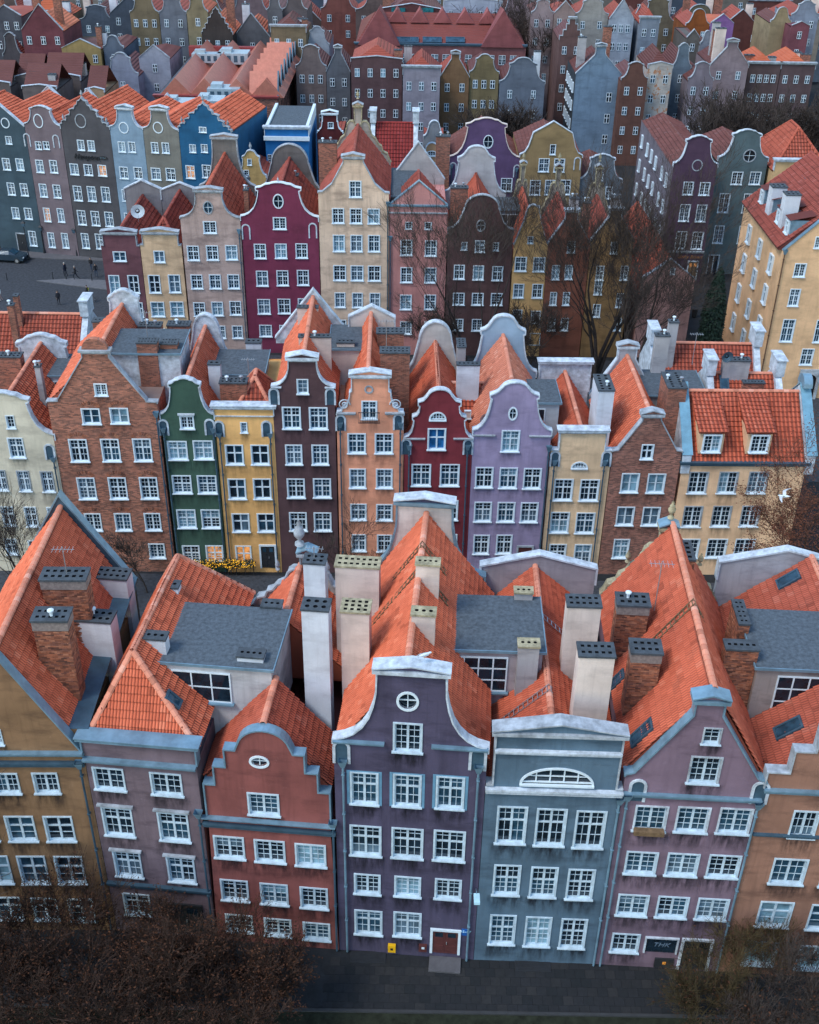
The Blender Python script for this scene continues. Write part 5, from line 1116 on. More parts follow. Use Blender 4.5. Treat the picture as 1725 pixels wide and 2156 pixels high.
Q3 = Q('light blue house with pedimented gable in the row by the square', 646, 838, (735, 272), (715, 165), 'neck', (.23, .34, .45), [(2, 690, 348, 738, 415, 773, 383), (2, 697, 493, 755, 573, 810, 535), (2, 712, 627, 770, 705, 825, 668), (2, 725, 765, 785, 845, 838, 805)], cop=OFFW, cap='ped', ovals=[(725, 268, .5, .55, 'ring')])
Q4 = Q('olive grey house with pedimented gable left of the bright blue house', 839, 1046, (935, 282), (918, 170), 'neck', (.20, .20, .18), [(2, 882, 352, 932, 420, 970, 388), (2, 882, 500, 945, 580, 1000, 542), (2, 895, 630, 952, 712, 1010, 672)], cop=OFFW, cap='ped', ovals=[(925, 267, .5, .55, 'ring')])
Q5 = Q('bright blue house with ornate scrolled gable at the end of its row', 1047, 1352, (1200, 285), (1180, 125), 'ornate', (.02, .11, .23), [(1, 1165, 262, 1210, 300), (3, 1107, 365, 1150, 417, 1265, 390), (2, 1085, 485, 1145, 572, 1210, 525)], cop=STONE, lit=(4,))
for h, lb in ((Q1, 1), (Q2, 1), (Q3, 1), (Q4, 1), (Q0, 1), (Q5, 1)):
    gable_slab(h, 'low', .2*h.w, .75*h.w, 11., 14., 17.3, 12.6, 13., stucco((.42, .44, .47), .6), OFFW, None, 'rear_gable')
s, z = Q2.fp(508, 438, 'j'); sg = text_on(Q2.o, 'Hampton', .85, (s, -.1, z), IRON, shear=.35, name='sign_lettering', ext=.06)
s, z = Q2.fp(605, 443, 'j'); m = MB(); m.add([(.55*math.cos(2*math.pi*k/20), y, .17*math.sin(2*math.pi*k/20)) for y in (-.12, 0) for k in range(20)], [tuple(range(20))]+[(k, (k+1) % 20, 20+(k+1) % 20, 20+k) for k in range(20)]); ov = m.build('sign_oval', [IRON], Q2.o, (s, 0, z)); text_on(ov, 'by Hilton', .2, (0, -.13, 0), ZINC, ext=.004)

# ------------------------------------------------------------------ generic house placed by its top and edges
def hs(label, fr, xl, xr, yt, ye, zt, prof, col, cols=2, rows=None, W=(), tm=None, dirt=.7, depth=12., yaw=0., lv=4, rise=-2.6, cop=None, cap=None, gw=.95, gh=1.45, mg=None, side=None, roofkw=None, **kw):
    xc = (xl+xr)/2; Y = at_z(P(fr, xc, yt), zt).y
    t = math.tan(R(yaw)); X0 = at_z(P(fr, xc, yt), zt).x
    line = ((X0-5, Y-5*t), (X0+5, Y+5*t))
    h = House(); h.fr = fr; h.A = Vector(line[0]); h.B = Vector(line[1]); h.u = (h.B-h.A).normalized(); h.v = Vector((-h.u.y, h.u.x))
    ze = h.fp(xc, ye)[1] if not isinstance(ye, float) else ye
    w = h.fp(xr, ye if not isinstance(ye, float) else yt)[0]-h.fp(xl, ye if not isinstance(ye, float) else yt)[0]
    zs = []; z = ze-2.3
    while z > .7 and len(zs) < (rows or 5): zs.append(z); z -= 2.95
    mg = mg or max(.9, w/(max(cols, 1)*2.1))
    grid = None if W or not cols else (zs, cols, gw, gh, mg, {'st': 'h' if lv > 3 else 'b'})
    mm = col if not isinstance(col, tuple) else stucco(col, dirt)
    rk = dict(ze=ze-.2, zr=zt+rise, lv=lv, mat=tm or RD4)
    if prof in ('flat', 'low'): rk.update(zr=zt+1.2, hipf=2., hipb=2.)
    if roofkw: rk.update(roofkw)
    yy = ye if not isinstance(ye, float) else yt
    h = house(label, fr=fr, line=line, ed=((xl, yy), (xr, yy)), ze=ze, zt=zt, prof=prof, mat=mm, lv=lv, depth=depth, W=W, grid=grid, cop=cop or OFFW, cap=cap, roofs=[rk] if rk.get('kind') != 'none' else [], **kw)
    return h
# centre of the fourth row
B1 = hs('bright azure blue house with flat white cornice behind the magenta house', 'k', 18, 272, 278, 330, 15.6, 'flat', (.02, .16, .42), 3, tm=RK4, W=[(2, 30, 420, 62, 475, 220, 450, {'st': 's'})], dirt=.2, roofkw=dict(kind='none'))
m = MB(); m.box(.3, B1.w-.3, .3, 11.7, B1.ze-.05, B1.zt+.05); m.build('deck', [BITU], B1.o); m = MB(); m.box(-.15, B1.w+.15, -.3, -.01, B1.ze-.2, B1.ze+.25); m.build('string_course', [WHITE], B1.o)
for _x in (.0, B1.w-.35): m = MB(); m.box(_x, _x+.35, .3, 11.9, B1.ze, B1.zt+.3); m.build('parapet', [WHITE], B1.o)
B2 = hs('small dark red baroque house with white pediment and oval window', 'k', 322, 474, 195, 300, 16.4, 'scroll', (.09, .02, .022), 1, cap='ped', W=[(1, 385, 235, 418, 275, 0, 0, {'st': 's'})], lv=3, tm=RD, depth=7., cop=WHITE)
B3 = hs('small butter yellow house with ornate gable between blue and magenta houses', 'j', 1392, 1556, 402, 560, 14.8, 'bell', (.55, .38, .16), 1, W=[(1, 1445, 450, 1475, 490, 0, 0, {'st': 's'}), (1, 1425, 515, 1458, 560, 0, 0, {'st': 's'})], lv=3, tm=RD, depth=8.)
B4 = hs('small apricot house with rounded gable and fan window', 'k', 922, 1062, 358, 470, 14.6, 'arch', (.50, .30, .17), 1, W=[(1, 965, 468, 1015, 505, 0, 0, {'st': 's'})], ovals=[(992, 432, .7, .5, 'lunette')], lv=3, tm=RD, depth=8.)
B5 = side_house('house with bright red metal tile roof and white gable pier', 'k', 650, 900, 240, 136, 17.0, 11.5, OFFW, tilemat((.30, .035, .03), .2), 9., 3)
B6 = hs('grey gable wall with round top in front of the pale pink house', 'k', 945, 1066, 228, 330, 16.6, 'arch', (.22, .24, .27), 0, lv=3, tm=RD, depth=6.)
B7 = hs('violet purple house with cream edged bell gable', 'k', 1097, 1508, 212, 470, 17.2, 'keel', (.12, .075, .16), 2, lv=3, tm=RDK, cop=plain('cream_coping', (.62, .54, .5), .8), W=[(1, 1288, 450, 1350, 512), (1, 1395, 562, 1465, 645), (1, 1180, 562, 1250, 645)], ovals=[(1323, 350, .5, .7)], dirt=.4, pipes=[(.03, (1120, 500)), (.96, (1490, 520))])
B8 = hs('olive ochre house with wide pedimented gable beside the violet house', 'l', -24, 340, 232, 440, 17.0, [(0, 0), (0, .06), (.07, .12), (.13, .3), (.17, .55), (.19, .68), (.5, 1)], (.31, .22, .11), 3, lv=3, tm=RDK, W=[(1, 148, 365, 187, 430, 0, 0, {'st': 's'}), (2, 80, 447, 150, 530, 205, 490), (3, 30, 575, 97, 665, 240, 618), (3, 25, 720, 92, 800, 235, 760)], dirt=.5, cop=OFFW)
B9 = hs('small slate blue house with pointed bell gable right of the olive house', 'l', 320, 572, 424, 590, 13.2, 'keel', (.13, .165, .20), 2, lv=3, tm=RDK, W=[(1, 430, 527, 467, 583, 0, 0, {'st': 's', 'g': G_BLIND}), (2, 370, 612, 420, 690, 495, 650)], dirt=.4)
B10 = hs('deep plum corner house with long grey side wall and shop sign', 'l', 872, 1130, 315, 500, 17.5, 'keel', (.085, .05, .085), 2, lv=3, tm=RDK, depth=22., W=[(2, 922, 583, 995, 665, 1055, 627, {'st': 'a'}), (2, 900, 715, 975, 820, 1035, 770, {'st': 'a'}), (2, 877, 873, 955, 980, 1012, 930, {'st': 'a'})], dirt=.4, bands=[((980, 1000), .25, .12, STONE)], ovals=[(1012, 488, .5, .55, 'ring', STONE)])
m = MB(); m.add([(-.03, .0, -.3), (-.03, 22, -.3), (-.03, 22, B10.ze), (-.03, 0, B10.ze)], [(0, 1, 2, 3)]); m.build('side_render', [stucco((.17, .155, .19), .6)], B10.o)
side_windows(B10, 'L', [B10.ze-2.2, B10.ze-5.3, B10.ze-8.4, B10.ze-11.5], [2.4, 5.2, 9.5, 12.5, 15.5, 19.5], .95, 1.6)
panel_door(B10, 'l', 958, 1045, 1022, 1160, WOOD, OFFW, True, G_WARM)
s, z = B10.fp(968, 1022, 'l'); text_on(B10.o, 'Gofry Bakers', .55, (s, -.12, z), plain('gold_lettering', (.30, .13, .03), .5), shear=.3, name='sign_lettering')
B11 = hs('blue green house with round window and curved gable beside the plum house', 'l', 1134, 1425, 280, 465, 17.3, 'keel', (.10, .145, .16), 2, lv=3, tm=RDK, W=[(2, 1205, 525, 1283, 605, 1350, 565, {'st': 'a'}), (2, 1125, 650, 1210, 770, 1310, 712, {'st': 'a'}), (2, 1097, 838, 1175, 950, 1280, 895, {'st': 'a'}), (1, 1060, 1010, 1145, 1135, 0, 0, {'st': 'k', 'g': G_DARK})], ovals=[(1318, 432, .65, .65, 'glass', STONE)], dirt=.4)
B12 = hs('butter cream house with balustrade and hipped orange roof at the right', 'l', 1460, 1800, 470, 520, 14.2, 'flat', (.62, .42, .22), 4, lv=3, tm=TR, W=[(3, 1492, 535, 1555, 600, 1725, 570)], roofkw=dict(zr=17.0, hipf=4., hipb=4.), dirt=.4)
# yellow corner building
_c = at_z(P('l', 1515, 990), 14.8); 
RB = house('large honey yellow corner building with roof dormers at the right edge', fr='l', line=((_c.x-5, _c.y), (_c.x+5, _c.y)), ed=((1515, 990), (2250, 990)), ze=14.8, zt=20.5, prof='tri', mat=stucco((.80, .51, .29), .5), lv=3, depth=14.5, cop=ZINC,
    W=[(2, 1690, 903, 1770, 980, 2000, 950), (3, 1568, 1060, 1655, 1147, 2000, 1110, {'st': 'a'}), (3, 1535, 1208, 1622, 1318, 1960, 1270), (3, 1490, 1388, 1590, 1525, 1930, 1465), (2, 1605, 1560, 1700, 1660, 1900, 1620)], bands=[], pipes=[(.012, (1520, 1000), plain('rust_pipe', (.10, .05, .03), .7))],
    roofs=[dict(ze=14.9, zr=20., s0=-.4, lv=3, mat=RD)])
side_windows(RB, 'L', [12.6, 9.6, 6.4, 3.2], [2.6, 6.8, 11.], 1.05, 1.9)
for q in (1.8, 4.8, 8., 11.):
    m = MB(); z0 = 15.6; m.add([(.6, -.7, z0), (.6, .7, z0), (.6, .7, z0+1.7), (.6, -.7, z0+1.7), (3.2, -.7, z0+1.7), (3.2, .7, z0+1.7)], [(0, 1, 2, 3), (0, 3, 4), (1, 5, 2)]); d = m.build('dormer', [ZINC], RB.o, (0, q, 0))
    m = MB(); m.add([(.4, -.85, z0+1.72), (.4, .85, z0+1.72), (4.2, .85, z0+2.5), (4.2, -.85, z0+2.5)], [(0, 1, 2, 3)]); m.build('dormer_roof', [RD], d)
    r_ = window_meshes(.9, 1.3, 3, STY['h']); w_ = add_window(RB.o, 0, 0, r_, 3); w_.location = (.44, q, z0+.85); w_.rotation_euler = (0, 0, R(-90))
for a, b, y, Y in ((1450, 1545, 625, 108), (1530, 1625, 670, 104), (1640, 1720, 575, 110)): chim_px(RB, 'w', 'l', a, b, y, Y, 1.2, 13., 3, 2)

for _h, _f, _x, _y in ((T3, 'k', 297, 870), (T3, 'j', 1440, 877), (B7, 'k', 1117, 508), (B7, 'k', 1490, 522), (Q1, 'j', 160, 340), (Q1, 'j', 330, 348), (B8, 'l', 310, 478)): niche(_h, _x, _y, _f, .85, 1.5, None, False)

for _h, _z in ((Q2, 0), (Q5, 0), (B3, 0), (T3, 0)): finial(_h, _h.w/2, .2, _h.zt+.05, .9 if _h is not T3 else .5)
for _h in (T4, T7, T8, T9): finial(_h, _h.w/2, TD-.2, {T4: 22.9}.get(_h, 16.9), .9, CAPY)
for _h in (Q2, Q5):
    for _f in (.06, .94): finial(_h, _h.w*_f, .2, _h.ze+.6, .8)
# ------------------------------------------------------------------ the rows further back
BRD = brickmat((.27, .10, .07), 1.6)
FAR = [
 ('red brick house with ornate triangular gable at the upper left', 'm', 125, 368, 25, 175, 20.5, 'tri', (.22, .07, .075), 3, RO4),
 ('lemon yellow classical house with a low triangular pediment', 'm', 360, 588, 228, 282, 15.5, 'tri', (.50, .34, .13), 3, RK4),
 ('blue grey house with rounded gable right of the lemon yellow house', 'm', 605, 722, 208, 280, 16.0, 'arch', (.16, .19, .23), 1, RK4),
 ('pale lilac white house with bell gable and tiny round window', 'm', 622, 808, 308, 440, 14.8, 'bell', (.42, .43, .50), 1, RK4),
 ('pale white house with wide triangular pediment left of the factory roof', 'm', 812, 992, 264, 338, 15.2, 'tri', (.46, .46, .50), 1, RK4),
 ('ochre house with three windows and orange roof in the upper left row', 'm', 760, 930, -30, 78, 20.0, 'bell', (.28, .21, .12), 3, RD4),
 ('grey house with curved gable next to the ochre upper left house', 'm', 932, 1090, -25, 78, 20.0, 'bell', (.24, .25, .27), 2, RD4),
 ('sand coloured house with scroll gable left of the ornate dark gable', 'm', 1092, 1215, -20, 70, 20.5, 'bell', (.34, .27, .15), 1, RO4),
 ('pinkish brown house with ornate pointed gable and dark star window', 'm', 1006, 1150, 62, 240, 17.5, 'ornate', (.20, .145, .14), 2, RD4),
 ('sooty brown house with richly scrolled gable behind the factory', 'm', 1180, 1362, 42, 200, 19.0, 'ornate', (.085, .065, .055), 3, RO4),
 ('stone grey house with plain gable and bright orange roof side', 'm', 1370, 1580, 78, 215, 17.5, 'tri', (.17, .16, .16), 1, RO4),
 ('ochre palace front with tall windows behind the factory roof', 'm', 1585, 1790, 158, 190, 17.0, 'flat', (.29, .21, .12), 3, RK4),
 ('taupe house with tall neck gable and dark centre strip', 'n', 198, 374, 262, 400, 16.5, 'keel', (.26, .19, .165), 3, RK4),
 ('cool grey gabled house right of the taupe house', 'n', 376, 515, 285, 420, 16.0, 'trineck', (.19, .19, .195), 2, RK4),
 ('wide chestnut brown house with four windows per floor', 'n', 520, 820, 328, 362, 16.0, 'low', (.17, .09, .085), 4, RD4),
 ('pale dusty pink house with flat dark cornice', 'n', 824, 1042, 398, 440, 14.8, 'flat', (.42, .36, .38), 3, RD4),
 ('amber brown house with steep pointed gable', 'n', 1044, 1212, 318, 450, 16.0, 'trineck', (.30, .165, .08), 2, RD4),
 ('old gold house with grey bell gable beside the amber brown house', 'n', 1214, 1386, 318, 430, 16.0, 'bell', (.29, .21, .10), 3, RK4),
 ('cement grey house with bell gable behind thin trees', 'n', 1388, 1655, 338, 490, 15.6, 'bell', (.21, .23, .26), 2, RK4),
 ('small chalk white bell gable beside the red market roof', 'n', 255, 392, 155, 265, 16.5, 'bell', (.50, .52, .54), 1, RK4),
 ('lilac white building with double roof at the top centre', 'n', 1066, 1405, -12, 30, 19.0, 'low', (.55, .58, .64), 4, RK4),
 ('umber grey house with rounded top at the upper centre left', 'n', 30, 118, -20, 60, 20.0, 'bell', (.18, .17, .17), 1, RK4),
 ('mocha house with dark windows beside the sawtooth roof', 'n', 122, 262, -25, 60, 20.0, 'bell', (.19, .15, .14), 2, RK4),
 ('shell pink gable at the upper right centre', 'o', 42, 172, -2, 80, 19.5, 'keel', (.46, .33, .30), 2, RK4),
 ('pale peach gable next to the shell pink one', 'o', 178, 300, 5, 75, 19.5, 'tri', (.44, .30, .25), 2, RD4),
 ('cream gable with roundel at the upper right', 'o', 300, 492, -15, 90, 20.0, 'bell', (.48, .43, .36), 2, RD4),
 ('white house with pointed gable at the upper right', 'o', 500, 642, -5, 110, 20.0, 'tri', (.52, .55, .58), 3, RD4),
 ('ice blue plastered house with blank wall and slate roof', 'o', 302, 568, 275, 435, 17.0, 'trineck2', (.27, .36, .43), 0, RK4),
 ('terracotta brown house with narrow gable beside the ice blue house', 'o', 568, 722, 362, 470, 15.5, 'keel', (.22, .10, .07), 2, RK4),
 ('peeling white and orange house with low parapet', 'o', 724, 868, 362, 400, 15.2, 'low', None, 2, RK4),
 ('steel grey house with tall curved gable beside the peeling house', 'o', 866, 974, 252, 400, 17.0, 'keel', (.20, .25, .28), 1, RK4),
 ('dusky rose house with small steep gable', 'o', 960, 1106, 362, 470, 15.2, 'keel', (.33, .26, .27), 2, RK4),
 ('powder pink house with neck gable beside the twin red roofs', 'o', 1092, 1312, 248, 380, 17.2, 'trineck', (.40, .29, .28), 2, RK4),
 ('brick brown house with hipped brick red roof behind the dark trees', 'o', 1312, 1500, 375, 400, 13.5, 'flat', (.16, .10, .09), 4, RO4),
 ('brick brown house with second hipped roof at the far right', 'o', 1502, 1700, 378, 405, 13.5, 'flat', (.16, .10, .095), 3, RO4),
 ('burnt orange house with rounded gable in the upper right', 'o', 946, 1084, 52, 150, 17.5, 'arch', (.38, .11, .03), 2, RD4),
 ('orchid purple house with low gable in the upper right', 'o', 1092, 1228, 82, 135, 16.8, 'tri', (.34, .16, .36), 1, RO4),
 ('yellow gable wall at the upper right corner', 'o', 1442, 1560, 42, 130, 18.0, 'arch', (.50, .36, .19), 0, RK4),
 ('rose house with white columns and pediment at upper right', 'o', 1566, 1672, 125, 150, 16.4, 'tri', (.30, .10, .11), 1, RK4),
 ('silver grey house with small attic left of the burnt orange house', 'o', 676, 792, 108, 135, 17.2, 'flat', (.33, .36, .39), 2, RD4),
 ('tall russet brick house with stepped gable left of the ice blue house', 'o', 206, 342, 112, 235, 19.0, 'step2', (.22, .12, .10), 2, RK4),
 ('weathered sandstone house with pediment in the upper right row', 'o', 952, 1028, 172, 220, 16.6, 'tri', (.20, .17, .14), 1, RK4),
 ('dove grey gable with roundel at the right edge', 'o', 1565, 1725, 5, 90, 19.0, 'bell', (.34, .37, .42), 2, RD4),
 ('ash grey gable left of the white pointed house', 'o', 640, 700, 30, 110, 18.2, 'tri', (.26, .26, .28), 1, RK4),
 ('pearl grey house with curved top beside the powder pink house', 'o', 1030, 1100, 180, 260, 16.6, 'arch', (.30, .30, .32), 1, RK4),
 ('slate house with steep roof at the upper left corner', 'm', -60, 122, 30, 90, 19.5, 'tri', (.12, .12, .13), 3, RD4),
 ('dim brown house with small gable under the red brick house', 'm', 20, 130, 190, 330, 16.0, 'keel', (.12, .10, .10), 1, RD4),
]
FH = {}
for (lb, fr, xl, xr, yt, ye, zt, pr, col, nc, tm) in FAR:
    if col is None: col = stucco((.48, .45, .42), .8, (.42, .16, .05), .55)
    if isinstance(col, tuple): col = (col[0]*.64, col[1]*.70, col[2]*.80)  # far wall colours dimmed to stand in for light falloff toward the edge
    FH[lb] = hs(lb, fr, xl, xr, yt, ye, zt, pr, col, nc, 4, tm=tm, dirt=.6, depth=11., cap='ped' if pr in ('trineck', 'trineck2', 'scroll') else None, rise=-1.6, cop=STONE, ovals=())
h = FH['ice blue plastered house with blank wall and slate roof']
for z in (h.ze-3.4, h.ze-6.6, h.ze-9.8): add_window(h.o, h.w*.78, z, window_meshes(1., 1.6, 3, STY['h']), 4, -.155)
# twin houses behind the factory, slate side wall of the ice blue house
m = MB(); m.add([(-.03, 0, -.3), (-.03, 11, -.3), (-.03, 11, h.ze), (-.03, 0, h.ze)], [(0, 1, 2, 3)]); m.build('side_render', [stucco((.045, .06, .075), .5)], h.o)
side_windows(h, 'L', [h.ze-2.3, h.ze-5., h.ze-7.8], [1.6, 3.7, 5.8, 7.9, 9.8], 1.0, 1.5)
# long market building with red roofs
def ybox(fr, x, y, z): return at_z(P(fr, x, y), z)
a, b = ybox('n', 545, 262, 13.5), ybox('n', 1545, 262, 13.5)
BM = house('long market building with big red tiled roof and triangular dormers', fr='n', line=((a.x, a.y), (b.x, a.y)), ed=((545, 262), (1545, 262)), ze=13.5, zt=13.55, prof='flat', mat=stucco((.24, .10, .10), .6), lv=4, depth=24., cop=ZDARK, grid=([10.6, 7.], 14, 1.3, 1.7, 2.), roofs=[dict(kind='side', ze=13.6, zr=17.3, q0=.1, q1=23.9, rs=9., hipf=3., hipb=3., lv=4, mat=tilemat((.20, .05, .04), .5, wave=True))])
for k in (.14, .86):
    w = BM.w; m = MB(); m.prism([(-3.6, 0), (3.6, 0), (0, 5.8)], -.3, .6); m.add([(-3.6, .6, 0), (0, .6, 5.8), (0, 9., 5.), (3.6, .6, 0)], [(0, 1, 2), (3, 2, 1)]); m.build('gable_dormer', [stucco((.24, .08, .085), .5)], BM.o, (w*k, 0, 13.5))
for k in range(5):
    m = MB(); m.prism([(-1.6, 0), (1.6, 0), (0, 2.1)], 0, .2); m.add([(-1.6, .2, 0), (0, .2, 2.1), (0, 4., 2.1), (1.6, .2, 0)], [(0, 1, 2), (3, 2, 1)]); m.build('small_dormer', [stucco((.30, .10, .10), .4)], BM.o, (BM.w*(.24+.135*k), 5.6, 16.2))
    roof_window(BM, 'n', 590+135*k if k else 815, 236, (Vector((0, .1, 13.6)), Vector((0, -4.6, 8.9))), 3.2, 1.3)
a = ybox('n', 700, 90, 14.)
B20 = hs('dark red hall roof with teal windows at the top centre', 'n', 690, 1060, 20, 92, 16.0, 'low', (.12, .05, .05), 0, depth=14., tm=RK4)
for x0, x1 in ((757, 838), (920, 1003)):
    s0, z = B20.fp(x0, 70, 'n'); s1, z2 = B20.fp(x1, 45, 'n'); m = MB(); m.box(s0, s1, -.25, -.05, z, z2); m.build('window_strip', [glassmat('teal_glass', (.02, .16, .18))], B20.o)
# factory with metal ridge roofs
p0, p1, p2 = ybox('m', 905, 568, 12.), ybox('m', 1620, 568, 12.), ybox('m', 1200, 325, 12.)
FA = house('brick market hall with parallel orange metal ridge roofs', fr='m', line=((p0.x, p0.y), (p1.x, p0.y)), ed=((905, 568), (1620, 568)), ze=11.9, zt=12., prof='flat', mat=BRD, lv=4, depth=p2.y-p0.y, cop=plain('red_metal', (.26, .05, .05), .5), roofs=[])
REDM = plain('salmon_metal', (.46, .17, .12), .5, .2, .15); RMD = plain('red_metal', (.26, .05, .05), .5)
m = MB(); m.box(.2, FA.w-.2, .3, FA.depth, 11.95, 12.05); m.build('deck', [BITU], FA.o)
for k, f in enumerate((.03, .27, .53, .77)):
    x = f*FA.w; m = MB(); m.prism([(x, 12.06), (x+5., 12.06), (x+2.5, 14.6)], .5, FA.depth-.5); o = m.build('ridge_roof', [REDM], FA.o)
    q = MB()
    for i in range(18): yy = 1+i*(FA.depth-2)/18; q.add([(x+2.45, yy, 14.68), (x+2.45, yy+.1, 14.68), (x-.02, yy+.1, 12.1), (x-.02, yy, 12.1)], [(0, 1, 2, 3)])
    q.build('standing_seam', [RMD], o)
m = MB(); m.box(0, FA.w, FA.depth-1.2, FA.depth, 12.06, 13.6); m.build('parapet', [RMD], FA.o)
for k in range(7):
    y0 = .3+k*FA.depth/7; d = FA.depth/7-.1; m = MB(); m.add([(FA.w, y0, 11.9), (FA.w, y0+d, 11.9), (FA.w, y0+d/2, 15.2), (FA.w-3., y0+d/2, 15.2), (FA.w-3, y0, 12.), (FA.w-3, y0+d, 12.)], [(0, 1, 2)]); m.m = 1; m.add([(FA.w+.1, y0-.05, 11.9), (FA.w+.1, y0+d/2, 15.3), (FA.w-4, y0+d/2, 15.3), (FA.w-4., y0-.05, 11.9), (FA.w+.1, y0+d+.05, 11.9), (FA.w-4, y0+d+.05, 11.9)], [(0, 1, 2, 3), (1, 4, 5, 2)]); m.build('end_gable', [BRD, REDM], FA.o); m = MB(); m.tube([(FA.w+.12, y0-.05, 11.9), (FA.w+.12, y0+d/2, 15.3), (FA.w+.12, y0+d+.05, 11.9)], .16, 4); m.build('verge', [ZDARK], FA.o)
    for zz in (2., 5.2, 8.4):
        for qq in (.25, .7): m = MB(); m.box(FA.w+.002, FA.w+.03, y0+d*qq-.35, y0+d*qq+.35, zz, zz+2.2); m.build('window', [G_DARK], FA.o)
# ventilation plant on the roofs right behind the blue house
for i, (fr, x0, x1, yf, yb, z, hgt, lb) in enumerate((('m', 940, 1130, 600, 545, 13.5, 1.6, 'large silver ventilation unit left of the others behind the light blue house'), ('m', 1140, 1300, 590, 530, 13.5, 1.8, 'silver ventilation unit in the middle above the olive grey house'), ('m', 1210, 1400, 520, 470, 13.5, 1.6, 'flat blue grey ventilation duct above the bright blue house'), ('m', 1120, 1290, 315, 290, 14.5, 1.3, 'long silver duct on the far edge of the hall roof'), ('m', 1270, 1450, 312, 270, 14.5, 1.6, 'pale duct box beside the long silver duct'))):
    a, b, c = ybox(fr, x0, yf, z), ybox(fr, x1, yf, z), ybox(fr, x0, yb, z); m = MB(); w, d = b.x-a.x, max(1.5, (c.y-a.y)*.6)
    m.box(0, w, 0, d, -hgt, 0); m.box(w*.1, w*.45, d*.2, d*.8, .002, .5); o = m.build('ventilation_unit', [plain('galvanised', (.42, .52, .58), .4, .4, .15)], None, (a.x, a.y, z)); tag(o, lb, 'ventilation')
    for k in range(4): q = MB(); q.box(w*(.1+.22*k), w*(.22+.22*k), -.02, -.002, -hgt*.8, -hgt*.2); q.build('louvre', [ZDARK], o)
    q = MB()
    for k in (.08, .92):
        for e in (.1, .9): q2 = MB(); q2.box(w*k-.08, w*k+.08, d*e-.08, d*e+.08, -4., -hgt); q2.build('leg', [ZDARK], o)
# low dark roofs behind the row by the square
for i, (x0, x1, yt, ye, lb) in enumerate(((-120, 60, 470, 500, 'low dark tiled roof at the left edge behind the teal house'), (90, 240, 430, 470, 'low house with dark brown roof behind the grey mauve house'), (255, 470, 425, 470, 'wide low house with near black tiled roof behind the charcoal house'), (130, 330, 495, 520, 'second dark tiled roof directly behind the charcoal house'), (500, 610, 510, 540, 'small tan house with a row of narrow windows'))):
    hs(lb, 'm', x0, x1, yt, ye, 11.5+.3*i, 'low', (.14, .12, .12) if i < 4 else (.36, .24, .15), 0 if i < 4 else 3, tm=RK4, depth=9., roofkw=dict(kind='side', zr=13.6+.3*i, hipf=0, hipb=0))
# infill of the old town up to the frame's upper edge
random.seed(11)
CN = [('grey', (.22, .23, .25)), ('beige', (.36, .29, .22)), ('brown', (.18, .12, .10)), ('rose', (.34, .22, .21)), ('white', (.46, .48, .50)), ('ochre', (.27, .2, .12)), ('slate', (.13, .15, .18)), ('brick red', (.24, .08, .06))]
PN = {'tri': 'pointed', 'bell': 'bell shaped', 'keel': 'curved', 'flat': 'flat topped', 'arch': 'round topped'}
OR = ['first', 'second', 'third', 'fourth', 'fifth', 'sixth', 'seventh', 'eighth', 'ninth', 'tenth', 'eleventh', 'twelfth', 'thirteenth', 'fourteenth', 'fifteenth', 'sixteenth', 'seventeenth', 'eighteenth', 'nineteenth', 'twentieth', 'twenty-first', 'twenty-second', 'twenty-third', 'twenty-fourth', 'twenty-fifth', 'twenty-sixth', 'twenty-seventh', 'twenty-eighth', 'twenty-ninth', 'thirtieth']
for ri, (Y, nm) in enumerate(((242, 'nearest far row'), (268, 'second far row'), (296, 'third far row'), (326, 'fourth far row'), (360, 'last far row'))):
    X = -.40*Y-4; k = 0
    while X < .40*Y+4:
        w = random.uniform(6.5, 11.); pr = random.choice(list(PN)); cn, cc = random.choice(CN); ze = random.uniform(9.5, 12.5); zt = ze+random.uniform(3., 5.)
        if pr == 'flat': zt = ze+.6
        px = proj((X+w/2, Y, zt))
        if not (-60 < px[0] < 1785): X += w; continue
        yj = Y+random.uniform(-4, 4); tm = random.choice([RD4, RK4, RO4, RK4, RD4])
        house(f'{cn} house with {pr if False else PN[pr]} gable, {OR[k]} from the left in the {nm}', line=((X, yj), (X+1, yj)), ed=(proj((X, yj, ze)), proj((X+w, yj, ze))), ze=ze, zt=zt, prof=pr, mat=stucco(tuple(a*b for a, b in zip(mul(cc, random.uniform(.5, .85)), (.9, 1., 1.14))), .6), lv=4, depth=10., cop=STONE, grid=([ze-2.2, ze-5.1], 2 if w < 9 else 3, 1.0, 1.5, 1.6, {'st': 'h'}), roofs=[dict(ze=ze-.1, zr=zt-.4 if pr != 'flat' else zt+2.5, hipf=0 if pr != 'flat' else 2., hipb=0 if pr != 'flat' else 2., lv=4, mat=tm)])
        X += w+random.choice([0, 0, 0, 1.5]); k += 1

# chimney stacks and roof windows of the far houses
random.seed(23)
for _o in [x for x in COL.objects if x.name.startswith('town_house') and x.type == 'EMPTY' and x.location.y > 150]:
    hh = HOUSES.get(_o.name)
    if not hh or hh.w < 5 or hh.w > 30: continue
    for _k in range(random.choice([1, 1, 2, 2, 3])):
        sd = random.choice([-1, 1]); s_ = hh.w*(.5+sd*random.uniform(.22, .42)); q_ = random.uniform(1.5, hh.depth-2.5); w_ = random.uniform(.8, 1.6); p_ = hh.wpt(s_, q_, 0)
        chimney(hh, random.choice(['b', 'b', 'b', 'g', 'w', 'c']), p_.x-w_/2, p_.x+w_/2, p_.y, p_.y+.9, min(hh.zt, hh.ze+4.5)+random.uniform(.3, 2.), hh.ze-1.5, 2, 1, cowl=random.choice([0, 0, 1]))
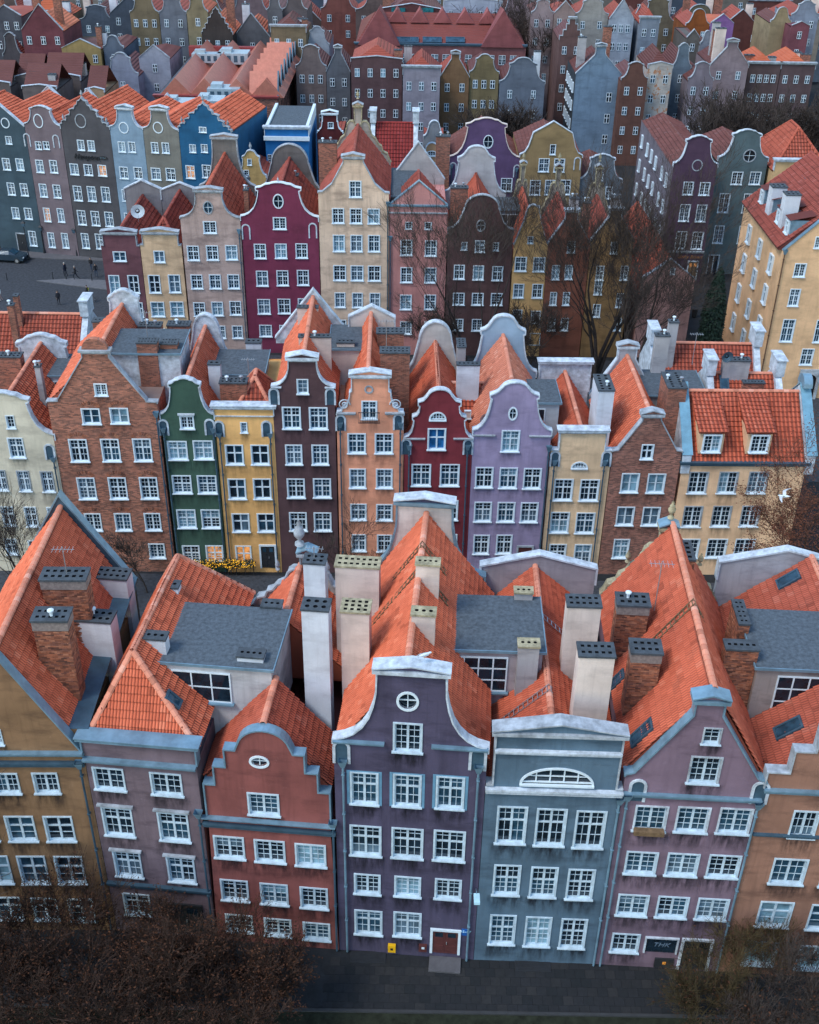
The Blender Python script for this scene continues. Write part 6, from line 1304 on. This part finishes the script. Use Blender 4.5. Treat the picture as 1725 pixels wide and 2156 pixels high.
# ------------------------------------------------------------------ trees
BARK = plain('bark', (.050, .040, .036), .95, 0, .4, .2, 5.); BARKB = plain('brown_twigs', (.042, .026, .02), .95, 0, .4, .2, 5.); BARKY = plain('lichen_twigs', (.06, .045, .022), .95, 0, .5, .2, 3.)
LEAFB = randmat('withered_leaves', [(.028, .014, .011), (.065, .027, .014), (.11, .043, .019), (.045, .02, .013)], .8); LEAFR = randmat('russet_leaves', [(.10, .035, .02), (.17, .06, .03), (.13, .05, .03)], .8)
def bare_tree(label, base, height, spread, seed, lv=5, leaf=None, nleaf=0, bark=None, name='bare_tree', trunks=1, r0=None, kids=3, group=None, twig=.010):
    rg = random.Random(seed); bark = bark or BARK
    o = bpy.data.objects.new(name, None); COL.objects.link(o); o.location = base; tag(o, label, 'tree', group)
    tr = MB(); br = MB(); tips = []
    def grow(p, d, ln, r, l):
        seg = 3 if l > 1 else 2; pts = [p]; rs = [r]; q = p.copy(); dd = d.copy()
        for i in range(seg):
            dd = (dd+Vector((rg.gauss(0, .13), rg.gauss(0, .13), rg.gauss(.05, .08)))).normalized(); q = q+dd*(ln/seg); pts.append(q.copy()); rs.append(max(twig, r*(1-.55*(i+1)/seg)))
        (tr if l >= lv-0 else br).tube(pts, rs, 7 if l >= lv-1 else 4 if l > 2 else 3, caps=False)
        if l <= 0: tips.extend(pts[1:]); return
        if l <= 2: tips.extend(pts[1:])
        n = kids if l < lv else kids+1
        for k in range(n):
            f = .45+.55*(k+rg.random()*.6)/n if l < lv else .55+.45*(k+rg.random()*.5)/n
            i = min(seg-1, int(f*seg)); t = f*seg-i; pp = pts[i].lerp(pts[i+1], min(1, t)); az = rg.uniform(0, 6.283); ax = dd.orthogonal().normalized(); ax = Matrix.Rotation(az, 3, dd) @ ax
            ang = rg.uniform(.35, .85)*spread; nd = (dd*math.cos(ang)+ax*math.sin(ang)); nd.z += .12; nd.normalize()
            grow(pp, nd, ln*rg.uniform(.55, .78), max(twig, rs[i+1]*rg.uniform(.5, .72)), l-1)
        grow(pts[-1], dd, ln*rg.uniform(.6, .78), rs[-1], l-1)
    R0 = r0 or height*.016
    for k in range(trunks):
        a = 6.283*k/trunks; lean = .0 if trunks == 1 else .25
        grow(Vector((.25*math.cos(a), .25*math.sin(a), -.2)) if trunks > 1 else Vector((0, 0, -.2)), Vector((lean*math.cos(a), lean*math.sin(a), 1)).normalized(), height*.36, R0, lv)
    tr.build('trunk', [bark], o, smooth=True); br.build('branches', [bark], o)
    if leaf and tips:
        lf = MB()
        for i in range(nleaf):
            p = rg.choice(tips)+Vector((rg.gauss(0, .18), rg.gauss(0, .18), rg.gauss(0, .15))); s = rg.uniform(.035, .085)
            M = Matrix.Translation(p) @ Matrix.Rotation(rg.uniform(0, 6.28), 4, 'Z') @ Matrix.Rotation(rg.uniform(-1.2, 1.2), 4, 'X')
            lf.add([M @ Vector(v) for v in ((-s, 0, 0), (0, -s*.5, s*.2), (s, 0, 0), (0, s*.5, s*.2))], [(0, 1, 2, 3)])
        c = lf.build('crown', [leaf], o); c['kind'] = 'stuff'
    return o
def gp(x, Y): return at_y((x, 1000), Y).x*0+0
def tx(px, py, Y): p = at_y((px, py), Y); return p.x
bare_tree('large bare tree with many trunks in front of the rust brown houses', (tx(1262, 700, 104.5), 104.5, 0), 22.5, .75, 3, 7, trunks=4, r0=.24, kids=2, twig=.0095)
bare_tree('second large bare tree with spreading crown above the pink gable end', (tx(1330, 690, 102.5), 102.5, 0), 19., .95, 14, 7, trunks=3, r0=.28, kids=2, twig=.0095)
bare_tree('tall slender bare tree in front of the dark umber house', (tx(1003, 660, 104), 104.0, 0), 21.5, .75, 9, 7, trunks=2, r0=.22, kids=2, twig=.0095)
bare_tree('thin bare tree leaning across the rose pink house', (tx(905, 640, 105.5), 105.5, 0), 8.0, 1.0, 21, 5, trunks=2, r0=.1, twig=.012)
bare_tree('bare shrub tree below the saffron yellow house', (tx(1110, 720, 105.5), 105.5, 0), 8.0, 1.1, 22, 5, trunks=3, r0=.1, twig=.016)
bare_tree('bare street tree in front of the pale cream house', (tx(75, 1130, 64), 64., 0), 12.5, 1.0, 5, 5, trunks=1, r0=.2, twig=.010)
bare_tree('small bare tree in front of the orange scrolled house', (tx(742, 1130, 65.5), 65.5, 0), 8.8, 1.0, 6, 5, r0=.12, twig=.009)
bare_tree('bare young tree beside the brick house doorway', (tx(300, 1160, 67), 67., 0), 6.0, 1., 61, 5, r0=.07, twig=.010)
bare_tree('russet tree keeping its leaves at the right end of the street', (tx(1712, 1090, 60.5), 60.5, 0), 17.5, 1.1, 7, 6, LEAFR, 12000, BARKB, r0=.22, kids=2)
for i, (x, Y, hh, tn) in enumerate(((-19.5, 33.4, 8.6, 2), (-16.2, 34.0, 8.2, 3), (-13.2, 33.4, 8.4, 2), (-10.6, 34.2, 6.6, 3), (-8.2, 33.2, 7.8, 2), (-5.6, 33.6, 7.0, 2))):
    bare_tree(('leafy brown tree at the lower left corner', 'bushy brown tree under the mustard house', 'rust tinged tree before the mauve house', 'low brown shrub tree below the doorway of the mauve house', 'brown tree before the left of the salmon house', 'brown tree at the right end of the dark thicket')[i], (x, Y, 0), hh*.95, 1.05, 30+i, 5, LEAFB, 3000, BARKB, 'withered_tree', trunks=tn, r0=.11, kids=3, group='withered trees at the lower left')
for i, (x, Y, hh) in enumerate(((-18.2, 30.6, 8.0), (-14.6, 30.9, 7.4), (-11.2, 30.6, 7.6), (-7.6, 30.8, 6.6), (-21.0, 35.4, 15.5))):
    bare_tree(('dark thicket tree in the bottom left corner of the picture', 'dark thicket tree second from the bottom left corner', 'dark thicket tree third from the bottom left corner', 'dark thicket tree nearest to the lawn', 'tall thin bare tree reaching up before the mustard house')[i], (x, Y, 0), hh, 1.0, 50+i, 5, LEAFB if i < 4 else None, 1200, BARKB if i < 4 else BARK, 'withered_tree' if i < 4 else 'bare_tree', trunks=2 if i < 4 else 1, r0=.1 if i < 4 else .1, group='withered trees at the lower left' if i < 4 else None)
for i, (x, Y, hh) in enumerate(((14.2, 33.6, 4.6), (16.6, 33.8, 6.0), (18.6, 33.2, 6.2), (16.0, 31.6, 4.4), (19.6, 31.4, 5.0))):
    bare_tree(('low lichen yellow shrub before the mauve house door', 'lichen yellow bare shrub before the peach house', 'bare shrub at the lower right edge', 'bare shrub in the dark lower right corner', 'thin bare shrub in the bottom right corner')[i], (x, Y, 0), hh, 1.15, 70+i, 5, LEAFB, 500, BARKY if i < 2 else BARK, 'bare_shrub', trunks=3, r0=.05, kids=3, group='bare shrubs at the lower right', twig=.007)
for i, (px, py, Y, hh) in enumerate(((1505, 200, 158, 17), (1560, 190, 160, 18), (1610, 200, 157, 17), (1660, 190, 160, 18), (1715, 200, 156, 17), (1110, 90, 215, 22), (1135, 75, 222, 22), (1060, 195, 176, 11), (1085, 200, 178, 11))):
    bare_tree(('dark bare tree left of the dark grove', 'dark bare tree second in the grove at right', 'dark bare tree in the middle of the right grove', 'dark bare tree fourth in the right grove', 'dark bare tree at the right edge of the grove', 'far bare tree left of the russet brick house', 'far bare tree behind the market roof end', 'thin far tree before the cement grey house', 'second thin far tree before the cement grey house')[i], (tx(px, py, Y), Y, 0), hh, 1.1, 90+i, 5, None, 0, BARK, 'bare_tree', trunks=2, r0=.25, kids=3, twig=.03, group='bare trees among the far houses')
# evergreen column by the corner building
rg = random.Random(4); EV = randmat('evergreen_leaves', [(.008, .018, .014), (.014, .032, .022), (.02, .04, .025)], .8)
b0 = at_y((1506, 640), 101.5); o = bpy.data.objects.new('cypress', None); COL.objects.link(o); o.location = (b0.x, 101.5, 0); tag(o, 'dark green columnar evergreen against the honey yellow corner building', 'tree')
m = MB(); m.tube([(0, 0, 0), (0, 0, 10.)], [.15, .03], 7); m.build('trunk', [BARK], o)
lf = MB()
for i in range(9000):
    t = rg.random()**.8; z = .3+t*12.5; r = 1.9*(1-t)**.5*(.85+.12*math.sin(11*t))*rg.uniform(.65, 1.1); a = rg.uniform(0, 6.283); p = Vector((r*math.cos(a), r*math.sin(a), z)); s = rg.uniform(.08, .2)
    M = Matrix.Translation(p) @ Matrix.Rotation(a, 4, 'Z') @ Matrix.Rotation(rg.uniform(-.9, .9), 4, 'X') @ Matrix.Rotation(rg.uniform(.2, 1.2), 4, 'Y'); lf.add([M @ Vector(v) for v in ((-s, 0, 0), (0, -s*.6, 0), (s, 0, 0), (0, s*.6, 0))], [(0, 1, 2, 3)])
c = lf.build('crown', [EV], o); c['kind'] = 'stuff'

# ------------------------------------------------------------------ garland of lit flowers in front of the green and amber houses
rg = random.Random(8); a, b = M2.wpt(.6, -.55, 1.05), M3.wpt(2.0, -.55, 1.2); gd = bpy.data.objects.new('garland', None); COL.objects.link(gd); gd.location = a; tag(gd, 'yellow glowing garland on the terrace rail before green and amber houses', 'garland')
HED = MB(); FL = MB()
for i in range(2600):
    p = (b-a)*rg.random()+Vector((rg.gauss(0, .12), rg.gauss(0, .18), rg.gauss(0, .15))); s = rg.uniform(.045, .085)
    M = Matrix.Translation(p) @ Matrix.Rotation(rg.uniform(0, 6.28), 4, 'Z') @ Matrix.Rotation(rg.uniform(-1, 1), 4, 'X'); (FL if rg.random() < .2 else HED).add([M @ Vector(v) for v in ((-s, 0, 0), (0, -s*.6, 0), (s, 0, 0), (0, s*.6, 0))], [(0, 1, 2, 3)])
HED.build('greenery', [EV], gd)['kind'] = 'stuff'; gm = plain('glowing_petals', (.9, .5, .03), .5); gm.node_tree.nodes['Principled BSDF'].inputs['Emission Color'].default_value = (1, .5, .03, 1); gm.node_tree.nodes['Principled BSDF'].inputs['Emission Strength'].default_value = .45
FL.build('blossoms', [gm], gd)['kind'] = 'stuff'
m = MB(); m.tube([(0, .1, -.95), (0, .1, .3)], .03, 5); 
rl = bpy.data.objects.new('terrace_rail', None); COL.objects.link(rl); rl.location = a; tag(rl, 'dark terrace rail carrying the glowing garland', 'railing')
d = b-a
for i in range(9):
    q = MB(); q.tube([d*(i/8)+Vector((0, .0, -1.1)), d*(i/8)+Vector((0, 0, .1))], .03, 5); q.build('post', [IRON], rl)
q = MB(); q.tube([Vector((0, 0, .1)), d+Vector((0, 0, .1))], .035, 5); q.build('handrail', [IRON], rl)

# ------------------------------------------------------------------ birds
def gull(label, loc, rz, flying=True):
    o = bpy.data.objects.new('seagull', None); COL.objects.link(o); o.location = loc; o.rotation_euler = (0, .3 if flying else 0, rz); tag(o, label, 'seagull')
    m = MB(); m.tube([(-.30, 0, .02), (-.18, 0, .03), (0, 0, .03), (.15, 0, .04), (.22, 0, .07), (.28, 0, .08), (.33, 0, .07)], [.015, .05, .085, .07, .045, .045, .012], 8); m.build('body', [WHITE], o, smooth=True)
    for sg in (-1, 1):
        w = MB()
        if flying: pts = [((.10, .05), (-.08, .05), .06), ((.16, .32), (-.02, .30), .20), ((.06, .62), (-.06, .58), .16), ((-.10, .85), (-.14, .83), .08)]
        else: pts = [((.12, .06), (-.05, .08), .08), ((-.05, .10), (-.15, .10), .06), ((-.36, .04), (-.37, .05), .02)]
        vs = []
        for (x0, y0), (x1, y1), z in pts: vs += [(x0, sg*y0, z+.01), (x1, sg*y1, z+.01), (x1, sg*y1, z-.004), (x0, sg*y0, z-.004)]
        w.add(vs, [f for i in range(len(pts)-1) for f in ((4*i, 4*i+1, 4*i+5, 4*i+4), (4*i+2, 4*i+3, 4*i+7, 4*i+6), (4*i, 4*i+3, 4*i+7, 4*i+4), (4*i+1, 4*i+2, 4*i+6, 4*i+5))]); w.build('wing', [plain('gull_grey', (.5, .53, .56), .7)], o)
    w = MB(); w.tube([(.32, 0, .07), (.38, 0, .06)], [.012, .004], 5); w.build('beak', [YEL], o)
    if not flying:
        for sg in (-1, 1): w = MB(); w.tube([(0, sg*.03, -.14), (0, sg*.03, -.03)], .008, 4); w.build('leg', [YEL], o)
gull('white seagull flying in front of the cream dormer house', at_y((1652, 1046), 52.), 2.6)
gull('seagull perched on the top of the purple house gable', F3.wpt(F3.w/2+.5, .2, F3.zt+.98), .4, False)

# ------------------------------------------------------------------ people, car and lamps on the square
def person(label, loc, rz, top, legs, skin=(.45, .28, .2), h=1.75, stride=.25, hair=(.05, .04, .035), coat=.0, arms=(.1, .1)):
    bmn = bpy.data.meshes.new('person'); k = h/1.75
    V = [(0, 0, .95), (0, 0, 1.15), (0, 0, 1.42), (0, .02, 1.53), (0, .03, 1.60), (0, .02, 1.70), (-.10, 0, .90), (-.10, stride*.5, .50), (-.10, stride*.3+.0, .09), (-.10, stride*.3+.14, .03), (.10, 0, .90), (.10, -stride*.2, .50), (.10, -stride*.95, .13), (.10, -stride*.95+.12, .03), (-.19, 0, 1.40), (-.24, -arms[0]*.4, 1.14), (-.23, arms[0], .92), (-.23, arms[0]+.06, .83), (.19, 0, 1.40), (.24, arms[1]*.2, 1.14), (.23, -arms[1], .92), (.23, -arms[1]+.05, .83)]
    E_ = [(0, 1), (1, 2), (2, 3), (3, 4), (4, 5), (0, 6), (6, 7), (7, 8), (8, 9), (0, 10), (10, 11), (11, 12), (12, 13), (2, 14), (14, 15), (15, 16), (16, 17), (2, 18), (18, 19), (19, 20), (20, 21)]
    rad = [.15+coat, .14+coat, .16, .055, .095, .085, .09+coat, .065, .045, .04, .09+coat, .065, .045, .04, .065, .05, .038, .04, .065, .05, .038, .04]
    bmn.from_pydata([(x*k, y*k, z*k) for x, y, z in V], E_, []); tmp = bpy.data.objects.new('tmp', bmn); COL.objects.link(tmp)
    md = tmp.modifiers.new('s', 'SKIN'); 
    for v, r in zip(bmn.skin_vertices[0].data, rad): v.radius = (r*k, r*k*.8)
    bmn.skin_vertices[0].data[0].use_root = True
    ms = tmp.modifiers.new('d', 'SUBSURF'); ms.levels = 1
    dg = bpy.context.evaluated_depsgraph_get(); me = bpy.data.meshes.new_from_object(tmp.evaluated_get(dg)); bpy.data.objects.remove(tmp)
    mats = [plain('coat_%.3f_%.3f_%.3f' % top, top, .85), plain('trousers_%.3f_%.3f_%.3f' % legs, legs, .85), plain('skin', skin, .6), plain('shoes', (.02, .02, .02), .7)]
    me.materials.clear()
    for x in mats: me.materials.append(x)
    for p in me.polygons:
        c = p.center.z/k; x = abs(p.center.x/k); p.material_index = 2 if c > 1.50 else 3 if c < .10 else 2 if (x > .17 and c < .88) else 1 if c < (.93 if not coat else .62) else 0
    o = put('person', me, None, loc, rz); tag(o, label, 'person')
    m = MB(); N = 8
    for i in range(4):
        for j in range(N): t = 2*math.pi*j/N; f = R(8+i*27); m.v.append((.105*k*math.cos(t)*math.cos(f), (.02+.10*math.sin(t)*math.cos(f)-.012)*k, (1.635+.115*math.sin(f))*k))
    m.f = [[i*N+j, i*N+(j+1) % N, (i+1)*N+(j+1) % N, (i+1)*N+j] for i in range(3) for j in range(N)]+[[3*N+j for j in range(N)]]; m.mi = [0]*len(m.f); m.build('hair', [plain('hair_%.2f' % hair[0], hair, .8)], o, smooth=True)
    return o
def gz(fr, x, y): return at_z(P(fr, x, y), .012)
person('person in dark navy coat walking left of the walking pair on the square', gz('j', 386, 1137), 1.2, (.015, .02, .04), (.012, .015, .025), hair=(.4, .38, .36), coat=.03)
person('person in dark jacket striding with swinging arms on the square', gz('j', 446, 1157), 1.5, (.02, .02, .025), (.015, .02, .03), stride=.5, hair=(.3, .28, .26), arms=(.25, .25))
person('person in black jacket and jeans on the far pavement', gz('j', 538, 1107), 2.8, (.012, .012, .015), (.03, .05, .09))
person('person in black and blue jeans near the plum brown house', gz('j', 566, 1143), 3.6, (.012, .014, .02), (.03, .055, .1))
person('person in white top at the left edge of the square', gz('j', 8, 1282), 2.2, (.6, .65, .68), (.35, .25, .24), hair=(.05, .04, .03))
person('person in a long dark coat standing behind the long red roof', gz('j', 347, 1305), .5, (.02, .022, .03), (.02, .022, .03), coat=.05, stride=.08)
cy = person('cyclist in black with a yellow vest strip behind the white gable end', gz('j', 520, 1290)+Vector((0, 0, .35)), 1.57, (.015, .015, .016), (.015, .016, .02), stride=.3, arms=(.35, -.3))
m = MB(); m.box(-.05, .05, -.185, -.16, 1.1, 1.42); m.build('vest_strip', [plain('hi_vis', (.75, .8, .02), .5)], cy)
bk = bpy.data.objects.new('bicycle', None); COL.objects.link(bk); bk.location = gz('j', 520, 1290); tag(bk, 'dark bicycle under the cyclist with the yellow strip', 'bicycle')
for sx in (-.52, .52):
    m = MB(); m.tube([(sx+.34*math.cos(2*math.pi*k/18), 0, .36+.34*math.sin(2*math.pi*k/18)) for k in range(19)], .022, 5); w_ = m.build('wheel', [IRON], bk)
    q = MB()
    for k in range(6): q.tube([(sx, 0, .36), (sx+.33*math.cos(k*1.047), 0, .36+.33*math.sin(k*1.047))], .006, 3)
    q.build('spokes', [ALU], w_)
m = MB(); m.tube([(-.52, 0, .36), (-.1, 0, .36), (.35, 0, .85), (-.2, 0, .85), (-.1, 0, .36)], .02, 5); m.tube([(.52, 0, .36), (.36, 0, .98)], .02, 5); m.build('frame', [IRON], bk)
m = MB(); m.tube([(.36, -.28, 1.0), (.36, .28, 1.0)], .016, 5); m.build('handlebar', [IRON], bk)
m = MB(); m.box(-.34, -.08, -.07, .07, .88, .93); m.build('saddle', [IRON], bk)
# parked car
cp = gz('j', 42, 1060); car = bpy.data.objects.new('parked_car', None); COL.objects.link(car); car.location = (cp.x, cp.y+.9, .01); car.rotation_euler = (0, 0, R(-6)); tag(car, 'dark blue grey car parked at the left edge of the square', 'car')
CARP = plain('car_paint', (.035, .06, .085), .25, .3, .1, .6); 
prof_ = [(-2.2, .35), (-2.25, .75), (-2.1, .92), (-1.5, 1.0), (-.75, 1.42), (.45, 1.45), (1.25, 1.0), (2.0, .88), (2.25, .7), (2.2, .35)]
vs = []; 
for y, f in ((-.88, .0), (-.62, 1.), (.62, 1.), (.88, .0)):
    for x, z in prof_: vs.append((x, y, z if (f or z < 1.01) else 1.0+(z-1.0)*.18))
n = len(prof_); m = MB(); m.add(vs, [(i+j*n, i+1+j*n, i+1+(j+1)*n, i+(j+1)*n) for j in range(3) for i in range(n-1)]+[tuple(range(n)), tuple(range(3*n, 4*n))]); m.build('body', [CARP], car)
for (a0, a1) in (((-1.42, 1.05), (-.80, 1.40)), ((.52, 1.41), (1.18, 1.05))):
    g = MB(); g.add([(a0[0], -.56, a0[1]+.03), (a0[0], .56, a0[1]+.03), (a1[0], .56, a1[1]+.03), (a1[0], -.56, a1[1]+.03)], [(0, 1, 2, 3)]); g.build('windscreen', [G_BLUE], car)
for sy in (-1, 1):
    g = MB(); g.add([(-1.25, sy*.85, 1.04), (1.05, sy*.85, 1.04), (.42, sy*.67, 1.38), (-.70, sy*.67, 1.38)], [(0, 1, 2, 3)]); g.build('side_window', [G_DARK], car)
    for sx in (-1.4, 1.4):
        w_ = MB(); w_.add([(sx+.33*math.cos(2*math.pi*k/16), sy*yy, .34+.33*math.sin(2*math.pi*k/16)) for yy in (.70, .91) for k in range(16)], [tuple(range(16)), tuple(range(16, 32))]+[(k, (k+1) % 16, 16+(k+1) % 16, 16+k) for k in range(16)]); wo = w_.build('wheel', [IRON], car)
        r_ = MB(); r_.add([(sx+.2*math.cos(2*math.pi*k/12), sy*.915, .34+.2*math.sin(2*math.pi*k/12)) for k in range(12)], [tuple(range(12))]); r_.build('rim', [ALU], wo)
    l_ = MB(); l_.box(2.18, 2.26, sy*.72-.14, sy*.72+.14, .66, .78); l_.build('headlight', [OFFW], car)
    l_ = MB(); l_.box(-2.27, -2.2, sy*.72-.14, sy*.72+.14, .72, .84); l_.build('tail_light', [plain('tail_red', (.3, .01, .01), .3)], car)
for i, (x, y, lb) in enumerate(((172, 1040, 'dark street lamp beside the parked car'), (262, 1005, 'dark street lamp before the grey mauve house'), (453, 1020, 'dark street lamp before the charcoal house'))):
    p = gz('j', x, y); o = bpy.data.objects.new('street_lamp', None); COL.objects.link(o); o.location = p; tag(o, lb, 'street lamp', 'street lamps on the square')
    m = MB(); m.tube([(0, 0, 0), (0, 0, .4), (0, 0, .9), (0, 0, 4.2 if i == 0 else 3.)], [.16, .14, .07, .05], 8); m.build('post', [IRON], o)
    m = MB(); zt_ = 4.2 if i == 0 else 3.; m.add([(a*.12, b*.12, zt_) for a, b in ((-1, -1), (1, -1), (1, 1), (-1, 1))]+[(a*.2, b*.2, zt_+.45) for a, b in ((-1, -1), (1, -1), (1, 1), (-1, 1))], [(0, 1, 5, 4), (1, 2, 6, 5), (2, 3, 7, 6), (3, 0, 4, 7)]); m.build('lantern', [G_CURT], o)
    m = MB(); m.add([(a*.26, b*.26, zt_+.45) for a, b in ((-1, -1), (1, -1), (1, 1), (-1, 1))]+[(0, 0, zt_+.7)], [(0, 1, 4), (1, 2, 4), (2, 3, 4), (3, 0, 4), (0, 1, 2, 3)]); m.build('lantern_cap', [IRON], o)
bol = MB(); bol.tube([(0, 0, 0), (0, 0, .8), (0, 0, .84), (0, 0, .95)], [.06, .05, .08, .03], 8); bme = bol.mesh('bollard', [IRON])
for i, (x, y, lb) in enumerate(((43, 1160, 'dark bollard post nearest to the parked car'), (312, 1155, 'dark bollard between the parked car and the walking pair'), (389, 1157, 'dark bollard beside the person in navy coat'), (540, 1165, 'dark bollard nearest to the plum brown house'))):
    tag(put('bollard', bme, None, gz('j', x, y)), lb, 'bollard', 'bollards on the square')
a, b = gz('j', 215, 1165), gz('j', 640, 1195); m = MB(); m.add([(a.x, a.y, .0), (a.x+3, a.y-.9, .0), (b.x, b.y-1.2, .0), (b.x, b.y+1.6, .0), (a.x+4, a.y+.9, .0)]+[(a.x, a.y, .1), (a.x+3, a.y-.9, .1), (b.x, b.y-1.2, .1), (b.x, b.y+1.6, .1), (a.x+4, a.y+.9, .1)], [(5, 6, 7, 8, 9)]+[(i, (i+1) % 5, 5+(i+1) % 5, 5+i) for i in range(5)]); tag(m.build('traffic_island', [plain('island_paving', (.12, .125, .14), .9)]), kind='structure')
m = MB(); q0, q1 = at_z((0, 535), 0), at_z((220, 555), 0); m.add([(q0.x-20, q0.y, 0), (q1.x+40, q1.y-1.5, 0), (q1.x+40, q1.y+12, 0), (q0.x-20, q0.y+12, 0)]+[(q0.x-20, q0.y, .11), (q1.x+40, q1.y-1.5, .11), (q1.x+40, q1.y+12, .11), (q0.x-20, q0.y+12, .11)], [(4, 5, 6, 7), (0, 1, 5, 4)]); tag(m.build('far_pavement', [plain('far_paving', (.10, .10, .11), .9)]), kind='structure')
p = gz('l', 993, 1375); o = bpy.data.objects.new('litter_bin', None); COL.objects.link(o); o.location = p; tag(o, 'dark litter bin in the lane beside the evergreen', 'bin')
m = MB(); m.tube([(0, 0, 0), (0, 0, .1), (0, 0, .95)], [.2, .28, .32], 10); m.build('bucket', [IRON], o); m = MB(); m.tube([(0, 0, .95), (0, 0, 1.02), (0, 0, 1.08)], [.34, .34, .2], 10); m.build('rim', [IRON], o)
# door lamp of the corner building
p = at_y(P('i', 1668, 575), RB.A.y-.25); m = MB(); m.tube([(0, .25, .15), (0, 0, .15), (0, 0, .05)], .02, 5); o = m.build('door_lamp', [IRON], None, p); tag(o, 'lit orange lamp above the doorway of the corner building', 'lamp')
bm_ = MB(); N = 8
for i in range(5):
    for j in range(N): t = 2*math.pi*j/N; f = R(-80+i*40); bm_.v.append((.13*math.cos(t)*math.cos(f), .13*math.sin(t)*math.cos(f), -.05+.13*math.sin(f)))
bm_.f = [[i*N+j, i*N+(j+1) % N, (i+1)*N+(j+1) % N, (i+1)*N+j] for i in range(4) for j in range(N)]; bm_.mi = [0]*len(bm_.f)
em = plain('lamp_glow', (1, .6, .2), .5); em.node_tree.nodes['Principled BSDF'].inputs['Emission Color'].default_value = (1, .45, .08, 1); em.node_tree.nodes['Principled BSDF'].inputs['Emission Strength'].default_value = 6.; bm_.build('bulb', [em], o)
# satellite dishes
def dish(label, loc, rz, r=.4, mat=None):
    o = bpy.data.objects.new('satellite_dish', None); COL.objects.link(o); o.location = loc; o.rotation_euler = (0, 0, rz); tag(o, label, 'satellite dish')
    m = MB(); N = 14; m.v = [(0, -.02, 0)]+[(r*k/3*math.cos(2*math.pi*j/N), -.02-.12*(k/3)**2, r*k/3*math.sin(2*math.pi*j/N)) for k in (1, 2, 3) for j in range(N)]
    m.f = [[0, 1+j, 1+(j+1) % N] for j in range(N)]+[[1+k*N+j, 1+k*N+(j+1) % N, 1+(k+1)*N+(j+1) % N, 1+(k+1)*N+j] for k in (0, 1) for j in range(N)]; m.mi = [0]*len(m.f); m.build('reflector', [mat or WHITE], o, smooth=True)
    m = MB(); m.tube([(0, 0, 0), (0, .15, -.1), (0, .15, -1.2)], .025, 5); m.build('mast', [ALU], o); m = MB(); m.tube([(0, -.1, -r), (0, -.5, 0)], .012, 4); m.build('feed_arm', [ALU], o)
dish('pale satellite dish between the burgundy and lavender gables', at_y(P('h', 1296, 815), 71.8), .5)
dish('satellite dish on the roof of the small plum brown house', at_y(P('j', 805, 755), 113), .3, .7)
dish('dark satellite dish on the weathered red roof behind the cream house', at_y(P('i', 1185, 455), 79.5), .2, .45, ZDARK)
# doorway of the corner building
s, z = RB.fp(1660, 600, 'i'); m = MB(); m.prism([(-1.0, 0), (-.75, 0), (-.75, 1.9)]+[(.75*math.cos(R(180-18*k)), 1.9+.75*math.sin(R(180-18*k))) for k in range(11)]+[(.75, 0), (1.0, 0), (1.0, 3.1), (-1.0, 3.1)], -.25, .0); o = m.build('doorway', [STONE], RB.o, (s, 0, 0))
m = MB(); m.add([(-.75, -.03, 0), (.75, -.03, 0), (.75, -.03, 2.7), (-.75, -.03, 2.7)], [(0, 1, 2, 3)]); m.build('door_leaf', [DARK], o)
